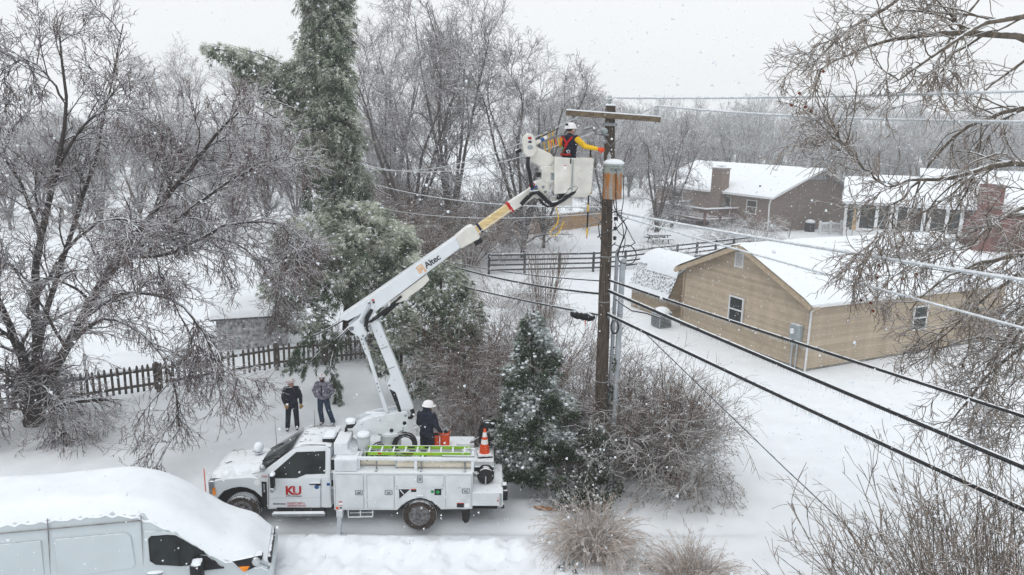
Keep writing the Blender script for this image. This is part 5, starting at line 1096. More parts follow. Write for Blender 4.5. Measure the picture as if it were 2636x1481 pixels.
# snow blanket
vs = []; fs = []; NS, NV = 60, 28
def vtop(s):
    for (s0, _, t0), (s1, _, t1) in zip(tk[:-1], tk[1:]):
        if s0 <= s <= s1: return t0 + (t1 - t0) * (s - s0) / (s1 - s0)
    return tk[-1][2]
for i in range(NS + 1):
    s = -4.7 + 6.52 * i / NS; t = np.mean([vtop(min(max(s + d_, -4.6), 1.9)) for d_ in (-.35, -.2, -.1, 0, .1, .2, .35)]); nose = max(0, (s - 1.1) / .8); n2 = .22 * nose ** 2
    th = .20 + .06 * smooth(.2, 1.2, s) - .12 * smooth(1.45, 1.82, s) + .06 * math.exp(-((s - .3) / .5) ** 2)
    for j in range(NV + 1):
        q = j / NV; e = min(q, 1 - q); c = (1 - (1 - min(1, e / .22)) ** 2.4)
        drop = -.13 * (1 - min(1, e / .10)) + .03 * math.sin(s * 23 + j) * (e < .07)
        lo = n2 - .01 + .06 * max(0, t - 1.2)
        v = lo + (vw - 2 * lo) * q
        vs.append((s, v, t + drop + th * c + .02 * math.sin(s * 2.1 + q * 3) * c + (float(fbm(np.array(s * 1.0), np.array(v), 1.6, 4)) - .5) * .06 * (c + .25)))
for i in range(NS):
    for j in range(NV): fs.append((i * (NV + 1) + j, (i + 1) * (NV + 1) + j, (i + 1) * (NV + 1) + j + 1, i * (NV + 1) + j + 1))
MB().add(vs, fs).build('snow_blanket', M['snow_cap'], VN, smooth=True, sharp=80)
def vside(poly, name, m_, off=.004, th=.012, parent=None, bev=0):
    f = lambda p, q: max(0, .0) + .06 * max(0, q - 1.05) * .55 - off
    return MB().prism(poly, 0, 0, fa=lambda p, q: f(p, q) - th, fb=lambda p, q: f(p, q) + .03).build(name, M[m_], parent or VN, bevel=bev)
vd = vside([(-.43, .45), (.92, .45), (.90, 1.02), (.74, 1.25), (.20, 1.74), (.08, 1.80), (-.36, 1.86)], 'door', 'van_white', .0, .010, None, .006)
vside([(-.30, 1.24), (-.20, 1.15), (.25, 1.06), (.55, 1.06), (.78, 1.16), (.66, 1.34), (.18, 1.73), (.04, 1.755), (-.24, 1.765), (-.30, 1.70)], 'window_rubber', 'black', .012, .006, vd)
vside([(-.27, 1.25), (-.18, 1.17), (.23, 1.085), (.18, 1.70), (.03, 1.735), (-.23, 1.74), (-.27, 1.68)], 'window', 'glass', .018, .006, vd)
vside([(.27, 1.085), (.54, 1.085), (.74, 1.17), (.64, 1.33), (.22, 1.68)], 'quarter_window', 'glass', .018, .006, vd)
vside([(.60, 1.05), (.62, 1.26), (.72, 1.24), (1.03, .92), (.62, .92)], 'mirror_sail', 'black', .022, .012)
mv = MB().box(.46, .68, -.36, -.06, .80, 1.24).build('mirror', M['black'], VN, bevel=.05, seg=3); MB().ball((.57, -.21, 1.235), (.08, .12, .035), 12, 8).build('snow', M['snow_cap'], mv, smooth=True); MB().bar((.58, -.08, 1.0), (.66, .02, 1.02), .08, .06).build('mirror_arm', M['black'], mv)
for a, b in (((-.45, .45), (-.40, 2.22)), ((-2.06, .45), (-1.98, 2.30)), ((-3.9, .45), (-3.9, 2.3))): vside([(a[0], a[1]), (a[0] + .007, a[1]), (b[0] + .007, b[1]), (b[0], b[1])], 'panel_gap', 'seam', .004, .004)
vside([(-4.5, 2.10), (-.40, 2.08), (-.40, 2.088), (-4.5, 2.109)], 'roof_seam', 'seam', .004, .006)
pp = [(-1.90, 1.10), (-.62, 1.12), (-.56, 1.2), (-.60, 1.78), (-.68, 1.86), (-1.90, 1.88)]
vside(pp, 'pressed_panel', 'van_white', .004, .008, None, .012); vside([(-4.3, 1.08), (-2.12, 1.10), (-2.12, 1.88), (-4.3, 1.88)], 'pressed_panel', 'van_white', .004, .008, None, .012)
MB().box(-.36, -.10, -.03, .0, .93, .98).build('door_handle', M['steel'], vd, bevel=.01)
MB().ball((-.22, -.01, .99), (.16, .05, .035), 10, 6).build('snow', M['snow_cap'], vd, smooth=True)
hl = MB().prism([(1.18, 1.04), (1.45, 1.04), (1.74, 1.02), (1.74, .93), (1.60, .80), (1.40, .76), (1.30, .88)], 0, 0, fa=lambda p, q: .22 * (max(0, p - 1.1) / .8) ** 2 - .02, fb=lambda p, q: .3).build('headlight', M['black'], VN, bevel=.01)
MB().ball((1.62, .06, .93), (.09, .05, .10), 14, 10).build('lens', M['chrome'], hl, smooth=True); MB().prism([(1.30, .90), (1.50, .86), (1.44, .77), (1.38, .77)], -.035, .0, fa=lambda p, q: .22 * (max(0, p - 1.1) / .8) ** 2 - .026, fb=lambda p, q: .1).build('turn_signal', M['amber'], hl)
MB().prism([(1.70, .35), (1.92, .38), (1.93, .66), (1.84, .74), (1.72, .72)], .2, vw - .2).build('front_bumper', M['van_white'], VN, bevel=.04)
MB().box(1.78, 1.885, .3, vw - .3, .66, .86).build('grille', M['black'], VN, bevel=.03)
for s, v in ((1.05, .12), (1.05, vw - .12), (-3.5, .12), (-3.5, vw - .12)):
    w_ = MB().lathe([(.2, -.1), (.31, -.1), (.33, -.06), (.33, .06), (.31, .1), (.2, .1)], 26, (s, v, .33), 'y', cap=False).build('wheel', M['tyre'], VN, smooth=True); MB().lathe([(.2, -.105), (.12, -.09), (.03, -.1)], 20, (s, v, .33), 'y').build('rim', M['rim'], w_, smooth=True)
MB().box(-4.4, 1.7, .15, vw - .15, .22, .5).build('underbody', M['dark'], VN)
# ---------------------------------------------------------------- people (local frame: facing -y, feet at z = 0)
def organic(mb, name, m_, parent, vox=.02, sm=6):
    o = link(name, mb.mesh(name, m_), parent)
    r_ = o.modifiers.new('remesh', 'REMESH'); r_.mode = 'VOXEL'; r_.voxel_size = vox; r_.use_smooth_shade = True
    s_ = o.modifiers.new('smooth', 'SMOOTH'); s_.iterations = sm; s_.factor = .5
    return o
def hand(parent, wrist, d, palm_n, m_, name='glove', sc=1.0):
    d = Vector(d).normalized(); n = Vector(palm_n); n = (n - d * n.dot(d)).normalized(); s = d.cross(n)
    w_ = Vector(wrist); b = MB()
    b.tube([w_ - d * .03, w_ + d * .02, w_ + d * .06 * sc, w_ + d * .095 * sc], [.038 * sc, .036 * sc, .042 * sc, .040 * sc], 10)
    for k, (off, L) in enumerate(((-.033, .062), (-.011, .075), (.011, .072), (.033, .055))):
        p0 = w_ + d * .085 * sc + s * off * sc; p1 = p0 + (d * .55 + n * .35).normalized() * L * .55 * sc; p2 = p1 + (d * .25 + n * .8).normalized() * L * .5 * sc
        b.tube([p0, p1, p2], [.0125 * sc, .012 * sc, .009 * sc], 7)
    t0 = w_ + d * .035 * sc - s * .035 * sc; t1 = t0 + (d * .6 - s * .7 + n * .3).normalized() * .04 * sc; b.tube([t0, t1, t1 + (d * .8 + n * .4).normalized() * .032 * sc], [.015 * sc, .0135 * sc, .010 * sc], 7)
    return b.build(name, m_, parent, smooth=True, sharp=60)
def person(label, loc, rz, jm, lm, hm_, gm, sh, el, wr, hip, kn, an, head=(0, -.02, 1.60), look=(0, -1, .1), hood=False, beard=False, glasses=None, sleeve=None, group=None, scale=1.0, hand_d=None, shades='black', lean=0.0):
    t = thing('person', label, 'person', loc, rz, group); t.scale = (scale,) * 3
    V_ = Vector; hd = V_(head); lk = V_(look).normalized(); Mh = (-lk).to_track_quat('Y', 'Z').to_matrix()   # local -y looks along `look`
    nk = V_((hd.x * .6, hd.y * .5 + .02, 1.44))
    # one continuous body
    b = MB(); b.ball(hd, (.078, .098, .118), 16, 12, Mh); b.ball(hd + Mh @ V_((0, -.045, -.075)), (.052, .05, .045), 12, 8, Mh)
    b.capsule(hd + Mh @ V_((0, -.098, .0)), hd + Mh @ V_((0, -.115, -.03)), .010, .016, 8)
    for sx in (-1, 1): b.ball(hd + Mh @ V_((sx * .080, .01, -.01)), (.012, .022, .032), 8, 6, Mh)
    b.capsule(nk - V_((0, 0, .08)), hd - V_((0, 0, .07)), .058, .055); b.ball((0, 0, 1.22), (.15, .09, .22), 14, 10); b.ball((0, 0, .96), (.14, .09, .14), 12, 8)
    for k in (0, 1):
        b.capsule(sh[k], el[k], .045, .038); b.capsule(el[k], wr[k], .038, .028); b.capsule(hip[k], kn[k], .07, .05); b.capsule(kn[k], an[k], .05, .035)
    body = organic(b, 'body', M['skin'], t, .014, 3)
    # mouth, eyes / glasses
    MB().ball(hd + Mh @ V_((0, -.094, -.062)), (.024, .008, .007), 8, 5, Mh).build('mouth', M['red'] if False else M['beard'] if beard else mat('lip', (.30, .12, .10)), t)
    if glasses:
        g = MB()
        for sx in (-1, 1): g.ball(hd + Mh @ V_((sx * .034, -.098, .008)), (.031, .012, .021), 10, 6, Mh); g.tube([hd + Mh @ V_((sx * .06, -.09, .012)), hd + Mh @ V_((sx * .082, .0, .012))], .005, 5)
        g.build('sunglasses', M[glasses], t, smooth=True)
    else:
        for sx in (-1, 1): MB().ball(hd + Mh @ V_((sx * .032, -.090, .008)), (.012, .008, .009), 8, 6, Mh).build('eye', M['dark'], t)
    if beard: organic(MB().ball(hd + Mh @ V_((0, -.058, -.085)), (.064, .056, .060), 12, 8, Mh).ball(hd + Mh @ V_((0, .02, -.01)), (.086, .09, .07), 12, 8, Mh), 'beard', M['beard'], t, .012, 2)
    elif not hood: organic(MB().ball(hd + Mh @ V_((0, .028, .015)), (.082, .082, .085), 12, 8, Mh), 'hair', M['beard'], t, .012, 2)
    # jacket
    j = MB(); ty = lean
    j.ball((0, ty, 1.24), (.205, .135, .22), 18, 12); j.ball((0, ty * .5 + .005, 1.06), (.185, .135, .20), 18, 12); j.ball((0, .0, .94), (.188, .138, .10), 18, 10); j.capsule(V_(sh[0]) + V_((.02, 0, .02)), V_(sh[1]) + V_((-.02, 0, .02)), .082, .082)
    j.capsule((0, ty + .01, 1.34), nk + V_((0, .01, -.01)), .11, .074)
    arms = MB() if sleeve else j
    for k in (0, 1): arms.capsule(sh[k], el[k], .082, .066); arms.capsule(el[k], V_(wr[k]).lerp(V_(el[k]), .08), .066, .05)
    if hood: j.ball(hd + Mh @ V_((0, .03, -.03)), (.118, .112, .145), 16, 12, Mh); j.ball(nk + V_((0, .03, .02)), (.12, .11, .09), 14, 10)
    else: j.ball(nk + V_((0, .05, -.04)), (.10, .075, .06), 12, 8)
    jk = organic(j, 'jacket', jm, t, .018, 4)
    if sleeve: organic(arms, 'sleeves', sleeve, t, .016, 3)
    # trousers and boots
    p = MB(); p.ball((0, .005, .90), (.172, .125, .13), 16, 10)
    for k in (0, 1): p.capsule(hip[k], kn[k], .104, .086); p.capsule(kn[k], V_(an[k]) + V_((0, 0, .02)), .086, .078)
    organic(p, 'trousers', lm, t, .018, 4)
    for k in (0, 1):
        a = V_(an[k]); fx = .25 * a.x; fd = V_((fx, -1, 0)).normalized()
        bt = MB().capsule(a + V_((0, .01, .10)), a + V_((0, .0, -.02)), .058, .055).capsule(a + V_((0, .02, -.03)), a + fd * .16 + V_((0, 0, -.035)), .048, .04); organic(bt, 'boot', M['boot'], t, .014, 2)
    for k in (0, 1):
        d_ = (V_(wr[k]) - V_(el[k])).normalized() if not hand_d or not hand_d[k] else V_(hand_d[k])
        if gm[k]: hand(t, wr[k], d_, (-.3 if k else .3, -1, 0), gm[k], 'glove' if gm[k] is not M['skin'] else 'hand', 1.12)
    # helmet
    hc = hd + Mh @ V_((0, .012, .055)); pr = [(.128, -.012), (.127, .0), (.122, .035), (.108, .070), (.080, .098), (.040, .115), (.003, .119)]
    vs = []; fs = []; n = 22
    for r_, z in pr:
        for q in range(n):
            a = 2 * math.pi * q / n; vs.append(hc + Mh @ V_((r_ * math.cos(a), r_ * 1.14 * math.sin(a), z)))
    fs = [(i * n + q, i * n + (q + 1) % n, (i + 1) * n + (q + 1) % n, (i + 1) * n + q) for i in range(len(pr) - 1) for q in range(n)]
    h = MB().add(vs, fs).build('helmet', hm_, t, smooth=True)
    bv = []
    for q in range(n):
        a = 2 * math.pi * q / n; ext = .022 + .05 * max(0, -math.sin(a)) ** 2
        bv += [hc + Mh @ V_((.124 * math.cos(a), .142 * math.sin(a), -.008)), hc + Mh @ V_(((.128 + ext * .5) * math.cos(a), (.145 + ext) * math.sin(a), -.022)), hc + Mh @ V_(((.126 + ext * .5) * math.cos(a), (.143 + ext) * math.sin(a), -.030))]
    MB().add(bv, [f for q in range(n) for f in ((3 * q, 3 * ((q + 1) % n), 3 * ((q + 1) % n) + 1, 3 * q + 1), (3 * q + 1, 3 * ((q + 1) % n) + 1, 3 * ((q + 1) % n) + 2, 3 * q + 2))]).build('brim', hm_, h, smooth=True)
    MB().box(-.022, .022, -.004, .002, -.014, .014, Matrix.Translation(hc + Mh @ V_((0, -.140, .055))) @ Mh.to_4x4()).build('emblem', M['red'], h)
    if shades == 'band': MB().torus(hc, .133, .008, Mh @ Matrix.Scale(1.12, 3, (0, 1, 0)), 24, 6).build('goggle_band', M['red'], h, smooth=True)
    return t
def stand(px, py): x, y, _ = gz(px, py); return (x, y, gh(x, y) - .01)
S_ = [(-.19, .0, 1.37), (.19, .0, 1.37)]
# man with leather gloves, hands at his sides
p1 = person('man in a navy hoodie and tan leather gloves looking up at the bucket', stand(737, 1080), R(14), M['navy'], M['navy'], M['helmet'], [M['leather'], M['leather']],
    S_, [(-.265, .02, 1.10), (.270, .03, 1.10)], [(-.19, -.16, .90), (.275, -.03, .86)], [(-.095, 0, .88), (.095, 0, .88)], [(-.13, -.03, .48), (.12, -.02, .48)], [(-.16, .0, .085), (.13, .03, .085)],
    head=(0, -.03, 1.585), look=(.65, -.72, .22), glasses='black', scale=1.0, shades='band', hand_d=[(.35, -.5, -.7), None])
# man in the winter-camouflage jacket, hands in his pockets
p2 = person('bearded man in a grey patterned jacket and jeans with hands in pockets', stand(815, 1066), R(-4), M['camo'], M['jean'], M['helmet'], [None, None],
    S_, [(-.325, .05, 1.13), (.325, .05, 1.13)], [(-.175, -.125, .98), (.175, -.125, .98)], [(-.095, 0, .88), (.095, 0, .88)], [(-.10, -.03, .48), (.19, -.05, .50)], [(-.06, .0, .085), (.31, -.02, .085)],
    head=(-.02, -.01, 1.585), look=(.35, -.8, .30), beard=True, glasses='blue', scale=1.0)
MB().box(-.012, .012, -.150, -.128, 1.0, 1.38).build('zip', M['dark'], p2)
# hooded worker in the truck bed, seen from behind
px, py, _ = tw(2.13, .98, 0)
p3 = person('worker in a hooded navy coat and white hard hat standing in the truck bed', tw(2.12, 1.02, 1.235), R(158), M['navy'], M['navy'], M['helmet'], [M['navy'], M['leather']],
    S_, [(-.27, -.02, 1.10), (.26, -.05, 1.10)], [(-.26, -.20, .93), (.16, -.22, .92)], [(-.095, 0, .88), (.095, 0, .88)], [(-.10, -.03, .48), (.10, -.02, .48)], [(-.11, .0, .085), (.11, .0, .085)],
    head=(-.03, -.03, 1.585), look=(-.55, -.8, -.12), hood=True, scale=1.0)
MB().ball((-.135, .0, 1.60), (.02, .05, .025), 8, 6).build('ear_muff', M['yellow'], p3, smooth=True)
# lineman in the bucket
lp = bw(4.36, .12, 8.02)
p4 = person('lineman with yellow sleeves and red harness working from the bucket', lp, R(146), M['navy'], M['navy'], M['helmet'], [M['orange'], M['orange']],
    [(-.19, -.02, 1.35), (.19, -.02, 1.35)], [(-.38, -.10, 1.18), (.32, -.14, 1.20)], [(-.68, -.20, 1.13), (.36, -.40, 1.20)], [(-.095, 0, .88), (.095, 0, .88)], [(-.10, -.03, .48), (.10, -.02, .48)], [(-.11, .0, .085), (.11, .0, .085)],
    head=(0, -.05, 1.57), look=(-.3, -.95, .05), sleeve=M['yellow'], lean=-.02, scale=1.0)
hv = MB()
for a, b in (((-.13, .10, 1.40), (.06, .145, 1.18)), ((.13, .10, 1.40), (-.03, .145, 1.20)), ((.0, .145, 1.20), (.13, .14, .98)), ((-.13, .145, .985), (.16, .14, .975))): hv.bar(a, b, .045, .012, up=(0, 1, .2))
MB().box(-.03, .03, .14, .17, 1.66, 1.71).build('helmet_sticker', M['dark'], p4)
hv.build('harness', M['red'], p4); MB().torus((-.07, .16, 1.05), .035, .012, Matrix.Rotation(R(90), 3, 'X')).build('carabiner', M['galv'], p4, smooth=True)
MB().tube([(.05, .15, 1.15), (.10, .16, 1.08), (.07, .16, 1.0)], .012, 6).build('lanyard', M['green'], p4, smooth=True)
# hand tool at his glove
hl_ = thing('grip_clamp', 'grey line clamp tool held in the lineman\'s orange glove', 'clamp', bw(5.03, -.20, 9.16))
MB().tube([(-.06, 0, -.04), (.02, 0, .03), (.09, 0, .12)], .016, 7).build('handle', M['steel'], hl_, smooth=True); MB().ball((.1, 0, .16), (.06, .03, .05), 10, 6).build('jaw', M['steel'], hl_, smooth=True)
# ---------------------------------------------------------------- small things on the snow
bd = thing('broken_board', 'splintered brown board lying on the snow by the vines', 'board', (*gz(1370, 1283)[:2], .05), R(-12))
MB().prism([(-.30, .0), (-.12, .05), (.22, .04), (.34, .0), (.1, -.05), (-.15, -.045)], -.02, .03, 'z').build('plank', M['board'], bd)
an = thing('anchor_rod', 'short black anchor rod sticking out of the snow', 'anchor rod', (*gz(1354, 1258)[:2], 0))
MB().tube([(0, 0, -.1), (-.06, 0, .22)], .015, 6).build('rod', M['black'], an); MB().lathe([(.09, .01), (.09, .035), (.02, .05)], 12).build('plate', M['black'], an)
rgd = random.Random(21)
for k in range(26):
    px, py = ((rgd.uniform(1650, 2350), rgd.uniform(1000, 1400)) if k < 16 else (rgd.uniform(120, 640), rgd.uniform(1080, 1140)))
    x, y, _ = gz(px, py); a = rgd.uniform(0, 6.28); L = rgd.uniform(.08, .3); z0 = gh(x, y) + .012
    o = MB().tube([(0, 0, 0), (L * .5 * math.cos(a), L * .5 * math.sin(a), .02), (L * math.cos(a + .5), L * math.sin(a + .5), .006)], [.006, .005, .003], 4)
    if k % 2: o.tube([(L * .5 * math.cos(a), L * .5 * math.sin(a), .02), (L * .7 * math.cos(a - .6), L * .7 * math.sin(a - .6), .03)], [.004, .002], 4)
    tag(o.build('fallen_twig', M['bark_tan'], None, loc=(x, y, z0)), 'small broken twig lying on the open snow of the right-hand yard' if k < 16 else 'small broken twig on the snow behind the van', 'twig', 'twigs on the yard snow' if k < 16 else 'twigs behind the van')
# ---------------------------------------------------------------- vegetation generators (vectorised)
def nrm(a): return a / np.maximum(np.linalg.norm(a, axis=-1, keepdims=True), 1e-9)
def grow(rg, start, d, L, r0, r1, K, wig, grav):
    n = len(start); d = nrm(d); P = [start]; L = np.broadcast_to(L, n)[:, None]; g = np.broadcast_to(grav, n)[:, None]
    for k in range(K):
        d = d + rg.normal(0, wig, (n, 3)); d[:, 2] -= g[:, 0] * (k + 1) / K; d = nrm(d); P.append(P[-1] + d * L / K)
    P = np.stack(P, 1); t = np.linspace(0, 1, K + 1)[None]
    r0 = np.broadcast_to(r0, n)[:, None]; r1 = np.broadcast_to(r1, n)[:, None]
    return P, r0 * (1 - t) + r1 * t
def spawn(rg, P, Rr, per, t0=.2, t1=1., ang=(.5, .9), up=0.0):
    n, K1, _ = P.shape; idx = np.repeat(np.arange(n), per); m = len(idx)
    t = rg.uniform(t0, t1, m) * (K1 - 1) * .999; i = t.astype(int); f = (t - i)[:, None]
    p = P[idx, i] * (1 - f) + P[idx, i + 1] * f; tg = nrm(P[idx, i + 1] - P[idx, i]); r = Rr[idx, i] * (1 - f[:, 0]) + Rr[idx, i + 1] * f[:, 0]
    q = nrm(np.cross(tg, rg.normal(size=(m, 3)))); a = rg.uniform(*ang, m)[:, None]
    d = tg * np.cos(a) + q * np.sin(a); d[:, 2] += up
    return p, nrm(d), r, t / (K1 - 1), idx
def tubes(levels):
    Vs = []; Qs = []; base = 0
    for P, Rr, S in levels:
        n, K1, _ = P.shape; T = np.empty_like(P); T[:, 1:-1] = P[:, 2:] - P[:, :-2]; T[:, 0] = P[:, 1] - P[:, 0]; T[:, -1] = P[:, -1] - P[:, -2]; T = nrm(T)
        ref = np.where(np.abs(T[..., 2:3]) > .9, np.array([1., 0, 0]), np.array([0, 0, 1.])); u = nrm(np.cross(T, ref)); v = np.cross(u, T)
        a = np.arange(S) * 2 * np.pi / S + (np.pi / 2)
        V = P[:, :, None] + Rr[:, :, None, None] * (np.cos(a)[:, None] * u[:, :, None] + np.sin(a)[:, None] * v[:, :, None])
        I = np.arange(n * K1 * S).reshape(n, K1, S) + base; J = np.roll(I, -1, 2)
        Q = np.stack([I[:, :-1], J[:, :-1], J[:, 1:], I[:, 1:]], -1).reshape(-1, 4); Vs.append(V.reshape(-1, 3)); Qs.append(Q); base += n * K1 * S
    return np.concatenate(Vs), np.concatenate(Qs)
def resample(pts, K):
    pts = np.array(pts, float); pr = pts
    n = len(pts); out = []
    for s in np.linspace(0, n - 1.0001, K + 1):
        i = int(s); f = s - i; p0, p1, p2, p3 = pts[max(i - 1, 0)], pts[i], pts[min(i + 1, n - 1)], pts[min(i + 2, n - 1)]
        out.append(.5 * (2 * p1 + (p2 - p0) * f + (2 * p0 - 5 * p1 + 4 * p2 - p3) * f * f + (3 * p1 - p0 - 3 * p2 + p3) * f ** 3))
    return np.array(out)
def bare_tree(rg, limbs, spec, twig_r=.006):
    """limbs: list of (points, r0, r1); spec per level: per, length factor/abs, ang, K, wig, grav, S, rmul. returns trunk (V,Q), crown (V,Q)"""
    K = 14; P = np.stack([resample(p, K) for p, _, _ in limbs]); r0 = np.array([l[1] for l in limbs]); r1 = np.array([l[2] for l in limbs]); t = np.linspace(0, 1, K + 1)[None]
    Rr = r0[:, None] * (1 - t) + r1[:, None] * t; P[:, 1:-1] += rg.normal(0, .02, P[:, 1:-1].shape) 
    trunk = [(P, Rr, 9)]; crown = []
    cur = (P, Rr)
    for li, s in enumerate(spec):
        p, d, r, tt, idx = spawn(rg, cur[0], cur[1], s['per'], s.get('t0', .2), 1., s['ang'], s.get('up', 0))
        L = s['len'] * rg.uniform(.6, 1.35, len(p)) * (1.15 - .55 * tt)
        rr = np.maximum(r * s.get('rmul', .6), s.get('rmin', twig_r)); re = np.maximum(rr * s.get('tip', .35), twig_r * .55)
        Pn, Rn = grow(rg, p, d, L, rr, re, s['K'], s['wig'], s['grav'])
        (trunk if s.get('trunk') else crown).append((Pn, Rn, s['S'])); cur = (Pn, Rn)
    return tubes(trunk), (tubes(crown) if crown else None)
def add_tree(name, label, base, tr, cr, mt_, mc, group=None, cat='tree', extra=None):
    t = thing(name, label, cat, base, 0, group)
    b = np.array(base)
    link('trunk', np_mesh('trunk', tr[0] - b, tr[1], mt_), t)
    if cr is not None: link('crown', np_mesh('crown', cr[0] - b, cr[1], mc), t)
    return t
A3 = lambda px, py, Y: at(px, py, Y)
# ---------------------------------------------------------------- big bare tree on the left
rg = np.random.default_rng(5); Y0 = 21.6
bx, by, _ = gz(85, 1062)
def L_(pts, r0, r1): return ([A3(px, py, Y0 + dy) for px, py, dy in pts], r0 * (.78 if r0 < .3 else 1), r1 * .8)
limbs = [L_([(88, 1085, 0), (88, 1020, 0), (92, 965, 0)], .36, .33),
    L_([(92, 985, 0), (95, 880, .1), (88, 760, .2), (100, 600, .4), (140, 430, .6), (168, 270, .9), (150, 90, 1.1)], .22, .03),
    L_([(100, 985, 0), (165, 880, -.4), (232, 750, -.7), (300, 640, -.8), (400, 520, -.9), (470, 430, -1.2), (540, 340, -1.5), (600, 285, -1.7)], .20, .025),
    L_([(80, 985, 0), (40, 860, -.3), (5, 780, -.6), (-60, 640, -1), (-90, 450, -1.4), (-60, 250, -1.6)], .18, .03),
    L_([(95, 880, .1), (130, 740, .8), (190, 560, 1.3), (240, 400, 1.8), (270, 260, 2.2), (310, 60, 2.4)], .13, .02),
    L_([(232, 750, -.7), (300, 660, -1.4), (390, 600, -1.8), (500, 510, -2.0), (600, 440, -2.4), (720, 390, -2.6)], .12, .02),
    L_([(200, 810, -.5), (250, 770, -1.6), (330, 735, -2.6), (440, 760, -3.2), (520, 850, -3.5), (560, 960, -3.6)], .10, .015),
    L_([(165, 880, -.4), (215, 830, -1.0), (280, 800, -1.8), (370, 850, -2.4), (430, 940, -2.8), (450, 1080, -3.0)], .10, .012),
    L_([(232, 750, -.7), (330, 640, .2), (430, 600, .8), (560, 600, 1.2), (650, 660, 1.6), (700, 740, 1.7)], .10, .015),
    L_([(300, 640, -.8), (420, 640, -1.6), (560, 570, -2.0), (680, 560, -2.4), (740, 600, -2.6)], .09, .015),
    L_([(100, 600, .4), (60, 480, .2), (10, 400, .0), (-40, 330, -.2)], .08, .015),
    L_([(140, 430, .6), (200, 330, .2), (260, 280, 0), (350, 290, -.3), (420, 350, -.5)], .07, .012),
    L_([(168, 270, .9), (120, 190, 1.0), (60, 150, 1.2), (0, 180, 1.3)], .05, .012),
    L_([(400, 520, -.9), (450, 430, -.6), (540, 360, -.4), (620, 310, -.2)], .08, .012),
    L_([(88, 760, .2), (160, 640, -1.2), (250, 560, -2.2), (330, 560, -2.8), (400, 640, -3.0)], .08, .012),
    L_([(40, 860, -.3), (-30, 820, -1.2), (-60, 900, -1.6), (-50, 1000, -1.8)], .07, .012),
    L_([(92, 970, -.2), (120, 980, -.9), (150, 1040, -1.2), (160, 1110, -1.3)], .05, .01)]
spec = [dict(per=15, len=1.9, ang=(.35, .95), K=8, wig=.11, grav=.09, S=5, rmul=.45, rmin=.020, t0=.14, trunk=1),
        dict(per=9, len=1.05, ang=(.4, .95), K=5, wig=.15, grav=.16, S=3, rmul=.5, rmin=.013),
        dict(per=5, len=.56, ang=(.45, 1.0), K=3, wig=.18, grav=.15, S=3, rmul=.6, rmin=.0105),
        dict(per=2, len=.24, ang=(.5, 1.1), K=2, wig=.2, grav=.08, S=3, rmul=.8, rmin=.009)]
tr, cr = bare_tree(rg, limbs, spec, .009)
add_tree('bare_tree', 'huge bare many-stemmed tree with icy drooping branches behind the van', (bx, by, 0), tr, cr, M['bark'], M['twig_red'])
print('left tree quads', len(tr[1]), len(cr[1]))
# ---------------------------------------------------------------- generic upright bare trees
def generic_tree(seed, Ht, spread, stems=3, dens=1.0, droop=.05, lv=4, base_r=.2):
    rg = np.random.default_rng(seed); limbs = [([(0, 0, -.2), (0, 0, Ht * .1), (.1, 0, Ht * .2)], base_r, base_r * .85)]
    for k in range(stems):
        a = 2 * math.pi * (k + rg.random() * .5) / stems; s = spread * rg.uniform(.35, .8); h = Ht * rg.uniform(.82, 1.0)
        limbs.append(([(0, 0, Ht * .10), (s * .2 * math.cos(a), s * .2 * math.sin(a), Ht * .3), (s * .5 * math.cos(a), s * .5 * math.sin(a), Ht * .55), (s * .8 * math.cos(a + .2), s * .8 * math.sin(a + .2), Ht * .8), (s * math.cos(a), s * math.sin(a), h)], base_r * .7, .02))
    spec = [dict(per=int(10 * dens), len=Ht * .26, ang=(.45, .95), K=7, wig=.10, grav=-.03 + droop, S=5, rmul=.45, rmin=.02, t0=.25, trunk=1),
            dict(per=int(8 * dens), len=Ht * .13, ang=(.4, .9), K=5, wig=.13, grav=droop, S=3, rmul=.5, rmin=.020),
            dict(per=int(5 * dens), len=Ht * .07, ang=(.4, 1.0), K=3, wig=.16, grav=droop * 1.5, S=3, rmul=.6, rmin=.016 if lv == 4 else .022),
            dict(per=2, len=Ht * .034, ang=(.5, 1.0), K=2, wig=.2, grav=droop, S=3, rmul=.8, rmin=.013)][:lv]
    return bare_tree(rg, limbs, spec, .013 if lv == 4 else .02)
def proto(name, label, seed, mt_, mc, loc, rz=0, group=None, **k):
    tr, cr = generic_tree(seed, **k); t = add_tree(name, label, (0, 0, 0), tr, cr, mt_, mc, group); t.location = loc; t.rotation_euler.z = rz; print(name, seed, len(tr[1]) + len(cr[1])); return t
gx_ = lambda px, py: gz(px, py)
ta = proto('bare_tree', 'tall grey bare tree rising behind the boom', 31, M['bark_grey'], M['twig_grey'], (-4.6, 53, 0), .4, Ht=17.5, spread=6.5, stems=5, dens=1.1, droop=.06, base_r=.24)
tb1 = proto('bare_tree', 'broad bare tree with drooping twigs behind the bucket arm', 32, M['bark_grey'], M['twig_grey'], (0.8, 55, 0), 1.0, Ht=14.5, spread=7.5, stems=6, dens=1.1, droop=.11, base_r=.22)
def dupe(t, label, loc, rz, sc=1.0, group=None):
    c = copy_tree(t); c['label'] = label; c.location = loc; c.rotation_euler.z = rz; c.scale = (sc, sc, sc)
    if group: c['group'] = group
    return c
dupe(tb1, 'bare tree with reddish twigs just right of the tall pine', (-7.2, 50, 0), 2.6, .98)
dupe(ta, 'hazy bare tree behind the boom beyond the taller one', (-10.5, 62, 0), 3.9, .92)
dupe(tb1, 'low spreading bare tree overhanging the tan privacy fence', (2.6, 60, 0), 4.4, .62)
weep = proto('bare_tree', 'weeping icy bare tree beside the pole in front of the brick house', 33, M['bark_grey'], M['twig_grey'], (13.2, 66, 0), 0, Ht=10.5, spread=4.5, stems=4, dens=.9, droop=.22, base_r=.19)
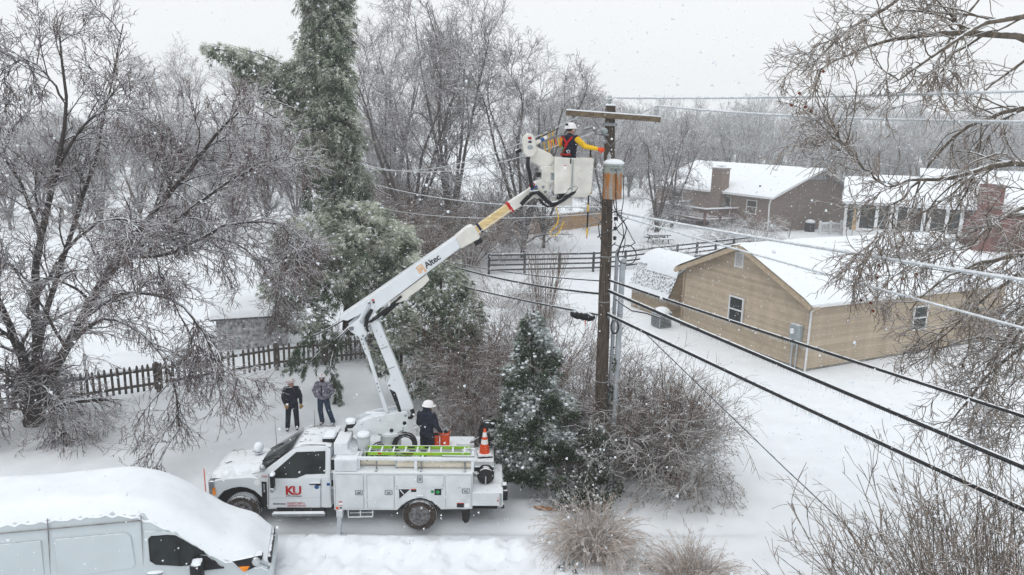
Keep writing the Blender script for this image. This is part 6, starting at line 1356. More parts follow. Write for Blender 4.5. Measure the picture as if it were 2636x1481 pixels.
dupe(weep, 'icy bare tree standing between the pole and the picnic table', (9.0, 71, 0), 2., 1.05)
dupe(weep, 'slender icy bare tree left of the brick house behind the picnic table', (16.8, 76, 0), 4.2, 1.0)
# far treeline: three prototypes, many copies
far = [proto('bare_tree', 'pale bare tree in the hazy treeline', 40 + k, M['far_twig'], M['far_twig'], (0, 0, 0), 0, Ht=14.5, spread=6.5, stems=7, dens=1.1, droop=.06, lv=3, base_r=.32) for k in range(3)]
for f_ in far:      # thicker far twigs
    pass
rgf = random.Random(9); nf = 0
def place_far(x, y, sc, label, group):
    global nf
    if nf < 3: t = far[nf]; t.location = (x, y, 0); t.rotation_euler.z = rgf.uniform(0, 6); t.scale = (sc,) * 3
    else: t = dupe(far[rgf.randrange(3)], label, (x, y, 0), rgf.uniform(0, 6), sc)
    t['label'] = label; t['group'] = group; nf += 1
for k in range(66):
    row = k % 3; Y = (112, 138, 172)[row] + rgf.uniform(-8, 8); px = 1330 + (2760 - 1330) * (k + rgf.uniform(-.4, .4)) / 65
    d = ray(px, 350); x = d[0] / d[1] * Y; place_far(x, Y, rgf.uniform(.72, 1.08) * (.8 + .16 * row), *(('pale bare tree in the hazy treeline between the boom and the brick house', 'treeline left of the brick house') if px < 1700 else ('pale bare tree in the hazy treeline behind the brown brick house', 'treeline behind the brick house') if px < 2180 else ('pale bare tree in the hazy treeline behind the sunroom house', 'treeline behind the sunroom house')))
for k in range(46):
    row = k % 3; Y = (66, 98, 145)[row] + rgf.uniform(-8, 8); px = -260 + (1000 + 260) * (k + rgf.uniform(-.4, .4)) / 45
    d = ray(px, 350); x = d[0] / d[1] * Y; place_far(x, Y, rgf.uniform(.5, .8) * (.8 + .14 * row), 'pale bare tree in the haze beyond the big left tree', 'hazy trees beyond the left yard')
dupe(ta, 'tall pale bare tree with forked crown in the haze left of the pine', (-37.5, 82, 0), 1.2, .86)
dupe(ta, 'second pale forked tree in the haze beside the pine', (-33.0, 92, 0), 3.4, .90)
# ---------------------------------------------------------------- right foreground tree (trunk outside the frame)
rg = np.random.default_rng(12); YR = 13.5
def LR(pts, r0, r1): return ([A3(px, py, YR + dy) for px, py, dy in pts], r0, r1)
limbs = [LR([(2960, 1900, 0), (2930, 1300, 0), (2890, 800, 0), (2840, 300, 0), (2800, -200, 0)], .26, .16),
    LR([(2860, 480, 0), (2700, 420, -.3), (2560, 412, -.6), (2420, 440, -.8), (2310, 452, -1.0), (2230, 470, -1.1)], .09, .012),
    LR([(2840, 300, 0), (2700, 160, -.2), (2575, 95, -.4), (2420, 80, -.6), (2280, 95, -.7), (2150, 130, -.8), (2060, 180, -.9)], .09, .010),
    LR([(2820, 100, 0), (2640, 40, -.6), (2480, 60, -1.0), (2350, 140, -1.3), (2240, 210, -1.5)], .07, .010),
    LR([(2800, -100, .2), (2600, -80, .4), (2400, -60, .6), (2250, 10, .8), (2130, 80, .8), (2010, 190, .8)], .07, .010),
    LR([(2880, 760, 0), (2740, 660, -.2), (2600, 640, -.5), (2480, 660, -.7), (2380, 700, -.8), (2290, 780, -.9)], .08, .010),
    LR([(2880, 840, 0), (2730, 820, .3), (2600, 860, .5), (2500, 930, .6), (2430, 1010, .6), (2380, 1080, .6)], .07, .010),
    LR([(2850, 400, 0), (2680, 300, .6), (2540, 280, 1.0), (2420, 330, 1.2), (2330, 420, 1.3), (2290, 540, 1.3)], .07, .010),
    LR([(2870, 600, 0), (2700, 540, .6), (2560, 540, 1.0), (2440, 580, 1.2), (2330, 640, 1.3), (2240, 700, 1.3)], .07, .010),
    LR([(2880, 700, 0), (2720, 720, -.6), (2590, 780, -.9), (2520, 870, -1.0), (2480, 980, -1.0)], .06, .010),
    LR([(2880, 640, 0), (2740, 600, -.2), (2620, 640, -.2), (2520, 720, -.2), (2420, 800, -.2), (2340, 880, -.2)], .06, .010),
    LR([(2870, 980, 0), (2760, 900, .2), (2640, 880, .3), (2540, 860, .3), (2440, 850, .3), (2350, 880, .3)], .06, .010),
    LR([(2880, 720, 0), (2700, 760, .8), (2580, 820, 1.2), (2500, 900, 1.4), (2450, 960, 1.5)], .06, .010),
    LR([(2860, 560, 0), (2700, 500, -.8), (2580, 520, -1.2), (2480, 580, -1.4), (2400, 660, -1.5)], .06, .010),
    LR([(2310, 452, -1.0), (2260, 510, -1.1), (2220, 580, -1.1), (2180, 660, -1.1)], .025, .008),
    LR([(2230, 470, -1.1), (2150, 400, -1.2), (2100, 330, -1.2)], .014, .007),
    LR([(2880, 900, 0), (2720, 950, -.3), (2600, 1020, -.4), (2520, 1090, -.4)], .05, .008)]
spec = [dict(per=14, len=1.45, ang=(.4, 1.0), K=8, wig=.16, grav=.10, S=5, rmul=.45, rmin=.012, t0=.26, trunk=1),
        dict(per=8, len=.66, ang=(.4, 1.0), K=5, wig=.18, grav=.10, S=3, rmul=.6, rmin=.010),
        dict(per=4, len=.28, ang=(.5, 1.1), K=3, wig=.26, grav=.03, S=3, rmul=.75, rmin=.008)]
tr, cr = bare_tree(rg, limbs, spec, .0075)
bxr, byr, _ = gz(2940, 1500)
rt_ = add_tree('bare_tree', 'ice-glazed tan bare tree overhanging the garage and the wires', (12.5, 13.5, 0), tr, cr, M['bark_tan'], M['twig_tan']); print('right', len(tr[1]) + len(cr[1]))
lv = MB()
for px, py in ((2210, 668), (2205, 698), (2225, 718), (2270, 702), (2305, 690), (2190, 762), (2165, 755), (2195, 782), (2010, 235), (2025, 270), (2040, 280), (1990, 265), (2070, 180)):
    p = Vector(A3(px, py, YR - 1.0)); 
    for q in range(3): a = random.random() * 6; lv.add([p + Vector((.03 * math.cos(a + j * 1.6), .02 * math.sin(a + j), .03 * math.sin(a + j * 1.6))) for j in range(4)], [(0, 1, 2, 3)])
lo = lv.build('withered_leaves', M['dead_leaf'], rt_); lo.location = (-12.5, -13.5, 0); lo['kind'] = 'stuff'
# ---------------------------------------------------------------- shrubs: many stems from one foot
def shrub(rg, n, foot, h, spread, droop, lv, stem_r=.012, S0=4, wig=.07, K0=8, twig=.007, per=(5, 4), tl=(.45, .2), ang=(.35, .9)):
    a = rg.uniform(0, 2 * np.pi, n); f = np.sqrt(rg.random(n)) * foot; st = np.stack([f * np.cos(a), f * np.sin(a), np.full(n, -.03)], 1)
    tl_ = rg.uniform(.0, 1., n) ** .7 * spread; d = np.stack([tl_ * np.cos(a), tl_ * np.sin(a), np.ones(n)], 1)
    P, Rr = grow(rg, st, d, h * rg.uniform(.68, 1.02, n), stem_r, stem_r * .45, K0, wig, droop * rg.uniform(.3, 1.5, n)); stems = [(P, Rr, S0)]; cur = (P, Rr); tw_ = []
    for li in range(lv):
        p, dd, r, tt, _ = spawn(rg, cur[0], cur[1], per[li], .2, 1., ang); Pn, Rn = grow(rg, p, dd, h * tl[li] * rg.uniform(.5, 1.3, len(p)), np.maximum(r * .6, twig), twig * .7, 4 if li == 0 else 2, .15, droop * .6, ); tw_.append((Pn, Rn, 3)); cur = (Pn, Rn)
    return stems, tw_, cur
def add_shrub(name, label, base, stems, tw_, m1, m2, cat='shrub', group=None):
    t = thing(name, label, cat, base, 0, group); V, Q = tubes(stems); link('stems', np_mesh('stems', V, Q, m1), t)
    if tw_: V, Q = tubes(tw_); link('twigs', np_mesh('twigs', V, Q, m2), t)
    return t
def berries(t, cur, rg, n, r, m_):
    tips = cur[0][:, -1]; tips = tips[np.argsort(tips[:, 2] * 0 + rg.random(len(tips)))[:n]]
    oc = np.array([(1, 0, 0), (-1, 0, 0), (0, 1, 0), (0, -1, 0), (0, 0, 1), (0, 0, -1)]) * r; V = (tips[:, None] + oc[None]).reshape(-1, 3)
    f = np.array([(0, 2, 4), (2, 1, 4), (1, 3, 4), (3, 0, 4), (2, 0, 5), (1, 2, 5), (3, 1, 5), (0, 3, 5)]); Q = (f[None] + 6 * np.arange(len(tips))[:, None, None]).reshape(-1, 3)
    o = link('berries', np_mesh('berries', V, Q, m_), t); o['kind'] = 'stuff'
R_ = np.random.default_rng
rg = R_(60); st, tw_, cur = shrub(rg, 120, .6, 3.2, .72, .16, 2, .012, per=(10, 5), tl=(.24, .12)); t = add_shrub('brown_shrub', 'big rounded brown shrub with dark berries right of the pole', (4.05, 18.9, 0), st, tw_, M['twig_iced'], M['twig_iced']); berries(t, cur, rg, 800, .016, M['berry'])
rg = R_(61); st, tw_, cur = shrub(rg, 40, .30, 1.9, 1.3, .42, 2, .012, per=(7, 5), tl=(.32, .13)); t = add_shrub('brown_shrub', 'drooping berry-laden shrub at the right foot of the big shrub', (4.7, 17.9, 0), st, tw_, M['twig_iced'], M['twig_iced']); berries(t, cur, rg, 420, .018, M['berry'])
rg = R_(62); st, tw_, _ = shrub(rg, 60, .5, 3.3, .8, .16, 2, .013, per=(8, 5), tl=(.30, .13)); tsb = add_shrub('brown_shrub', 'tangled brown thicket behind the utility pole', (2.4, 20.6, 0), st, tw_, M['twig_brown'], M['twig_brown'])
dupe(tsb, 'reddish brown thicket behind the snowy cedar', (-.4, 22.6, 0), 1.2, .98); dupe(tsb, 'brown thicket between the juniper and the cedar', (-1.6, 24.0, 0), 2.9, 1.0); dupe(tsb, 'far brown thicket behind the splice case', (1.2, 25.0, 0), 4.0, 1.05); dupe(tsb, 'brown thicket at the left side of the cedar foot', (-.9, 20.6, 0), 5.0, .66)
for k_, (x_, y_, sc_) in enumerate(((-8.5, 44, 1.5), (-5.8, 47.5, 1.6), (-3.2, 51, 1.5), (-7, 54, 1.8), (-1.2, 62, 1.9), (-10.5, 58, 1.9))): dupe(tsb, 'reddish brown understorey thicket beneath the bare trees behind the boom', (x_, y_, 0), k_ * 1.1, sc_, 'understorey thickets behind the boom')
dupe(tsb, 'low tangle of brown stems between the pole and the cedar', (1.7, 18.9, 0), .6, .55); dupe(tsb, 'brown stems crowding the right side of the pole', (3.3, 19.4, 0), 3.2, .85)
rg = R_(63); st, tw_, _ = shrub(rg, 40, .3, 1.8, 1.6, .40, 2, .009, per=(6, 4), tl=(.34, .14)); twb = add_shrub('frosted_shrub', 'white-frosted arching shrub left of the cedar', (-1.25, 20.9, 0), st, tw_, M['twig_white'], M['twig_white'])
dupe(twb, 'white-frosted arching shrub in front of the vines', (1.15, 17.4, 0), 2.0, .42); dupe(twb, 'frosted arching bush by the black rail fence', (1.0, 36.8, 0), 4.0, 1.35); dupe(twb, 'frosted bush below the wooden deck', (19.5, 66.0, 0), 1.0, 1.7); dupe(twb, 'rounded frosted bush in front of the brick house', (22.6, 66.8, 0), 3.0, 2.0); dupe(twb, 'frosted bush at the garage gable behind the shed', (11.2, 52., 0), 2.4, 1.7)
dupe(twb, 'small frosted bush beyond the boom foot', (-5.0, 29.6, 0), .4, 1.1)
rg = R_(64); st, tw_, _ = shrub(rg, 26, .5, 3.9, .22, -.01, 1, .020, per=(6,), tl=(.30,), wig=.03); add_shrub('upright_shrub', 'clump of straight upright brown stems left of the pole', (1.65, 36.4, 0), st, tw_, M['twig_brown'], M['twig_brown'])
rg = R_(65); st, tw_, _ = shrub(rg, 34, .7, 2.6, 1.5, .25, 2, .014, per=(6, 4), tl=(.35, .14)); t = add_shrub('brown_shrub', 'low arching brown bush behind the upright stems', (-.6, 38.6, 0), st, tw_, M['twig_brown'], M['twig_brown'])
rg = R_(66); st, tw_, cur = shrub(rg, 300, 1.0, 4.7, .78, .04, 2, .014, per=(9, 3), tl=(.18, .065), wig=.06, twig=.007, ang=(.35, .8)); add_shrub('hedge_shrub', 'icy twiggy shrub below the lowest cables', (7.9, 9.1, 0), st, tw_, M['bark_tan'], M['twig_tan'])
rg = R_(67); st, tw_, _ = shrub(rg, 3, .05, 3.4, .25, .0, 2, .018, per=(9, 5), tl=(.28, .11)); t = add_shrub('young_tree', 'young bare sapling above the big brown shrub', (4.55, 18.2, 0), st, tw_, M['bark'], M['twig_brown'], 'tree'); 
dupe(t, 'bare sapling in front of the brown brick house', (21.0, 68.0, 0), 1.0, 1.15); dupe(t, 'frosted bare sapling beside the brick house gable', (27.0, 70.0, 0), 2.6, 1.1)
for k, (x, y) in enumerate(((-7.6, 28.3), (-6.9, 28.9), (-6.2, 29.2))):
    if k == 0: rg = R_(68); st, tw_, _ = shrub(rg, 14, .3, 1.7, .5, .0, 1, .010, per=(5,), tl=(.35,)); t0_ = add_shrub('bare_bush', 'leafless thin bush against the picket fence by the pine', (x, y, 0), st, tw_, M['bark'], M['twig_red'], 'shrub', 'thin bushes at the fence')
    else: dupe(t0_, 'leafless thin bush against the picket fence by the pine', (x, y, 0), k * 1.7, 1.0, 'thin bushes at the fence')
# ---------------------------------------------------------------- needles and leaves
def needles(rg, c, out, n_per, L, wdt, spread, droop, frost_bias, up_bias=.55):
    """tufts at c (m,3) pointing along out; each n_per thin triangles. returns V, Q, frost"""
    m = len(c); d = np.repeat(nrm(out), n_per, 0) + rg.normal(0, spread, (m * n_per, 3)); d[:, 2] -= droop; d = nrm(d)
    p = np.repeat(c, n_per, 0) + rg.normal(0, L * .18, (m * n_per, 3)); l = L * rg.uniform(.6, 1.25, (m * n_per, 1)); s = nrm(np.cross(d, rg.normal(size=d.shape))) * wdt * rg.uniform(.7, 1.3, (m * n_per, 1))
    V = np.stack([p - s * .62, p + s * .62, p + d * l], 1).reshape(-1, 3); Q = np.arange(len(V)).reshape(-1, 3)
    rel = (p + d * l - np.repeat(c, n_per, 0))[:, 2] / L
    fb = np.repeat(np.broadcast_to(frost_bias, m), n_per)
    fr = np.clip(fb + up_bias * rel + rg.normal(0, .20, m * n_per), 0, 1)
    return V, Q, fr
def lump(rg, c, r):          # small squashed snow lumps
    m = len(c); ico = []
    for i in range(3):
        ph = (-.6, .25, .75)[i]
        for j in range(6): a = j * math.pi / 3 + i * .5; ico.append((math.cos(a) * math.sqrt(max(0, 1 - ph * ph)), math.sin(a) * math.sqrt(max(0, 1 - ph * ph)), ph))
    ico += [(0, 0, 1)]; ico = np.array(ico)
    F = [(i * 6 + j, i * 6 + (j + 1) % 6, (i + 1) * 6 + (j + 1) % 6) for i in range(2) for j in range(6)] + [(i * 6 + j, (i + 1) * 6 + (j + 1) % 6, (i + 1) * 6 + j) for i in range(2) for j in range(6)] + [(12 + j, 12 + (j + 1) % 6, 18) for j in range(6)]
    F = np.array(F); sc = r[:, None, None] * rg.uniform(.7, 1.3, (m, 1, 3)) * np.array([1, 1, .5]); V = (c[:, None] + ico[None] * sc * (1 + rg.normal(0, .15, (m, 19, 1)))).reshape(-1, 3); Q = (F[None] + 19 * np.arange(m)[:, None, None]).reshape(-1, 3)
    return V, Q
def conifer(name, label, base, parts, trunk, m_=None, cat='tree', snow=None, bark=None):
    t = thing(name, label, cat, base); b = np.array(base)
    if trunk is not None: V, Q = tubes(trunk); link('trunk', np_mesh('trunk', V - b, Q, bark or M['bark']), t)
    V, Q, fr = parts; link('crown', np_mesh('crown', V - b, Q, m_ or M['needle'], {'frost': fr}, smooth=False), t)
    if snow is not None: V, Q = snow; o = link('snow', np_mesh('snow', V - b, Q, M['snow_cap']), t); o['kind'] = 'stuff'
    return t
# tall white pine: drooping curtains of needles round a leaning trunk
rg = R_(80); YP = 30.5
def pine():
    tp = [A3(880, 840, YP), A3(905, 560, YP), A3(890, 400, YP), A3(850, 250, YP), A3(840, 60, YP), A3(838, -120, YP), A3(836, -300, YP)]
    K = 28; T = resample(tp, K)[None]; Rt = np.linspace(.26, .06, K + 1)[None]; lev = [(T, Rt, 9)]
    n = 190; t = np.sort(rg.uniform(.10, 1.0, n)); i = (t * (K - .01)).astype(int); st = T[0, i] + (T[0, np.minimum(i + 1, K)] - T[0, i]) * (t * (K - .01) - i)[:, None]
    a = rg.uniform(0, 2 * np.pi, n); zt = st[:, 2]; wd = np.interp(zt, [2, 5, 8, 11, 14, 16, 19], [1.7, 1.8, 1.8, 1.7, 1.35, 1.25, .7]) * rg.uniform(.6, 1.1, n)
    d = np.stack([np.cos(a) * .8 - .75, np.sin(a), np.full(n, .45)], 1); P, Rr = grow(rg, st, d, wd * np.where(np.cos(a) > .3, .62, 1.05), .035, .012, 9, .06, .36)
    arm = np.stack([resample([A3(px, py, YP + dy) for px, py in pl_], 9) for pl_, dy in (
        (((860, 320), (760, 255), (690, 190), (600, 140), (520, 116)), 0), (((860, 350), (780, 300), (700, 250), (640, 210), (570, 180)), .2), (((850, 290), (780, 235), (735, 185), (690, 150), (600, 120)), -.3), (((850, 380), (770, 330), (700, 300), (650, 270), (620, 250)), -.2), (((850, 330), (770, 270), (700, 225), (640, 180), (560, 150)), .4), (((850, 360), (790, 300), (730, 270), (690, 255), (660, 250)), -.5))])
    P = np.concatenate([P, arm]); Rr = np.concatenate([Rr, np.linspace(.07, .015, 10)[None].repeat(len(arm), 0)]); lev.append((P, Rr, 5))
    p, d, r, tt, idx = spawn(rg, P, Rr, 17, .12, 1., (.4, 1.2)); d[:, 2] -= .5
    P2, R2 = grow(rg, p, d, np.where(idx >= n, .62, .85) * rg.uniform(.5, 1.2, len(p)), .008, .005, 5, .08, .42); lev.append((P2, R2, 3))
    p, d, r, tt, idx2 = spawn(rg, P2, R2, 7, .15, 1., (.2, .8))
    # frost amount drops near the trunk and low in the crown, rises higher up
    ax = T[0][np.clip(np.searchsorted(T[0][:, 2], p[:, 2]), 0, K)]; dist = np.linalg.norm((p - ax)[:, :2], axis=1); fb = np.clip(.16 + .26 * (dist - .6), 0, .5) + .22 * smooth(5., 8, p[:, 2]) - .24 * np.exp(-((p[:, 2] - 5.0) / 1.8) ** 2)
    return lev, needles(rg, p, d, 5, .18, .026, .5, .35, fb + .26, .5), p
# spreading conifer masses built from ellipsoid boughs
def boughs(rg, ells, dens, L, wdt, n_per, fb, droop=.5, spread=.5, shell=.55):
    C_ = []; O_ = []; U_ = []
    for (c, r) in ells:
        c = np.array(c); r = np.array(r); m = int(dens * (r[0] * r[1] * r[2]) ** (2 / 3)); d = nrm(rg.normal(size=(m, 3))); rad = shell + (1 - shell) * rg.random((m, 1)) ** .6
        rad *= 1 + .22 * np.sin(d[:, :1] * 7 + c[0]) * np.sin(d[:, 1:2] * 6 + c[1]) * np.sin(d[:, 2:] * 8)
        C_.append(c + d * rad * r); O_.append(nrm(d * np.array([1, 1, .55]))); U_.append(np.clip(.5 * d[:, 2] + .35 * (rad[:, 0] - .7) / .3, -.3, .8))
    C_ = np.concatenate(C_); O_ = np.concatenate(O_); U_ = np.concatenate(U_); k = C_[:, 2] > .05
    C_, O_, U_ = C_[k], O_[k], U_[k]
    cl = np.sin(C_[:, 0] * 5.6 + 1.3 * np.sin(C_[:, 2] * 4.3)) * np.sin(C_[:, 1] * 4.7 + 1.2 * np.sin(C_[:, 0] * 3)) + .8 * np.sin(C_[:, 2] * 5.1 + 1.6 * np.sin(C_[:, 0] * 3.1 + C_[:, 1] * 2.2)); cl = cl / 1.5
    k = (cl > -.35) | (rg.random(len(cl)) < .22); C_, O_, U_, cl = C_[k], O_[k], U_[k], cl[k]
    return C_, O_, np.clip(U_ * .7 + .45 * cl, -.5, 1), needles(rg, C_, O_, n_per, L, wdt, spread, droop, fb - .08 + .34 * U_ + .72 * cl)
def snow_on(rg, C_, U_, frac, rmin, rmax, thr=.15):
    k = (U_ > thr) & (rg.random(len(C_)) < frac); return lump(rg, C_[k] + (0, 0, .04), rg.uniform(rmin, rmax, k.sum()))
def ell(px, py, Y, rx, ry, rz): return (A3(px, py, Y), (rx, ry, rz))
E_ = [ell(px, py, YP + dy, r, r * .95, rz) for px, py, r, rz, dy in ((832, -60, .95, 1.3, 0), (826, 30, 1.05, 1.2, 0), (815, 110, 1.1, 1.1, .2), (858, 100, .6, 1.1, -.4), (795, 190, 1.15, 1.2, -.2), (850, 220, .8, 1.3, -.5), (772, 270, .9, 1.0, .3), (825, 310, 1.1, 1.3, -.4), (868, 330, .6, 1.2, -.5), (790, 400, .75, 1.4, .2), (845, 420, 1.0, 1.3, 0), (885, 440, .55, 1.1, -.2), (795, 500, .6, 1.0, .3), (860, 520, .9, .8, .2), (745, 320, .5, .8, .4),
    (735, 215, .95, .75, .2), (690, 190, .85, .70, 0), (640, 165, .72, .60, .1), (600, 150, .58, .50, -.1), (560, 135, .48, .38, 0), (525, 122, .30, .24, 0), (680, 240, .5, .5, .2), (620, 200, .40, .40, .1), (530, 150, .16, .26, 0), (590, 195, .2, .3, .1), (740, 180, .5, .5, -.3))]
lev, nd, tp_ = pine(); C_, O_, U_, nb_ = boughs(rg, E_, 640, .19, .028, 7, np.float64(.56), .75, .5)
zc = C_[:, 2]; sh = np.repeat(np.clip(.30 * np.exp(-((zc - 6.0) / 2.2) ** 2) - .04, 0, 1), 7); nb_ = (nb_[0], nb_[1], np.clip(nb_[2] - sh * 1.2, 0, 1))
nd = (np.concatenate([nd[0], nb_[0]]), np.concatenate([nd[1], nb_[1] + len(nd[0])]), np.concatenate([nd[2], nb_[2]]))
conifer('white_pine', 'towering iced white pine with drooping green needles', (*gz(880, 838)[:2], 0), nd, lev, snow=snow_on(rg, C_, U_, .10, .03, .08, .2)); print('pine', len(nd[1]))
# lower pine mass
rg = R_(81); E_ = [ell(800, 620, 29, 1.9, 1.6, 1.3), ell(930, 620, 28.6, 1.7, 1.5, 1.2), ell(870, 700, 28.4, 1.9, 1.5, 1.1), ell(990, 660, 28.4, 1.1, 1.2, .9), ell(740, 720, 29, 1.4, 1.3, .9), ell(900, 560, 29.4, 1.6, 1.3, .9), ell(1010, 600, 28.6, .7, .8, .6), ell(760, 800, 28.6, 1.2, 1.1, .6)]
C_, O_, U_, nd = boughs(rg, E_, 760, .19, .028, 8, .52)
tk_ = [(resample([A3(870, 830, 29.2), A3(872, 720, 29.2), A3(868, 600, 29.2)], 6)[None], np.linspace(.16, .06, 7)[None], 7)]
lowp = conifer('spreading_pine', 'bushy snow-dusted pine below the tall pine', (*gz(870, 832)[:2], 0), nd, tk_, snow=snow_on(rg, C_, U_, .16, .03, .08)); print('lowpine', len(nd[1]))
# juniper behind the boom
rg = R_(82); E_ = [ell(1110, 720, 25.4, 1.15, 1.2, 1.0), ell(1150, 800, 25.2, 1.1, 1.2, 1.1), ell(1080, 800, 25.0, 1.1, 1.1, 1.1), ell(1130, 900, 24.6, .95, 1.0, 1.0), ell(1060, 690, 25.6, .8, .9, .7), ell(1100, 960, 24.5, .8, .8, .6), ell(1180, 870, 25.0, .6, .7, .7)]
C_, O_, U_, nd = boughs(rg, E_, 860, .16, .026, 8, .36)
tk_ = [(resample([A3(1110, 985, 25), A3(1112, 850, 25), A3(1108, 700, 25)], 6)[None], np.linspace(.12, .04, 7)[None], 7)]
conifer('juniper', 'dark green juniper dusted with snow behind the boom', (*gz(1110, 987)[:2], 0), nd, tk_, snow=snow_on(rg, C_, U_, .16, .03, .07)); print('jun', len(nd[1]))
rg = R_(83); E_ = [ell(1000, 830, 23.8, .75, .9, .9), ell(1020, 900, 23.6, .70, .8, .9), ell(1040, 960, 23.5, .55, .6, .6), ell(980, 780, 24.4, .6, .7, .6), ell(960, 900, 23.8, .45, .6, .7)]
C_, O_, U_, nd = boughs(rg, E_, 800, .15, .024, 8, .32)
conifer('juniper', 'frosted pale green juniper right behind the lower boom', (*gz(1010, 1000)[:2], 0), nd, [(resample([A3(1010, 1000, 23.8), A3(1008, 850, 23.8)], 4)[None], np.linspace(.09, .03, 5)[None], 7)], snow=snow_on(rg, C_, U_, .16, .03, .07))
# bough hanging over the picket fence behind the two men
rg = R_(84); lb_ = np.stack([resample([A3(905, 790, 27), A3(860, 840, 25.6), A3(810, 880, 24.6), A3(760, 930, 24.0)], 9), resample([A3(905, 800, 27), A3(850, 860, 25.4), A3(830, 930, 24.4), A3(850, 990, 24.0)], 9), resample([A3(905, 780, 27), A3(820, 830, 25.4), A3(760, 860, 24.8), A3(735, 910, 24.6)], 9)])
lr_ = np.linspace(.05, .012, 10)[None].repeat(3, 0); p, d, r, _, _ = spawn(rg, lb_, lr_, 34, .15, 1., (.4, 1.1)); P2, R2 = grow(rg, p, d, .62 * rg.uniform(.4, 1.2, len(p)), .007, .004, 5, .08, .35); p, d, r, _, _ = spawn(rg, P2, R2, 8, .2, 1., (.2, .8))
nd = needles(rg, p, d, 10, .15, .015, .5, .3, .12)
lb0 = np.array(lowp.location); V, Q = tubes([(lb_, lr_, 6), (P2, R2, 3)]); bo_ = link('bough', np_mesh('bough', V - lb0, Q, M['bark']), lowp); link('bough_needles', np_mesh('bough_needles', nd[0] - lb0, nd[1], M['needle'], {'frost': nd[2]}, smooth=False), bo_)
# snowy cedar in front of the pole
rg = R_(85); E_ = [ell(1338, 815, 18.4, .30, .32, .36), ell(1340, 860, 18.4, .48, .5, .5), ell(1345, 930, 18.3, .66, .7, .62), ell(1335, 1010, 18.2, .82, .85, .70), ell(1325, 1090, 18.0, .92, .95, .66), ell(1310, 1160, 17.9, .72, .9, .5), ell(1408, 1030, 18.3, .5, .6, .45), ell(1272, 1080, 17.8, .5, .6, .42), ell(1385, 900, 18.3, .3, .4, .3), ell(1295, 945, 18.1, .35, .4, .3), ell(1262, 1150, 17.7, .42, .5, .32), ell(1418, 1105, 17.9, .4, .5, .35), ell(1400, 1120, 18.0, .6, .6, .45), ell(1350, 1190, 17.8, .5, .6, .3)]
C_, O_, U_, nd = boughs(rg, E_, 2800, .105, .026, 7, .16, .25, .5)
conifer('cedar', 'cone-shaped dark green cedar laden with snow beside the pole', (*gz(1335, 1212)[:2], 0), nd, [(resample([A3(1335, 1212, 18.3), A3(1340, 1000, 18.4), A3(1338, 800, 18.4)], 6)[None], np.linspace(.10, .02, 7)[None], 7)], M['cedar'], snow=snow_on(rg, C_, U_, .26, .02, .06, .25)); print('cedar', len(nd[1]))
# ivy and vines round the pole foot
rg = R_(86); E_ = [ell(1480, 1180, 17.3, .55, .5, .55), ell(1495, 1110, 17.6, .40, .4, .42), ell(1445, 1225, 17.0, .55, .45, .36), ell(1515, 1225, 17.0, .55, .45, .38), ell(1430, 1262, 16.6, .40, .4, .20), ell(1500, 1262, 16.6, .4, .35, .2), ell(1530, 1010, 18.35, .10, .2, .5), ell(1545, 900, 18.3, .05, .1, .5)]
C_, O_, U_, nd = boughs(rg, E_, 2300, .06, .045, 4, -.16, .1, .8)
conifer('vine_mound', 'leafy dark green vines heaped round the pole foot', (*gz(1485, 1240)[:2], 0), nd, None, M['ivy'], 'vines', snow=snow_on(rg, C_, U_, .08, .02, .05, .2))
# small evergreens at the lower edge
for k, (px, py, lab) in enumerate(((1600, 1432, 'small dark evergreen sprig poking through the snow between grass clumps'), (1435, 1440, 'low green sprig half buried in snow under the grass clump'))):
    rg = R_(87 + k); c0 = gz(px, py); E_ = [((c0[0], c0[1], .10), (.28, .22, .16)), ((c0[0] + .25, c0[1] - .1, .06), (.18, .15, .10))]; C_, O_, U_, nd = boughs(rg, E_, 1600, .05, .03, 4, .05, .1, .8)
    conifer('evergreen_sprig', lab, (c0[0], c0[1], 0), nd, None, M['ivy'], 'plant', snow=snow_on(rg, C_, U_, .2, .02, .05, .0))
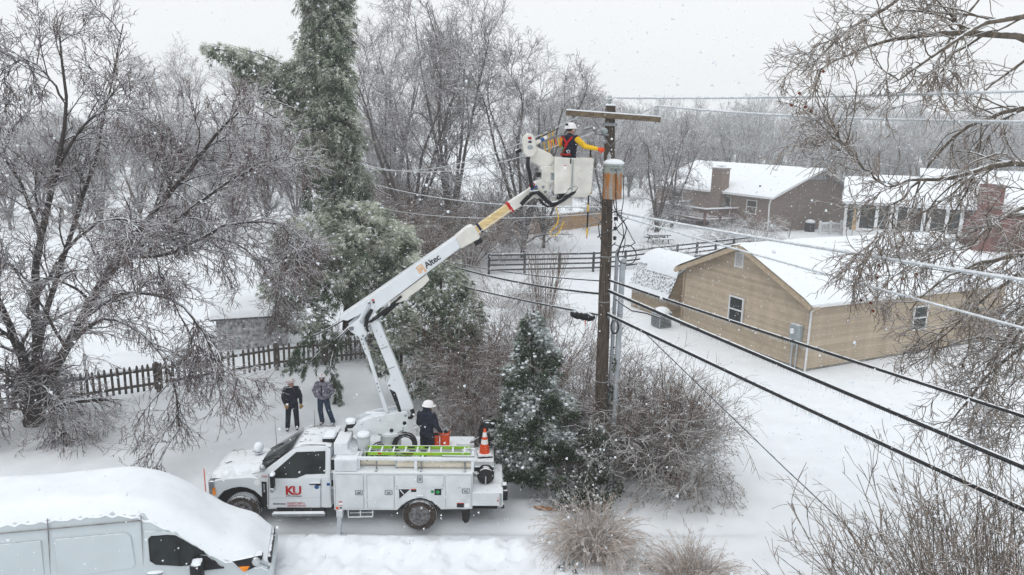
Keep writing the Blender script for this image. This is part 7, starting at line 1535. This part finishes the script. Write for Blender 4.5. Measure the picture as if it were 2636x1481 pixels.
# ornamental grasses
def grass(label, base, n, h, spread, seed, droop=.46):
    rg = R_(seed); a = rg.uniform(0, 2 * np.pi, n); q_ = rg.integers(0, 5, n); ca = q_ * 1.3 + rg.normal(0, .3, n); f = rg.random(n) * .2; st = np.stack([f * np.cos(a) + .28 * np.cos(q_ * 1.26), f * np.sin(a) + .28 * np.sin(q_ * 1.26), np.full(n, .0)], 1); s = rg.uniform(.1, 1., n) * spread; a = np.where(rg.random(n) < .6, ca, a)
    P, Rr = grow(rg, st, np.stack([s * np.cos(a), s * np.sin(a), np.ones(n)], 1), h * rg.uniform(.6, 1.2, n), .007, .004, 7, .09, droop * rg.uniform(.5, 1.5, n)); V, Q = tubes([(P, Rr, 3)])
    t = thing('ornamental_grass', label, 'grass', base); fr = np.repeat(np.clip(rg.normal(.48, .34, n), 0, .95), 7 * 3); o = link('blades', np_mesh('blades', V, Q, M['straw'], {'frost': fr}), t); o['kind'] = 'stuff'
    tips = P[:, -1]; k = rg.random(n) < .5; V, Q, fr = needles(rg, tips[k], P[k, -1] - P[k, -2], 7, .10, .008, .45, .25, .45, .2); o = link('plumes', np_mesh('plumes', V, Q, M['straw'], {'frost': fr}, smooth=False), t); o['kind'] = 'stuff'
    m = P[rg.random(n) < .05][:, 3]; V, Q = lump(rg, m, rg.uniform(.02, .06, len(m))); o = link('snow', np_mesh('snow', V, Q, M['snow_cap']), t); o['kind'] = 'stuff'; return t
grass('large straw-coloured ornamental grass clump bent down by snow', (1.98, 14.95, 0), 900, 1.25, .95, 90); 
g2 = gz(1735, 1470); grass('straw ornamental grass clump in the snow below the pole', (g2[0], g2[1], 0), 700, .95, 1.3, 91, .36)
# ---------------------------------------------------------------- falling snow through the whole yard
rg = R_(99); n = 44000
p = np.stack([rg.uniform(-22, 24, n), rg.uniform(1.5, 34, n), rg.uniform(.2, 13, n)], 1); p = p[np.linalg.norm(p - CC, axis=1) > 4.5]
r = rg.uniform(.005, .012, len(p)) * np.where(rg.random(len(p)) < .07, 1.9, 1)
tet = np.array([(1, 1, 1), (-1, -1, 1), (-1, 1, -1), (1, -1, -1)]) * .75; V = (p[:, None] + tet[None] * r[:, None, None] * rg.uniform(.7, 1.3, (len(p), 4, 1))).reshape(-1, 3)
f = np.array([(0, 1, 2), (0, 3, 1), (0, 2, 3), (1, 3, 2)]); Q = (f[None] + 4 * np.arange(len(p))[:, None, None]).reshape(-1, 3)
tag(link('falling_snow', np_mesh('falling_snow', V, Q, M['snow_cap'])), 'white snowflakes falling all over the yard', kind='stuff')
